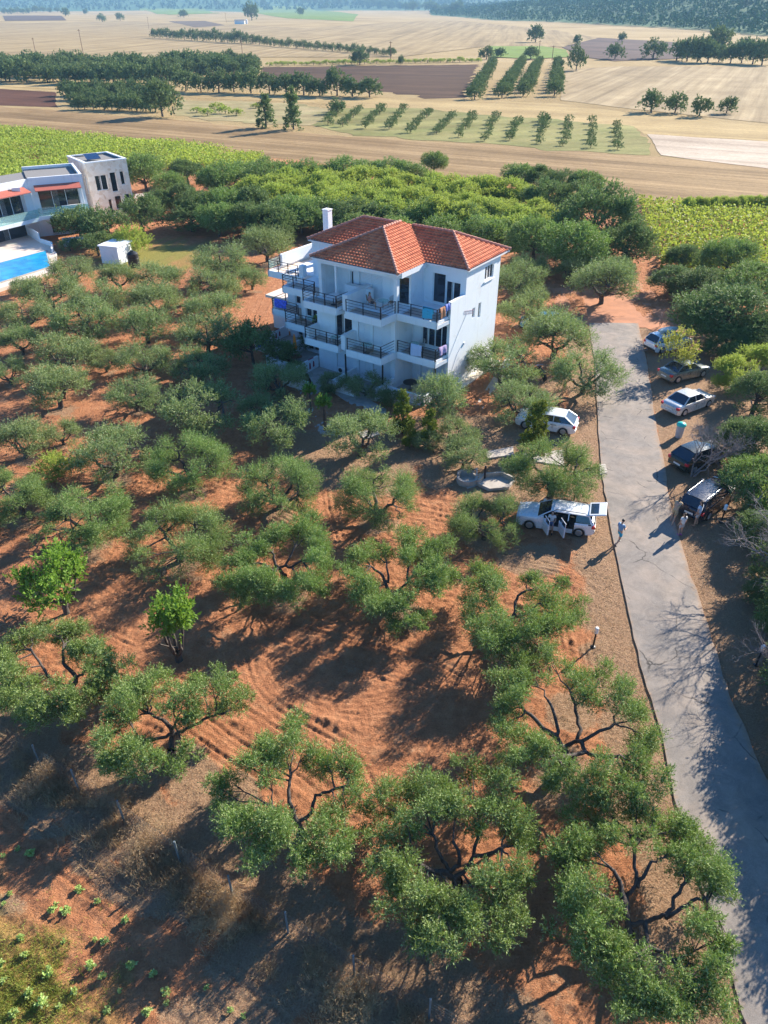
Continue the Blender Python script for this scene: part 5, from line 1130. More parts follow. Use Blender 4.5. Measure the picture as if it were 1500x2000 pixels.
# ------------------------------------------------------------------ people
def skinned(name, chains, mat, par, root=0, sub=1):
    """chains: list of lists of (point, radius); chains share start points -> one connected skin surface"""
    V = []; R_ = []; E = []
    def idx(p, r):
        for i, q in enumerate(V):
            if (Vector(q) - Vector(p)).length < 1e-5: return i
        V.append(tuple(p)); R_.append(r); return len(V) - 1
    for ch in chains:
        pi = None
        for p, r in ch:
            i = idx(p, r)
            if pi is not None and pi != i: E.append((pi, i))
            pi = i
    me = bpy.data.meshes.new(name); me.from_pydata(V, E, []); o = bpy.data.objects.new(name, me); COL.objects.link(o)
    m = o.modifiers.new('skin', 'SKIN'); m.use_smooth_shade = True
    for i, sv in enumerate(me.skin_vertices[0].data): rr = R_[i]; sv.radius = (rr, rr) if not isinstance(rr, tuple) else rr; sv.use_root = (i == root)
    s = o.modifiers.new('sub', 'SUBSURF'); s.levels = sub; s.render_levels = sub
    dg = bpy.context.evaluated_depsgraph_get(); me2 = bpy.data.meshes.new_from_object(o.evaluated_get(dg)); bpy.data.objects.remove(o); me2.name = name
    q = link(name, me2, None, par); me2.materials.clear(); me2.materials.append(mat); me2.polygons.foreach_set('use_smooth', [True] * len(me2.polygons)); return q
def person(label, loc, rz, pose, top, bottom, hair='hair', female=False, H=1.72, shoes='black', longtop=False):
    """faces local +y. pose holds joint positions that differ from standing"""
    o = thing('person', label, 'person', loc, rz); s = H / 1.72; o.scale = (s, s, s)
    J = dict(pelvis=(0, 0, .93), waist=(0, 0, 1.08), chest=(0, 0, 1.27), neck=(0, 0, 1.45), head=(0, .015, 1.62), shL=(-.17, 0, 1.39), shR=(.17, 0, 1.39), elL=(-.24, -.02, 1.12), elR=(.24, -.02, 1.12), haL=(-.25, .06, .88), haR=(.25, .06, .88),
             hiL=(-.09, 0, .90), hiR=(.09, 0, .90), knL=(-.10, .03, .50), knR=(.10, .03, .50), anL=(-.10, -.02, .09), anR=(.10, -.02, .09), toL=(-.11, .13, .035), toR=(.11, .13, .035))
    J.update(pose); V_ = {k: Vector(v_) for k, v_ in J.items()}
    up = (V_['head'] - V_['neck']).normalized(); fw = Vector(pose.get('look', (0, 1, 0))); fw = (fw - up * fw.dot(up)).normalized(); sd = fw.cross(up)
    ch = [[(V_['pelvis'], .115), (V_['waist'], (.125, .095)), (V_['chest'], (.15, .105)), (V_['neck'] - up * .04, .07), (V_['neck'], .052), (V_['neck'] + up * .06, .055), (V_['head'] - up * .03, .082), (V_['head'] + up * .035, .092), (V_['head'] + up * .095, .055)],
          [(V_['head'] - up * .03, .082), (V_['head'] - up * .02 + fw * .095, .018)]]   # nose
    for S in 'LR':
        sh, el, ha = V_['sh' + S], V_['el' + S], V_['ha' + S]; hi, kn, an, to = V_['hi' + S], V_['kn' + S], V_['an' + S], V_['to' + S]; d = (ha - el).normalized(); pr = d.cross(fw); pr = (pr if pr.length > .1 else d.orthogonal()).normalized()
        pal = ha + d * .07
        ch.append([(V_['chest'], (.15, .105)), (sh, .058), ((sh * .5 + el * .5), .046), (el, .038), ((el + ha) / 2, .036), (ha, .025), (pal, (.034, .018))])
        for f, (off, ln) in enumerate([(-.026, .066), (-.009, .076), (.009, .072), (.026, .055)]):
            a = pal + pr * off + d * .02; c = a + d * ln * .55 + fw * .008; e = c + d * ln * .35 + fw * .02; ch.append([(pal, (.034, .018)), (a, .0095), (c, .0085), (e, .0065)])
        th = ha + d * .02 + fw * .025; ch.append([(ha, .025), (th, .011), (th + d * .04 + fw * .02, .008)])
        ch.append([(V_['pelvis'], .115), (hi, .088), ((hi + kn) / 2, .074), (kn, .052), ((kn * .6 + an * .4), .052), (an, .034), (an * .4 + to * .6 + Vector((0, 0, .0)), .034), (to, .026)])
    skinned('body', ch, M['skin'], o, 0)
    tc = []; zt = V_['neck'] - up * .05; lo = V_['pelvis'] - Vector((0, 0, .12 if longtop else .0))
    tc.append([(lo, (.17, .14) if longtop else (.15, .125)), (V_['waist'], (.148, .118)), (V_['chest'], (.172, .128)), (zt, .075)])
    for S in 'LR': sh, el = V_['sh' + S], V_['el' + S]; tc.append([(V_['chest'], (.172, .128)), (sh, .074), (sh.lerp(el, .55), .064)])
    if top: skinned('shirt', tc, top, o)
    bc = [[(V_['waist'] - Vector((0, 0, .05)), (.135, .115)), (V_['pelvis'], .137)]]
    for S in 'LR': hi, kn = V_['hi' + S], V_['kn' + S]; bc.append([(V_['pelvis'], .137), (hi, .108), (hi.lerp(kn, .5), .098), (hi.lerp(kn, .8), .088)])
    if bottom: skinned('shorts', bc, bottom, o, 1)
    hd = V_['head']; hc = [[(hd + up * .11, .05), (hd + up * .07 - fw * .015, .095), (hd + up * .0 - fw * .04, .082), (hd - up * .05 - fw * .05, .05)]]
    if female: hc[0] += [(hd - up * .16 - fw * .08, .045), (hd - up * .28 - fw * .09, .025)]
    skinned('hair', hc, M[hair], o)
    e = B()
    for k in (-1, 1): c = hd + fw * .082 + sd * .032 * k + up * .012; e.lathe([(0, -.009), (.009, -.003), (.009, .003), (0, .009)], 8, tuple(c))
    e.build('eyes', M['black'], o)
    if shoes:
        b = B()
        for S in 'LR': an, to = V_['an' + S], V_['to' + S]; b.tube([an + Vector((0, -.05, -.035)), an * .5 + to * .5 + Vector((0, 0, -.005)), to + Vector((0, .03, -.003))], [.044, .05, .036], 8)
        b.build('shoes', M[shoes] if isinstance(shoes, str) else shoes, o)
    return o
def build_people():
    wt = cloth('white_shirt', (.78, .78, .74)); bt = cloth('blue_grey_vest', (.20, .33, .48)); ts = cloth('teal_shorts', (.03, .36, .50)); lb = cloth('light_blue_shirt', (.58, .66, .78)); cam_ = cloth('patterned_dress', (.45, .34, .20), .5); beach = cloth('pale_shorts', (.5, .45, .42)); pk = cloth('pink_sandal', (.5, .08, .3))
    def g(px, py): x, y = P(px, py); z = gz(x, y); dr, sr = pl_dist(np.array([x]), np.array([y]), RL); d2, s2 = pl_dist(np.array([x]), np.array([y]), RR); return (x, y, z + .01 if sr[0] > 0 or s2[0] < 0 else .11)
    walk = dict(knL=(-.10, .22, .53), anL=(-.10, .20, .10), toL=(-.11, .34, .05), knR=(.10, -.02, .50), anR=(.10, -.30, .16), toR=(.10, -.22, .04), elR=(.24, .02, 1.12), haR=(.16, .24, 1.12), elL=(-.24, .02, 1.12), haL=(-.10, .25, 1.15), head=(0, .06, 1.60), look=(0, 1, -.5))
    person('man in teal shorts and blue vest walking on the lane looking at a phone', g(1206, 1063), math.radians(-55), walk, bt, ts, H=1.8)
    bend = dict(waist=(0, .06, 1.06), chest=(0, .20, 1.22), neck=(0, .33, 1.34), head=(0, .42, 1.48), shL=(-.17, .27, 1.30), shR=(.17, .27, 1.30), elL=(-.2, .42, 1.07), elR=(.2, .44, 1.08), haL=(-.14, .62, .95), haR=(.16, .64, .96), knL=(-.12, .14, .50), anL=(-.12, -.02, .09), anR=(.12, -.42, .10), knR=(.11, -.14, .50), toR=(.12, -.28, .035), look=(0, 1, -.5))
    person('woman in a brown patterned dress bending towards the open boot of the dark blue estate', g(1313, 1020), math.radians(-40), bend, cam_, cam_, 'hair_brown', True, 1.78, None, True)
    person('child in a white shirt and pink sandals standing on the asphalt edge', g(1327, 1045), math.radians(20), {}, wt, beach, 'hair_brown', True, 1.6, pk, True)
    person('woman in a light blue shirt standing at the rear corner of the dark blue estate', g(1358, 1027), math.radians(40), dict(anL=(-.16, .0, .09), toL=(-.2, .14, .035)), lb, beach, 'hair_brown', True, 1.78, None, True)
    sit = dict(pelvis=(0, 0, .55), waist=(0, -.03, .70), chest=(0, -.04, .90), neck=(0, -.02, 1.08), head=(0, .0, 1.25), shL=(-.17, -.03, 1.02), shR=(.17, -.03, 1.02), elL=(-.23, .08, .78), elR=(.23, .08, .78), haL=(-.15, .30, .72), haR=(.15, .30, .72), hiL=(-.09, .06, .54), hiR=(.09, .06, .54), knL=(-.12, .46, .52), knR=(.12, .46, .52), anL=(-.12, .44, .09), anR=(.13, .50, .09), toL=(-.13, .58, .035), toR=(.14, .64, .035))
    a = math.radians(164); cx, cy = 10.35, 36.15; lx, ly = .22, .66
    wx_ = cx + lx * math.cos(a) - ly * math.sin(a); wy_ = cy + lx * math.sin(a) + ly * math.cos(a)
    person('person sitting sideways in the open front door of the white estate, feet on the soil', (wx_, wy_, gz(wx_, wy_)), math.radians(164), sit, wt, cloth('blue_shorts', (.12, .18, .3)), 'hair', False, 1.7)
    x, y, _ = bl(-6.4, -1.6); person('woman in a pink top sitting at the table on the top floor balcony', (x, y, 6.13), BA + math.radians(-70), sit, cloth('pink_top', (.55, .22, .22)), cloth('dark_bottoms', (.06, .05, .06)), 'hair', True, 1.68, None)
# ------------------------------------------------------------------ furniture and small things
def build_furniture():
    def chair(label, u, v, z, rz, mat='rattan'):
        x, y, _ = bl(u, v); o = thing('chair', label, 'chair', (x, y, z), BA + rz); B().box(-.24, .24, -.24, .24, .42, .47).build('seat', M[mat], o, bevel=.02); b = B()
        for k in range(9): a = math.radians(200 + k * 17.5); b.tube([(.26 * math.cos(a), .26 * math.sin(a), .47), (.30 * math.cos(a), .32 * math.sin(a), .62 + .30 * math.sin(math.radians(20 + k * 17.5)))], .018, 5)
        b.build('backrest', M[mat], o)
        for sx in (-.2, .2):
            for sy in (-.2, .2): B().tube([(sx, sy, 0), (sx, sy, .43)], .018, 6).build('leg', M[mat], o)
    def table(label, u, v, z, r=.45, mat='glass_green'):
        x, y, _ = bl(u, v); o = thing('table', label, 'table', (x, y, z), BA); B().lathe([(0, .70), (r, .70), (r, .73), (0, .73)], 24).build('table_top', M[mat], o); B().tube([(0, 0, .02), (0, 0, .70)], .03, 8).build('leg', M['rail'], o); B().lathe([(.24, 0), (.24, .02), (.03, .05)], 16).build('base', M['rail'], o)
    F3, F2 = 6.11, 2.99
    table('round glass table on the top floor balcony beside the seated woman', -5.5, -1.1, F3); chair('rattan chair behind the seated woman on the top floor', -6.9, -.9, F3, -.6); chair('rattan chair by the dark door of the top floor loggia', -5.2, -.3, F3, 3.1)
    table('white table on the top floor balcony left of the low party wall', -9.4, -2.4, F3, .55, 'white_paint'); chair('chair beside the white table on the top floor balcony', -8.6, -2.7, F3, 1.2)
    table('round glass table on the first floor balcony right of the party wall', -5.9, -2.8, F2); chair('pale chair at the glass table on the first floor, against the wall', -6.6, -2.3, F2, -.3, 'curtain'); chair('dark chair at the glass table on the first floor, near the railing', -5.3, -3.2, F2, 2.4)
    table('small table on the first floor corner balcony left of the hanging towel', -2.9, -.5, F2, .4); chair('round backed chair on the first floor corner balcony', -2.6, .1, F2, 3.0, 'curtain')
    table('table with plants on the first floor balcony left of the dark double door', -13.2, -.6, F2, .5); chair('dark chair beside the plants on the first floor', -14.0, -.9, F2, -1, 'rattan'); chair('white chair in front of the dark door on the first floor', -9.6, -2.6, F2, 3.1, 'white_paint'); table('table beside the white chair on the first floor', -8.9, -3.0, F2, .4)
    table('dark round table on the ground floor corner patio', -2.6, -1.4, .06, .6, 'black'); chair('rattan chair on the ground floor corner patio', -1.7, -1.0, .06, 2.8); table('table on the ground floor patio by the orange parasol', -13.6, -2.6, .06, .5, 'wood_brown'); chair('brown chair at the patio table by the orange parasol', -14.4, -2.2, .06, -1.4, 'wood_brown')
    def towel(label, u0, v0, u1, v1, z, drop, mat, name='towel'):
        a = Vector(bl(u0, v0, z)); c = Vector(bl(u1, v1, z)); d = (c - a).normalized(); nn = Vector((-d.y, d.x, 0)); b = B(); n = 10
        for k in range(n + 1):
            t = k / n; p = a.lerp(c, t); w_ = .035 * math.sin(t * 9); q = [(-.10, -drop * .55), (-.06, -.02), (0, .035), (.06, -.02), (.09 + w_, -drop * .5), (.10 + w_, -drop * (1 + .06 * math.sin(t * 5)))]
            b.v += [tuple(p - nn * s + Vector((0, 0, h))) for s, h in q]
        for k in range(n):
            for j in range(5): e = k * 6 + j; b.f.append((e, e + 1, e + 7, e + 6))
        o = b.build(name, mat, None, 1.2); m = o.modifiers.new('solid', 'SOLIDIFY'); m.thickness = .012; setp(o, label, 'towel')
    zt3 = 6.2 + .14 + .95; zt2 = 3.08 + .14 + .95
    towel('pale blue towel hanging over the first floor corner railing', -2.45, -1.65, -1.45, -1.65, zt2, .85, cloth('pale_blue_towel', (.50, .56, .72)))
    towel('turquoise towel inside the top floor corner railing', -1.5, -1.6, -.6, -1.6, zt3, .8, cloth('turquoise_towel', (.06, .42, .60)))
    towel('orange brown towel on the side railing of the top floor corner', -.22, -1.3, -.15, -.7, zt3, .75, cloth('brown_towel', (.45, .20, .10)))
    towel('blue and white towel bunched at the end of the top floor side railing', -.17, -.6, -.08, -.1, zt3 + .08, .45, cloth('blue_towel', (.20, .25, .62), .5))
    towel('purple patterned cloth on the side railing of the first floor corner', -.2, -1.2, -.1, -.3, zt2, .6, cloth('purple_towel', (.42, .32, .52), .5))
    towel('blue patterned towel over the left patio wall', -18.8, -2.1, -18.8, -.7, 1.03, .8, cloth('deep_blue_towel', (.08, .12, .60), .6)); towel('dark red towel over the left patio wall near the building', -18.8, .4, -18.8, 1.1, 1.03, .7, cloth('red_towel', (.30, .02, .06)))
    towel('red towel hanging over the lower patio wall', -11.8, -3.2, -11.8, -2.5, 1.08, .8, cloth('red_towel', (.30, .02, .06))); towel('blue towel on the first floor railing at the far left', -18.3, .32, -16.9, .32, zt2, .7, cloth('deep_blue_towel', (.08, .12, .60)))
    # potted plants on the first floor
    x, y, _ = bl(-12.6, -.9); o = thing('potted_plant', 'leafy potted plant on the first floor balcony table side', 'plant', (x, y, F2)); B().lathe([(.14, 0), (.2, .35), (.17, .35)], 12).build('pot', M['awning'], o); rng = np.random.RandomState(2); V, F, T = leaves(rng, [[0, 0, .7], [.1, .1, .9], [-.15, 0, .85]], np.array([.3, .25, .25]), 300, .2, .08); me = quads_mesh('leaves', V, F, False, {'tint': T}); link('leaves', me, M['fruit'], o)
    # closed orange parasol
    x, y = P(578, 706); o = thing('parasol', 'closed orange parasol on the ground floor patio', 'parasol', (x, y, 0)); B().tube([(0, 0, 0), (0, 0, 2.6)], .025, 8).build('pole', M['white_paint'], o); b = B()
    k = 16; prof = [(.03, 2.55), (.10, 2.2), (.16, 1.7), (.20, 1.25), (.17, 1.1)]
    for r, z in prof:
        for j in range(k): a = 2 * PI * j / k; rr = r * (1 if j % 2 else .72); b.v.append((rr * math.cos(a), rr * math.sin(a), z))
    for i in range(len(prof) - 1):
        for j in range(k): a = i * k + j; c = i * k + (j + 1) % k; b.f.append((a, c, c + k, a + k))
    b.build('canopy', M['orange'], o)
    # bollard lamps
    def lamp(px, py, label, h=.95):
        x, y = P(px, py); o = thing('bollard_lamp', label, 'lamp', (x, y, gz(x, y)), 0, 'bollard lamps along the lane'); B().tube([(0, 0, -.1), (0, 0, h)], .045, 10).lathe([(.13, 0), (.13, .03), (.05, .06)], 12).build('post', M['black'], o); B().lathe([(.05, h - .02), (.10, h), (.10, h + .30), (.07, h + .34), (0, h + .35)], 14).build('lamp_shade', M['lamp_white'], o)
    lamp(1158, 1264, 'white topped bollard lamp on the sunlit verge left of the lane'); lamp(1408, 1021, 'white topped bollard lamp in the shade right of the dark blue estate'); lamp(1476, 1300, 'white topped bollard lamp at the right edge under the pale dead twigs'); 
    x, y = P(1118, 990); B_ = B().tube([(0, 0, -.1), (.02, 0, .9)], .04, 8).build('short_post', M['black']); B_.location = (x, y, gz(x, y)); setp(B_, 'short dark post beside the roof of the white estate car', 'post')
    # bin with a turquoise lid
    x, y = P(1325, 853); o = thing('litter_bin', 'grey cylindrical bin with a turquoise lid beside the black hatchback', 'bin', (x, y, gz(x, y))); B().lathe([(.24, 0), (.27, .5), (.29, .98), (.25, .98)], 18).build('drum', simple('grey_bin', (.42, .44, .45), .7), o, .7); B().lathe([(.34, .96), (.35, 1.02), (.30, 1.12), (.12, 1.2), (0, 1.21)], 18).build('lid', M['teal'], o, .9)
    # stone basins
    x, y = P(912, 942); o = thing('stone_well', 'round stone basin with a curved pale rim beside the hexagonal one', 'basin', (x, y, gz(x, y)), .3); o.scale = (.82, .82, .85); b = B()
    for k in range(14):
        a = 2 * PI * k / 14; c = 2 * PI * (k + 1) / 14; h = .62 if k in (1, 2, 3, 4, 5) else .40
        for r0, r1 in ((.66, .85),): q = [(r0 * math.cos(a), r0 * math.sin(a)), (r1 * math.cos(a), r1 * math.sin(a)), (r1 * math.cos(c), r1 * math.sin(c)), (r0 * math.cos(c), r0 * math.sin(c))]; b.prism(q, -.1, h)
    b.build('wall', M['concrete'], o); B().lathe([(0, -.1), (.67, -.1), (.67, .12), (0, .12)], 20).build('floor', M['pale_stone'], o); B().tube([(.70, .5, .62), (.80, .05, .95), (.62, -.4, .62)], .07, 6).build('arch', M['pale_stone'], o)
    x, y = P(968, 946); o = thing('stone_basin', 'hexagonal pale stone basin sunlit in front of the slab', 'basin', (x, y, gz(x, y)), .15); o.scale = (.85, .85, .8); b = B()
    for k in range(6):
        a = PI / 3 * k; c = a + PI / 3; sx = 1.25; q = [(1.05 * sx * math.cos(a), .95 * math.sin(a)), (1.22 * sx * math.cos(a), 1.1 * math.sin(a)), (1.22 * sx * math.cos(c), 1.1 * math.sin(c)), (1.05 * sx * math.cos(c), .95 * math.sin(c))]
        b.prism(q, -.1, .5 if k in (0, 1, 2) else .25)
    b.build('wall', M['pale_stone'], o); B().prism([(1.06 * 1.25 * math.cos(PI / 3 * k), .96 * math.sin(PI / 3 * k)) for k in range(6)], -.1, .14).build('floor', M['pale_stone'], o)
    x, y = P(946, 938); b = B().tube([(0, 0, -.1), (0, 0, 1.05)], .07, 8).build('short_post', M['rail']); b.location = (x, y, gz(x, y)); setp(b, 'dark iron post standing between the two stone basins', 'post')
    # slabs and paths
    def slab(px, label, name='paving_slab', z=.10, mat='pale_stone'): 
        b = B().prism([P(*q) for q in px], -.12, z); setp(b.build(name, M[mat], bevel=.01), label, kind='structure')
    slab([(948, 884), (1002, 874), (1003, 890), (952, 897)], 'pale concrete slab above the stone basins'); slab([(1064, 884), (1100, 880), (1102, 912), (1064, 906)], 'sunlit concrete slab under the olive by the lane'); slab([(1170, 910), (1182, 908), (1186, 925), (1172, 928)], 'small white kerb slab at the lane edge'); slab([(1000, 890), (1030, 886), (1064, 894), (1064, 905), (1010, 900)], 'concrete path slab between the two pale slabs', z=.08)
    slab([(700, 846), (735, 838), (742, 850), (712, 860)], 'paving slab lit by the sun under the yard olive'); slab([(905, 938), (940, 925), (948, 945), (912, 956)], 'stone floor beside the round basin', z=.07)
    slab([(560, 690), (600, 730), (622, 770), (650, 830), (654, 852), (625, 848), (612, 830), (590, 775), (570, 745), (545, 700)], 'grey concrete path curving down from the patios', 'path', .06, 'concrete'); slab([(650, 740), (700, 770), (755, 800), (750, 818), (700, 800), (640, 760)], 'grey concrete path in front of the ground floor', 'path', .055, 'concrete')
    slab([(930, 790), (1000, 680), (1010, 690), (942, 800)], 'pale path strip beside the side wall', 'path', .05, 'pale_stone')
    # wire fence
    o = thing('wire_fence', 'wire mesh fence on galvanised posts crossing the bottom left corner', 'fence', (0, 0, 0)); pts = [(*p, gz(*p)) for p in FG]
    for p in pts:
        q = B().box(p[0] - .03, p[0] + .03, p[1] - .03, p[1] + .03, p[2] - .2, p[2] + 1.35).box(p[0] - .03, p[0] + .03, p[1] + .03, p[1] + .035, p[2], p[2] + 1.3); q.build('post', M['steel_post'], o)
    b = B()
    for a, c in zip(pts[:-1], pts[1:]):
        a = Vector(a); c = Vector(c)
        for k in range(7): h = .12 + .19 * k; b.tube([a + Vector((0, 0, h)), a.lerp(c, .5) + Vector((0, 0, h - .03)), c + Vector((0, 0, h))], .0022, 3, False)
        n = int((c - a).length / .16)
        for k in range(n): p = a.lerp(c, k / n); b.tube([p + Vector((0, 0, .1)), p + Vector((0, 0, 1.28))], .0016, 3, False)
    b.build('wire_mesh', M['steel_post'], o)
def scatter(name, x, y, z, L, Wd, lean, mat, label, rng, cat='grass', nb=3):
    n = len(x); rep = np.repeat(np.arange(n), nb); m = len(rep); a = rng.rand(m) * 6.283; d = np.stack([np.cos(a) * lean, np.sin(a) * lean, np.ones(m)], 1) + rng.normal(0, .25, (m, 3)); d /= np.linalg.norm(d, axis=1)[:, None]
    s = np.cross(d, rng.normal(size=(m, 3))); s /= np.linalg.norm(s, axis=1)[:, None]; l = (L[rep] if hasattr(L, '__len__') else L) * rng.uniform(.5, 1.3, m); l = np.asarray(l)[:, None]
    base = np.stack([x[rep] + rng.normal(0, .03, m), y[rep] + rng.normal(0, .03, m), z[rep] - .01], 1); w_ = Wd * rng.uniform(.6, 1.3, m)[:, None]
    V = np.stack([base - s * w_ * .5, base + s * w_ * .5, base + d * l + s * w_ * .2, base + d * l - s * w_ * .2], 1).reshape(-1, 3)
    me = quads_mesh(name, V, np.arange(m * 4).reshape(-1, 4), False, {'tint': np.repeat(rng.rand(m), 4)}); return setp(link(name, me, M[mat]), label, cat, kind='stuff')
def build_groundcover():
    rng = np.random.RandomState(21)
    # dry straw on verges, around trees and along the fence
    x = rng.uniform(-22, 22, 260000); y = rng.uniform(8, 62, 260000); k = rng.rand(len(x)) < np.clip(26 / y, .2, 1) ** 1.5; x, y = x[k], y[k]; g = grass_mask(x, y); dr, sr = pl_dist(x, y, RL); d2, s2 = pl_dist(x, y, RR); on = (sr < 0) & (s2 > 0)
    k = (rng.rand(len(x)) < g * .7 + .012) & ~on; x, y = x[k], y[k]; z = relief(x, y, grass_mask(x, y)); print('straw', len(x))
    scatter('dry_grass', x, y, z, .10, .012, .8, 'dry', 'short dry straw grass on the verges and under the olives', rng)
    # tall dry weeds along the fence
    F = np.array(smooth_pl(FG, 8)); i = rng.randint(0, len(F) - 1, 9000); p = F[i] + rng.normal(0, .55, (9000, 2)) + np.array([-.35, -.45]); k = vn(p[:, 0], p[:, 1], .8, 3) > .42; p = p[k]
    scatter('dry_weeds', p[:, 0], p[:, 1], relief(p[:, 0], p[:, 1]), .42, .014, .55, 'dry', 'tangled dry weeds growing along the wire fence', rng)
    # green grass at the corner
    p = np.array(P(30, 1960)) + rng.normal(0, 1.1, (9000, 2)) * (1.3, 1.0); g = green_mask(p[:, 0], p[:, 1]); p = p[rng.rand(len(p)) < g + .1]
    scatter('green_grass', p[:, 0], p[:, 1], relief(p[:, 0], p[:, 1]), .16, .016, .6, 'grass', 'yellow green grass in the bottom left corner', rng)
    # clods
    n = 70000; x = rng.uniform(-16, 14, n); y = 9 + 32 * rng.rand(n) ** 1.5; g = grass_mask(x, y); dr, sr = pl_dist(x, y, RL); k = (rng.rand(n) > g * .8) & (sr > 0) & (dr > .4) & (vn(x, y, 1.1, 12) > .38); x, y, g = x[k], y[k], g[k]; n = len(x); z = relief(x, y, g)
    s = .016 + .055 * rng.rand(n) ** 4; O8 = np.array([[1, 0, 0], [-1, 0, 0], [0, 1, 0], [0, -1, 0], [0, 0, 1], [0, 0, -1.]]); V = O8[None] * s[:, None, None] * rng.uniform(.6, 1.3, (n, 6, 1)); a = rng.rand(n) * 6.28; ca, sa = np.cos(a)[:, None], np.sin(a)[:, None]
    V = np.stack([V[..., 0] * ca - V[..., 1] * sa + x[:, None], V[..., 0] * sa + V[..., 1] * ca + y[:, None], V[..., 2] * .8 + z[:, None] + s[:, None] * .3], -1).reshape(-1, 3)
    T = np.array([[0, 2, 4], [2, 1, 4], [1, 3, 4], [3, 0, 4], [2, 0, 5], [1, 2, 5], [3, 1, 5], [0, 3, 5]]); F = (np.arange(n)[:, None, None] * 6 + T[None]).reshape(-1, 3)
    me = quads_mesh('soil_clods', V, F, True); setp(link('soil_clods', me, simple('clod_soil', (.46, .20, .10), .95, var=.35, scale=9)), 'small clods of red soil on the tilled ground', 'soil', kind='stuff')
    # dry bushes by the fence
    for (px, py, wp, lab) in [(285, 1660, 120, 'big straw coloured dry bush against the wire fence'), (75, 1528, 80, 'dry bush at the left end of the wire fence'), (215, 1560, 70, 'brown dry bush between two fence posts at the left'), (430, 1775, 100, 'grey brown dry bush at the middle of the fence'), (640, 1895, 100, 'dry bush near the lower end of the fence'), (690, 1960, 110, 'dry bush at the bottom edge by the fence')]:
        W = wp * depth(px, py, .4) / FPX; x, y = P(px, py, .4); C = rng.normal(0, .28, (10, 3)) * (W, W, .3) * .8 + (0, 0, .4); V, F, T = leaves(rng, C, np.full(10, W * .22), 5200, .11, .010, up=.5, shoot=.9); me = quads_mesh('stalks', V, F, False, {'tint': T})
        o = link('dry_bush', me, M['dry']); o.location = (x, y, gz(x, y)); setp(o, lab, 'bush')
    # melon plants
    protos = []
    for s in range(4):
        C = rng.normal(0, .05, (6, 3)) + (0, 0, .12); V, F, T = leaves(rng, C, np.full(6, .13), 220, .10, .07, up=.3); protos.append(quads_mesh('plant', V, F, False, {'tint': T}))
    sp = [(155, 1738), (190, 1762), (110, 1770), (8, 1675), (22, 1750), (10, 1770), (105, 1780), (130, 1782), (187, 1838), (205, 1842), (260, 1890), (125, 1842), (42, 1835), (50, 1870), (5, 1885), (95, 1905), (180, 1892), (202, 1912), (235, 1938), (325, 1940), (147, 1940), (118, 1970), (85, 1965), (30, 1985), (60, 1945), (10, 1920), (290, 1978), (325, 1960), (245, 1800), (450, 1975), (475, 1985), (35, 1660), (60, 1670), (300, 1905), (405, 1930), (210, 1975)]
    for i, (px, py) in enumerate(sp):
        x, y = P(px, py); o = link('melon_plant', protos[i % 4], M['melon']); o.location = (x, y, gz(x, y)); s = rnd.uniform(.4, .85) * (1.2 if px < 130 and py > 1850 else 1); o.scale = (s, s, s); o.rotation_euler = (0, 0, rnd.uniform(0, 6)); setp(o, 'small pale green melon seedling on the furrowed soil below the fence', 'plant', 'melon seedlings on the furrowed soil')
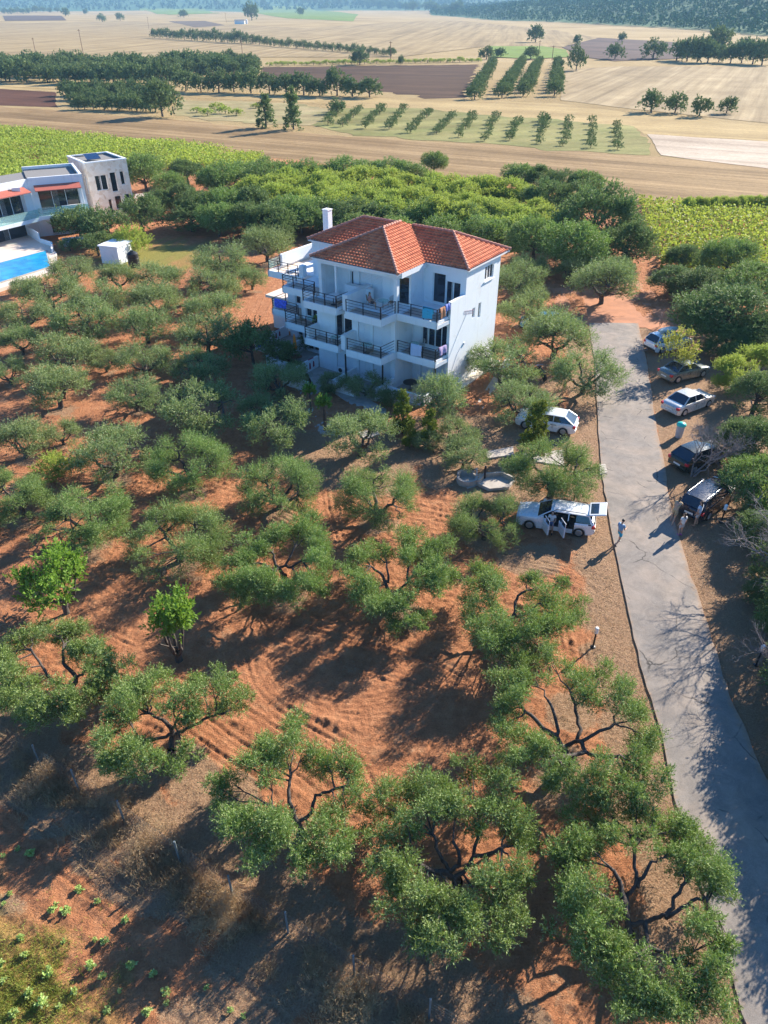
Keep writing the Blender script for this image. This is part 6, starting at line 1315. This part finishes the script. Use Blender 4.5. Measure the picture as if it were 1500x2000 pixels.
# ------------------------------------------------------------------ vegetation
def build_orchard():
    near = [(olive(100 + i, 6, 4.32, 62000, .105, .028, nclump=[50, 44, 56, 47, 42][i], crad=[.090, .098, .085, .094, .100][i], limbs=[4, 3, 4, 5, 3][i]), 6, 4.32) for i in range(5)]
    mid = [(olive(200 + i, 5, 3.6, 20000, .145, .04, nclump=[36, 30, 40, 33][i], ring=i != 2, crad=.115, limbs=[3, 4, 3, 4][i], mat='olive_mid'), 5, 3.6) for i in range(4)]
    for i, (cx, cy, wp, k, lab) in enumerate(ORCH):
        if i in CUST: custom_olive(i); continue
        put_tree(near[i % 5] if k == 'o' else mid[i % 4], cx, cy, wp * (.97 if k == 'o' else 1.05), lab, group='olive trees of the orchard', hr=.60 * rnd.uniform(.92, 1.1))
    # other trees of the yard
    fr = (olive(300, 4, 3.2, 5200, .20, .085, nclump=26, ring=False, crad=.105, mat='fruit'), 4, 3.2)
    put_tree(fr, 112, 1145, 160, 'bright green fruit tree with thin branches at the left above the leaning olive', 'fruit_tree', hr=.85)
    # small vase of bare stems under a compact crown
    rng = np.random.RandomState(7); parts = []; C = []; CR = []
    for k in range(5):
        a = 2 * PI * k / 5 + .3; e = np.array([.42 * math.cos(a), .42 * math.sin(a), 1.55]); parts.append(tube_np(curve((.08 * math.cos(a), .08 * math.sin(a), .3), e, (.12 * math.cos(a), .12 * math.sin(a), -.1), 7, rng, .03), np.linspace(.085, .045, 7), 7))
        C.append(e + (0, 0, .4)); CR.append(.32)
    parts.append(tube_np(curve((0, 0, -.2), (0, 0, .45), (0, 0, 0), 4), [.2, .16, .15, .1], 8)); parts.append(tube_np(curve((.05, 0, .6), (-.65, -.1, 1.15), (.05, 0, -.1), 5), np.linspace(.06, .03, 5), 6))
    for k in range(11): a = rng.rand() * 6.28; C.append(np.array([.6 * math.cos(a), .6 * math.sin(a), rng.uniform(1.65, 2.9)])); CR.append(.30)
    V, F = join_np(parts); tm = quads_mesh('trunk', V, F, True); tm.materials.append(M['bark'])
    V, F, T = leaves(rng, C, np.array(CR), 4200, .16, .07, shoot=1.5, up=1.1, squash=1.1); cm = quads_mesh('crown', V, F, False, {'tint': T}); cm.materials.append(M['fruit'])
    x, y = P(350, 1290); o = thing('fruit_tree', 'small tree with several bare dark stems under a compact bright green crown', 'tree', (x, y, gz(x, y)), .4); o.scale = (1.12, 1.12, 1.25)
    link('trunk', tm, None, o); link('crown', cm, None, o)
    con = (dense(401, 1.6, 2.8, 7000, .12, .05, 30, .2, 'conifer', .08, .9, 'cone', 1.2), 1.6, 2.8)
    round_ = [(dense(410 + i, 3, 2.4, 9000, .12, .06, 34, .2, m_, .14), 3, 2.4) for i, m_ in enumerate(('wood_dark', 'wood_light'))]
    for (cx, cy, w_, t_, lab) in [(838, 835, 46, 1.0, 'golden green cone shaped conifer in the yard, the taller and sharper one'), (786, 808, 52, 1.1, 'loose golden green conifer left of the sharp one in the yard'), (800, 850, 40, .9, 'low golden green conifer at the foot of the two taller ones'), (1046, 836, 68, 1.0, 'golden green conifer bush in front of the white hatchback')]:
        put_tree(con, cx, cy, w_, lab, 'conifer', 'conifer', hr=1.6 * t_, cf=.5)
    for (cx, cy, w_, m_, hr_, lab) in [(765, 778, 46, 0, .8, 'dark clipped round bush at the patio wall by the ground floor'), (492, 672, 92, 0, .9, 'dark leafy shrub left of the blue towel on the patio wall'), (545, 690, 62, 0, .8, 'dark shrub beside the path below the blue towel'), (600, 668, 40, 0, .8, 'dark shrub behind the orange parasol on the patio'),
        (108, 912, 78, 1, .6, 'yellow green bush between the olives at the left'), (1000, 525, 30, 1, .6, 'small yellow green bush behind the right back corner of the building'), (255, 470, 66, 1, .8, 'round bright green bush behind the white utility hut'), (275, 418, 86, 0, .8, 'dark round bush in front of the stone tower'), (150, 435, 84, 0, .7, 'dark olive bush in front of the glass balcony of the villa'), (210, 440, 90, 0, .7, 'dark olive bush between the villa balcony and the stone tower'), (190, 478, 70, 0, .6, 'greyish bush left of the round bright green one'), (135, 478, 46, 0, .5, 'low dark bush beside the pool steps'), (520, 735, 44, 0, .8, 'dark shrub under the shaded bluish olive'),
        (575, 720, 40, 0, .8, 'dark shrub beside the lower patio wall'), (640, 762, 30, 0, .7, 'small dark shrub at the bend of the concrete path')]:
        put_tree(round_[m_], cx, cy, w_, lab, 'bush', 'bush', hr=hr_, cf=.5)
    # two young palms' heads by the path
    pl = []
    rng = np.random.RandomState(3); C = np.array([[0, 0, 1.75], [.2, .1, 1.6], [-.2, 0, 1.65], [0, -.2, 1.9]]); V, F, T = leaves(rng, C, np.array([.34, .3, .3, .3]), 700, .22, .07, up=.4)
    cm = quads_mesh('crown', V, F, False, {'tint': T}); cm.materials.append(M['fruit'])
    V, F = tube_np(curve((0, 0, -.1), (0, 0, 1.65), (.06, .03, 0), 6), np.linspace(.09, .06, 6), 8); tm = quads_mesh('trunk', V, F, True); tm.materials.append(M['bark'])
    for (bx_, by_, s, lab) in [(607, 808, 1.0, 'young tufted tree on a thin stem beside the path, left of the pair'), (634, 842, 1.15, 'young tufted tree on a thin stem nearer the sunlit olive, right of the pair')]:
        x, y = P(bx_, by_); o = thing('young_tree', lab, 'tree', (x, y, gz(x, y))); o.scale = (s, s, s * 1.15); link('trunk', tm, None, o); link('crown', cm, None, o)
    # yellowing sapling between the parked cars
    yt = (olive(320, 2.2, 2.8, 2600, .14, .06, nclump=11, ring=False, crad=.2, limbs=3, mat='yellow'), 2.2, 2.8)
    put_tree(yt, 1330, 690, 62, 'yellowing small tree beside the grey saloon', 'young_tree', hr=1.35)
def build_wood():
    dk = [(dense(500 + i, 8, 7, 26000, .24, .10, 54, .14, ('wood_dark', 'olive', 'wood_dark')[i], .05), 8, 7) for i in range(3)]
    lt = [(dense(520 + i, 6, 5, 15000, .23, .09, 44, .15, 'wood_light', .05, up=.8), 6, 5) for i in range(3)]
    gr = [(dense(530 + i, 6, 5, 14000, .22, .09, 40, .16, 'olive', .05), 6, 5) for i in range(2)]
    near_dk = [(dense(540 + i, 7, 6.5, 42000, .16, .07, 60, .14, m_, .06), 7, 6.5) for i, m_ in enumerate(('wood_dark', 'olive'))]
    near_lt = (dense(545, 5, 4.6, 26000, .16, .06, 44, .16, 'wood_light', .08, up=.8), 5, 4.6)
    # bright centre of the wood, rows of pixels from back to front
    n = 0
    def row(y0, y1, xs, sets, wp, lab, hr, name, group, jy=6):
        nonlocal n
        m_ = len(xs)
        for i, x_ in enumerate(xs):
            yy = y0 + (y1 - y0) * i / max(1, m_ - 1) + rnd.uniform(-jy, jy)
            put_tree(sets[n % len(sets)], x_ + rnd.uniform(-6, 6), yy, wp * rnd.uniform(.95, 1.3), lab, name, 'tree', group, hr=hr * rnd.uniform(.72, .98), cf=.46); n += 1
    G = 'bright green trees in the wood behind the white building'; LB = 'bright yellow green bushy tree in the middle of the wood behind the white building'
    row(350, 372, range(560, 1010, 40), lt, 62, LB, .78, 'wood_tree', G); row(366, 392, range(500, 1060, 44), lt, 66, LB, .78, 'wood_tree', G)
    row(385, 412, range(540, 1080, 46), lt, 70, LB, .78, 'wood_tree', G); row(405, 432, range(600, 1080, 52), lt, 72, LB, .78, 'wood_tree', G); row(428, 455, range(850, 1080, 54), lt, 74, LB, .78, 'wood_tree', G)
    G = 'grey green trees along the back of the wood'; LB = 'grey green tree on the far edge of the wood against the stubble field'
    row(336, 334, range(480, 820, 40), gr, 58, LB, .8, 'wood_tree', G, 4); row(348, 356, range(1020, 1180, 42), dk, 62, LB, .8, 'wood_tree', G, 4)
    row(345, 350, (440, 480, 520, 560), gr, 60, LB, .8, 'wood_tree', G, 5)
    G = 'dark trees along the front edge of the wood'; LB = 'dark green tree on the near edge of the wood, left behind the roof'
    row(402, 400, (385, 430, 480), dk, 82, LB, .85, 'wood_tree', G); row(430, 428, (375, 425, 480, 530, 585, 640), dk, 84, LB, .8, 'wood_tree', G, 4)
    row(415, 432, (560, 620, 690, 760, 830, 900, 960), gr + dk[:1], 84, 'dull green tree on the near edge of the wood, right behind the roof', .8, 'wood_tree', 'dull green trees of the wood behind the roof', 5)
    row(448, 455, (700, 770, 870, 940, 990), gr, 74, 'dull green tree on the near edge of the wood, right behind the roof', .8, 'wood_tree', 'dull green trees of the wood behind the roof', 5)
    for (cx, cy, w_, hr_, lab) in [(1165, 420, 150, .85, 'tallest dark round tree at the right end of the wood'), (1070, 385, 90, .8, 'dark tree left behind the tallest round one of the wood'), (1120, 480, 130, .8, 'dark tree under the tallest round one, nearer the turning place'), (1225, 475, 110, .85, 'dark tree at the right end of the wood beside the sunflowers'), (1045, 465, 110, .8, 'dark tree right behind the right end of the roof'), (1200, 525, 80, .7, 'low dark tree bordering the orange turning place'), (1130, 385, 84, .8, 'dark tree against the stubble at the right end of the wood'),
        (365, 335, 70, .7, 'purplish bush at the left tip of the wood beside the sunflowers'), (280, 335, 80, .9, 'green bush right behind the stone tower'), (330, 360, 64, .8, 'pale green bush between the stone tower and the wood'), (310, 395, 60, .8, 'pale bush beside the low stone wall of the villa'), (420, 350, 66, .8, 'green bush at the left tip of the wood'), (350, 385, 70, .8, 'green bush below the purplish one'), (545, 455, 60, .8, 'low dark bush left of the chimney')]:
        put_tree(rnd.choice(dk), cx, cy, w_, lab, 'wood_tree', 'tree', hr=hr_, cf=.5)
    x, y = P(848, 333); put_tree(dk[1], 848, 316, 52, 'dark round tree standing alone in the stubble just behind the wood', 'lone_tree', 'tree', hr=.8, cf=.5)
    # right hand thicket beside the parking
    T = [(1425, 610, 190, 0, .62, 'big dark tree right behind the parked cars'), (1375, 560, 120, 0, .6, 'dark tree between the turning place and the sunflowers'), (1480, 560, 150, 1, .6, 'grey green tree at the right edge above the parked cars'), (1315, 545, 90, 0, .6, 'dark low tree at the right of the orange turning place'), (1425, 505, 110, 1, .8, 'pale tree against the right hand sunflowers'),
         (1480, 650, 130, 0, .62, 'dark tree at the right edge level with the car with the roof box'), (1420, 668, 100, 0, .62, 'dark tree at the front of the grey saloon'), (1440, 730, 88, 2, .85, 'bright green bush in front of the silver saloon'), (1480, 770, 110, 0, .8, 'shaded bush at the right edge beside the bare tree'), (1490, 700, 90, 2, .8, 'yellow green bush at the right edge above the bare tree'),
         (1475, 860, 120, 0, .8, 'dark bush in front of the black hatchback'), (1480, 940, 130, 1, .8, 'grey green bush in front of the dark blue estate'), (1500, 1040, 110, 0, .8, 'dark bush at the right edge right of the bollard lamp'), (1520, 990, 110, 2, .8, 'bright leafy bush at the right edge beside the dark blue estate'),
         (1530, 1100, 130, 0, .8, 'dark bush cut by the right edge below the bright one'), (1340, 500, 70, 0, .7, 'dark bush at the corner of the right hand sunflowers')]
    for (cx, cy, w_, k_, hr_, lab) in T:
        put_tree((near_dk[0], near_dk[1], near_lt)[k_], cx, cy, w_, lab, 'thicket_tree', 'tree', hr=hr_, cf=.5)
    for (cx, cy, w_, k_, lab) in [(1500, 1160, 80, 0, 'low dark bush at the right edge above the pale dead twigs'), (1505, 1215, 60, 1, 'small grey green bush at the right edge beside the pale dead twigs'), (1455, 905, 80, 2, 'green bush between the black hatchback and the dark blue estate'), (1495, 1000, 90, 1, 'grey green bush at the right edge above the bright leafy one'), (1440, 690, 70, 1, 'grey green bush in front of the champagne saloon')]:
        put_tree((near_dk[0], near_dk[1], near_lt)[k_], cx, cy, w_, lab, 'bush', 'bush', hr=.7, cf=.5)
    # trees whose shade falls across the lane; they stand just outside the right border
    for (cx, cy, w_, k_, hr_) in [(1600, 1190, 200, 0, .85), (1640, 1330, 230, 0, .85), (1700, 1500, 250, 1, .85), (1790, 1640, 290, 1, .8)]:
        put_tree((near_dk[0], near_dk[1], near_lt)[k_], cx, cy, w_, 'dense tree right of the lane just past the right border, shading the asphalt', 'thicket_tree', 'tree', 'shade trees right of the lane', hr=hr_, cf=.5)
    for (x_, y_, W_, k_) in [(21.5, 22.0, 6.5, 0), (22.5, 16.5, 7, 1), (24.5, 27.5, 5, 1)]:
        put_tree(near_dk[k_], 0, 0, 0, 'dense tree right of the lane just past the right border, shading the asphalt', 'thicket_tree', 'tree', 'shade trees right of the lane', hr=.75, W=W_, xy=(x_, y_))
    me = bare(71, 7, 5.6, lean=(-.1, 0)); o = thing('dead_tree', 'large leafless tree past the right border casting twig shadows on the lane', 'tree', (22.0, 30.0, 0)); link('branches', me, None, o)
    # bare trees
    for (bx_, by_, W, Hh, seed, ln, lab, sc) in [(1350, 930, 5.2, 4.3, 61, (.75, .35), 'dead grey tree leaning over the black hatchback', 1), (1288, 638, 1.4, 2.2, 62, (.2, 0), 'thin dark dead sapling at the end of the lane', .6), (1540, 1330, 4.5, 4.2, 63, (-.35, .1), 'dead grey tree with pale twigs at the right edge of the lane', 1), (1470, 800, 3.5, 3.4, 64, (0, .3), 'dead grey branches above the bright bush at the right', 1)]:
        x, y = P(bx_, by_); me = bare(seed, W, Hh, lean=ln); o = thing('dead_tree', lab, 'tree', (x, y, gz(x, y))); o2 = link('branches', me, None, o)
    # grass reeds behind the right sunflowers
    G = 'green reed clumps behind the right hand sunflower field'
    for i, x_ in enumerate(range(1345, 1520, 17)): put_tree(lt[i % 3], x_, 397 + rnd.uniform(-3, 3), 30, 'bright green reed clump on the far edge of the right hand sunflower field', 'reed_clump', 'reeds', G, hr=.9, cf=.5)
def crop(name, px, label, hh, sp, seed, mat='sunflower', ang=0.3, lf=11):
    poly = [P(*q) for q in px]; xs = [p[0] for p in poly]; ys = [p[1] for p in poly]; rng = np.random.RandomState(seed)
    ca, sa = math.cos(ang), math.sin(ang); D = max(max(xs) - min(xs), max(ys) - min(ys)); cx, cy = (max(xs) + min(xs)) / 2, (max(ys) + min(ys)) / 2
    a = np.arange(-D, D, sp[0]); b = np.arange(-D, D, sp[1]); A, Bm = np.meshgrid(a, b); A = A.ravel() + rng.normal(0, sp[0] * .2, A.size); Bm = Bm.ravel() + rng.normal(0, sp[1] * .12, Bm.size)
    x = cx + A * ca - Bm * sa; y = cy + A * sa + Bm * ca
    ins = np.zeros(len(x), bool); j = len(poly) - 1
    for i in range(len(poly)):
        xi, yi = poly[i]; xj, yj = poly[j]; c = ((yi > y) != (yj > y)) & (x < (xj - xi) * (y - yi) / (yj - yi + 1e-12) + xi); ins ^= c; j = i
    x = x[ins] + 0; y = y[ins]; k = vn(x, y, 7, 2) > .12; x = x[k]; y = y[k]; n = len(x); print(name, n)
    h = hh * (.8 + .4 * rng.rand(n)) * (.75 + .5 * vn(x, y, 9, 4))
    rep = np.repeat(np.arange(n), lf); m = len(rep); z = h[rep] * (.3 + .7 * rng.rand(m))
    d = rng.normal(size=(m, 3)); d[:, 2] = d[:, 2] * .5 + .25; d /= np.linalg.norm(d, axis=1)[:, None]; s = np.cross(d, rng.normal(size=(m, 3))); s /= np.linalg.norm(s, axis=1)[:, None]
    L = hh * .25 * (.7 + .6 * rng.rand(m))[:, None]; base = np.stack([x[rep], y[rep], z], 1)
    V = np.stack([base, base + d * L * .5 + s * L * .3, base + d * L, base + d * L * .5 - s * L * .3], 1).reshape(-1, 3)
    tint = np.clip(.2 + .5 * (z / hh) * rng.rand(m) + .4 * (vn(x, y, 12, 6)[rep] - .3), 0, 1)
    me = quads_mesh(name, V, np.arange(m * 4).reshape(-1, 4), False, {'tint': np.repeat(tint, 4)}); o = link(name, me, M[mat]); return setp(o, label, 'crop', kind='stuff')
def build_far():
    kinds = {'olive': [far_tree(600 + i, 5, 4, 2400, .40, .2, nclump=26, crad=.24, base=.16) for i in range(4)], 'dark': [far_tree(610 + i, 5, 4.4, 3000, .42, .22, mat='grove', nclump=34, crad=.24, base=.14) for i in range(4)],
             'young': [far_tree(620 + i, 3, 2.6, 1100, .26, .13, mat='olive_far', nclump=18, crad=.25, base=.18) for i in range(3)], 'spruce': [far_tree(630 + i, 6, 12, 3800, .6, .22, mat='wood_dark', shape='cone', nclump=46, crad=.15, up=-.1, base=.04) for i in range(2)],
             'light': [far_tree(640 + i, 5, 4, 1600, .42, .2, mat='wood_light') for i in range(2)]}
    base = {'olive': (5, 4), 'dark': (5, 4.4), 'young': (3, 2.6), 'spruce': (6, 12), 'light': (5, 4)}
    def ft(kind, px, py, wpx, hr, label, name, group=None):
        """py is the foot of the tree on the far relief"""
        x, y = PT(px, py); z = float(HT(x, y)); W = wpx * (y * math.cos(PITCH) + (CAMH - z) * math.sin(PITCH)) / FPX
        me = rnd.choice(kinds[kind]); b = base[kind]; o = link(name, me); o.location = (x, y, z); o.rotation_euler = (0, 0, rnd.uniform(0, 6.28)); s = W / b[0]; o.scale = (s, s, hr * W / b[1])
        return setp(o, label, 'tree', group)
    def line(kind, a, b, n, w0, w1, hr, label, name, group, j=3):
        for i in range(n):
            t = (i + .5) / n; ft(kind, a[0] + (b[0] - a[0]) * t + rnd.uniform(-j, j), a[1] + (b[1] - a[1]) * t + rnd.uniform(-j * .4, j * .4), (w0 + (w1 - w0) * t) * rnd.uniform(.85, 1.2), hr * rnd.uniform(.88, 1.12), label, name, group)
    G = 'old olive trees of the dark grove across the upper left'; LB = 'dark old olive tree in the large grove across the upper left'
    for (y0, x0, x1, w_) in [(128, 330, 505, 27), (134, -10, 505, 29), (141, 0, 500, 31), (149, -5, 500, 33), (158, 0, 300, 36)]:
        line('dark', (x0, y0), (x1, y0 + 3), int((x1 - x0) / (w_ * .82)), w_, w_, .85, LB, 'old_olive_tree', G, 5)
    G = 'large olives in the front row of the dark grove'; LB = 'large dark olive tree in the front row of the upper left grove'
    line('dark', (0, 160), (360, 170), 10, 36, 37, .9, LB, 'old_olive_tree', G, 4); line('dark', (345, 178), (740, 190), 12, 38, 38, .9, LB, 'old_olive_tree', G, 3)
    for i in range(4): line('olive', (118 + 8 * i, 186 + 9 * i), (335 - 8 * i, 188 + 10 * i), 10, 27, 30, .8, 'grey green olive tree in the small grove beside the red ploughed strip', 'olive_tree', 'olive trees of the small grove by the red ploughed strip', 3)
    ft('dark', 318, 228, 58, 1.05, 'tall dark round tree at the right end of the small left grove', 'lone_tree')
    for (x_, y_, w_, h_, l_) in [(520, 249, 46, 1.32, 'left of the two dark spruces standing at the stubble edge, with a thinner top'), (573, 253, 44, 1.72, 'taller right hand dark spruce standing at the stubble edge')]: ft('spruce', x_, y_, w_, h_, l_, 'spruce_tree')
    for (x_, y_) in [(385, 220), (425, 215), (440, 222), (500, 212), (405, 226), (462, 226)]: ft('light', x_, y_, rnd.uniform(18, 28), .5, 'low scrubby green bush on the rough ground left of the spruces', 'scrub_bush', 'scrub bushes left of the spruces')
    rows = [((757, 253), (790, 220)), ((803, 259), (838, 224)), ((852, 263), (884, 231)), ((896, 267), (925, 232)), ((946, 274), (968, 235)), ((996, 274), (1014, 240)), ((1053, 280), (1062, 238)), ((1101, 285), (1110, 240)), ((1155, 290), (1157, 242)), ((1205, 293), (1203, 248)), ((712, 250), (747, 216)), ((672, 246), (700, 216)), ((640, 243), (662, 213))]
    for a, b in rows:
        n = 6
        for i in range(n): t = i / (n - 1); ft('young', a[0] + (b[0] - a[0]) * t + rnd.uniform(-3, 3), a[1] + (b[1] - a[1]) * t + rnd.uniform(-1.5, 1.5), rnd.uniform(14, 20), .85, 'young olive tree in the rows on the dry grass plantation', 'young_olive_tree', 'young olive trees of the plantation')
    for (x_, y_, w_, l_) in [(1063, 243, 20, 'largest young tree at the head of the plantation rows'), (658, 222, 28, 'larger olive bush at the left head of the plantation')]: ft('olive', x_, y_, w_, .9, l_, 'olive_tree')
    for a, b in [((925, 194), (965, 124)), ((982, 191), (1020, 122)), ((1024, 188), (1052, 124)), ((1082, 188), (1091, 124))]:
        n = 15
        for i in range(n): t = (i / (n - 1)) ** .8; ft('olive', a[0] + (b[0] - a[0]) * t + rnd.uniform(-3, 3), a[1] + (b[1] - a[1]) * t, 30 - 15 * t, .8, 'olive tree in the four thick rows running away beside the ploughed field', 'olive_tree', 'olive trees of the four thick rows')
    for (x_, y_, w_, l_) in [(1272, 219, 42, 'first from the left of the four lone olives on the ridged field'), (1317, 221, 38, 'second from the left of the four lone olives on the ridged field'), (1365, 227, 38, 'third from the left of the four lone olives on the ridged field'), (1418, 222, 32, 'rightmost of the four lone olives on the ridged field, on a taller stem')]: ft('olive', x_, y_, w_, .85, l_, 'olive_tree')
    line('olive', (295, 74), (500, 87), 17, 15, 17, 1.05, 'olive tree in the long hedge like row across the far straw hillside', 'olive_tree', 'olive trees of the long far row', 1)
    line('olive', (500, 88), (772, 111), 19, 15, 14, .9, 'olive tree in the long hedge like row across the far straw hillside', 'olive_tree', 'olive trees of the long far row', 1)
    line('light', (520, 129), (940, 121), 34, 14, 14, .55, 'low bush in the green hedge above the dark ploughed field', 'hedge_bush', 'bushes of the hedge above the dark ploughed field', 1)
    for (k, x_, y_, w_, h_, l_) in [('dark', 1045, 83, 28, 1, 'round dark tree standing out on the skyline of the far straw field'), ('dark', 1128, 88, 15, 1.1, 'small round tree right of the round dark one on the far straw field'), ('dark', 1214, 82, 14, 1.1, 'small round tree above the dark grey ploughed hillside'), ('olive', 1125, 138, 30, 1.35, 'green tree at the right end of the four thick rows'), ('dark', 950, 116, 26, .8, 'round bush at the left of the light green field'), ('dark', 978, 112, 22, .7, 'low round bush beside the round one by the light green field'), ('dark', 1037, 116, 28, .75, 'round bush on the right of the light green field'),
        ('dark', 703, 127, 30, .85, 'round dark tree above the dark ploughed field'), ('dark', 783, 127, 10, 1.6, 'thin dark tree right of the hedge row end'), ('olive', 1201, 116, 32, .8, 'green bush below the dark grey ploughed hillside'), ('olive', 1275, 115, 40, .8, 'broad green tree below the dark grey ploughed hillside'), ('dark', 1395, 108, 44, 1.05, 'tallest dark tree of the row at the upper right'), ('dark', 1450, 101, 26, .9, 'dark tree right of the tallest one at the upper right'), ('dark', 1350, 104, 24, .9, 'dark tree left of the tallest one at the upper right'),
        ('dark', 492, 40, 24, 1.2, 'tall round tree beside the small white farmhouse'), ('dark', 586, 30, 14, .9, 'round tree on the far green field'), ('dark', 359, 35, 16, .8, 'dark bush left of the small white farmhouse'), ('olive', 200, 43, 16, .8, 'left of two bushes on the far upper left hillside'), ('olive', 235, 41, 14, .9, 'right of two bushes on the far upper left hillside'), ('dark', 128, 32, 14, 1, 'dark tree far off at the upper left'), ('dark', 168, 28, 9, 1, 'small tree far off at the upper left'), ('dark', 424, 12, 10, 1, 'small tree near the horizon above the white farmhouse'), ('dark', 453, 10, 8, 1, 'tiny tree near the horizon above the white farmhouse'), ('dark', 515, 12, 11, 1, 'dark tree near the horizon right of the farmhouse'), ('dark', 637, 18, 13, .8, 'dark bush near the horizon in the middle')]: ft(k, x_, y_, w_, h_, l_, 'lone_tree')
    line('dark', (1310, 119), (1500, 127), 9, 34, 34, .95, 'dark tree in the close row at the upper right edge', 'old_olive_tree', 'dark trees of the row at the upper right edge', 3)
    line('dark', (700, 14), (900, 26), 16, 13, 15, 1, 'dark tree in the distant belt at the top middle', 'far_tree', 'trees of the distant belt at the top middle', 4)
    line('dark', (0, 28), (120, 24), 9, 12, 11, .8, 'dark tree in the distant line at the top left', 'far_tree', 'trees of the distant line at the top left', 3)
    line('dark', (560, 8), (760, 12), 16, 8, 9, 1, 'tiny dark tree near the horizon at the top middle', 'far_tree', 'trees near the horizon at the top middle', 2)
    # forest on the ridge: one mass
    rng = np.random.RandomState(9); C = []
    for _ in range(60000):
        px = rng.uniform(700, 1600)
        az = None; yv = rng.uniform(500, 2600) if rng.rand() < .75 else rng.uniform(2600, 5200); a = (px - 750) / FPX / .823
        xx = a * yv; ybv = np.interp(a, _AZ, _YB)
        if yv > ybv + 8 and (np.interp(a, _AZ, _HA) > .5 ): C.append((xx, yv))
        if len(C) >= 9000: break
    for _ in range(2500): yv = rng.uniform(3500, 5000); C.append((rng.uniform(-.62, .1) * yv, yv))
    C = np.array(C); z = HT(C[:, 0], C[:, 1]); n = len(C); lf = 26; hgt = rng.uniform(8, 14, n); rep = np.repeat(np.arange(n), lf); m = n * lf
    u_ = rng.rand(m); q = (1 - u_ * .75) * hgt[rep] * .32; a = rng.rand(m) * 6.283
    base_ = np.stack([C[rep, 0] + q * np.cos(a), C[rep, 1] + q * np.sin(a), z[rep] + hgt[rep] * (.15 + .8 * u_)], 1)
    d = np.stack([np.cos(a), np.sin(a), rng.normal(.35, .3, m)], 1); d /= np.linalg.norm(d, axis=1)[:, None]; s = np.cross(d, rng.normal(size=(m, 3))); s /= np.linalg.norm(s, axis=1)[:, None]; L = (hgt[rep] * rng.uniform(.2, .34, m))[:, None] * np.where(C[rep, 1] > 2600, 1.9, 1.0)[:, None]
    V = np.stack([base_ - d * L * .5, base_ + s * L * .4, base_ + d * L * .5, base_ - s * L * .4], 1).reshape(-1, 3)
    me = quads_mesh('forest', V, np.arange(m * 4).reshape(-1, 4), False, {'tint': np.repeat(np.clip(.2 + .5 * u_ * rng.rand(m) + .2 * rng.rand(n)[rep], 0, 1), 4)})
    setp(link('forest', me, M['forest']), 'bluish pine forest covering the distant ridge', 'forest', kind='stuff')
    # power poles
    for (x_, y0_, y1_, l_) in [(72, 113, 78, 'leftmost wooden power pole, leaning, on the upper left straw hillside'), (163, 107, 42, 'tallest wooden power pole on the upper left straw hillside'), (291, 57, 23, 'wooden power pole behind the start of the long far row'), (442, 44, 20, 'thin power pole near the white farmhouse'), (474, 110, 82, 'power pole in front of the long far row'), (1052, 108, 82, 'power pole just right of the round dark tree'), (1078, 118, 92, 'power pole at the light green field'), (763, 120, 85, 'power pole at the right end of the long far row')]:
        x, y = PT(x_, y0_); z = float(HT(x, y)); mpp = (y * math.cos(PITCH) + (CAMH - z) * math.sin(PITCH)) / FPX; h = min(13, (y0_ - y1_) * mpp * .95)
        b = B().tube([(0, 0, 0), (rnd.uniform(-.1, .1), 0, h)], [.2, .14], 8); b.box(-.9, .9, -.08, .08, h - .7, h - .52)
        o = b.build('power_pole', M['wood_brown']); o.location = (x, y, z); setp(o, l_, 'pole')
    x, y = PT(470, 47); z = float(HT(x, y)); o = thing('farmhouse', 'tiny white farmhouse with a tank far off on the upper hillside', 'house', (x, y, z))
    B().box(-8, 6, -4, 4, 0, 4).build('wall', M['white_wall'], o); b = B(); b.add([(-8.4, -4.4, 4), (6.4, -4.4, 4), (6.4, 4.4, 4), (-8.4, 4.4, 4), (-8.4, 0, 5.6), (6.4, 0, 5.6)], [(0, 1, 5, 4), (2, 3, 4, 5), (0, 4, 3), (1, 2, 5), (0, 3, 2, 1)]); b.build('roof', M['grey_roof'], o)
    B().lathe([(1.6, 0), (1.6, 5), (.3, 5.8)], 12, (9, 0, 0)).build('tank', M['white_paint'], o)
# ------------------------------------------------------------------ build
build_ground(); build_fields(); build_road()
build_main(); build_villa()
build_cars(); build_people(); build_furniture()
build_orchard(); build_wood()
crop('sunflower_field', [(0, 258), (300, 284), (520, 311), (490, 334), (420, 338), (330, 335), (258, 335), (235, 380), (-200, 400), (-300, 235)], 'yellow green sunflower field behind the villa at the left', 1.6, (.42, .95), 5, ang=direction((0, 258), (520, 311)))
crop('sunflower_field', [(1242, 398), (1420, 408), (1700, 420), (1700, 560), (1450, 560), (1290, 530), (1265, 470)], 'yellow green sunflower field at the right behind the thicket', 1.5, (.42, .95), 6, ang=.9)
build_far(); build_groundcover()
# haze: even pale air round the whole scene
hz = B().box(-7200, 7200, -80, 5600, -12, 140).build('haze', None); setp(hz, 'thin blue summer haze over the plain', 'haze', kind='stuff')
m = bpy.data.materials.new('haze'); m.use_nodes = True; t = m.node_tree; t.nodes.remove(t.nodes['Principled BSDF']); v_ = t.nodes.new('ShaderNodeVolumePrincipled'); v_.inputs['Color'].default_value = (.42, .72, 1, 1); v_.inputs['Density'].default_value = .00015; v_.inputs['Anisotropy'].default_value = .0
t.links.new(v_.outputs[0], t.nodes['Material Output'].inputs['Volume']); hz.data.materials.append(m)
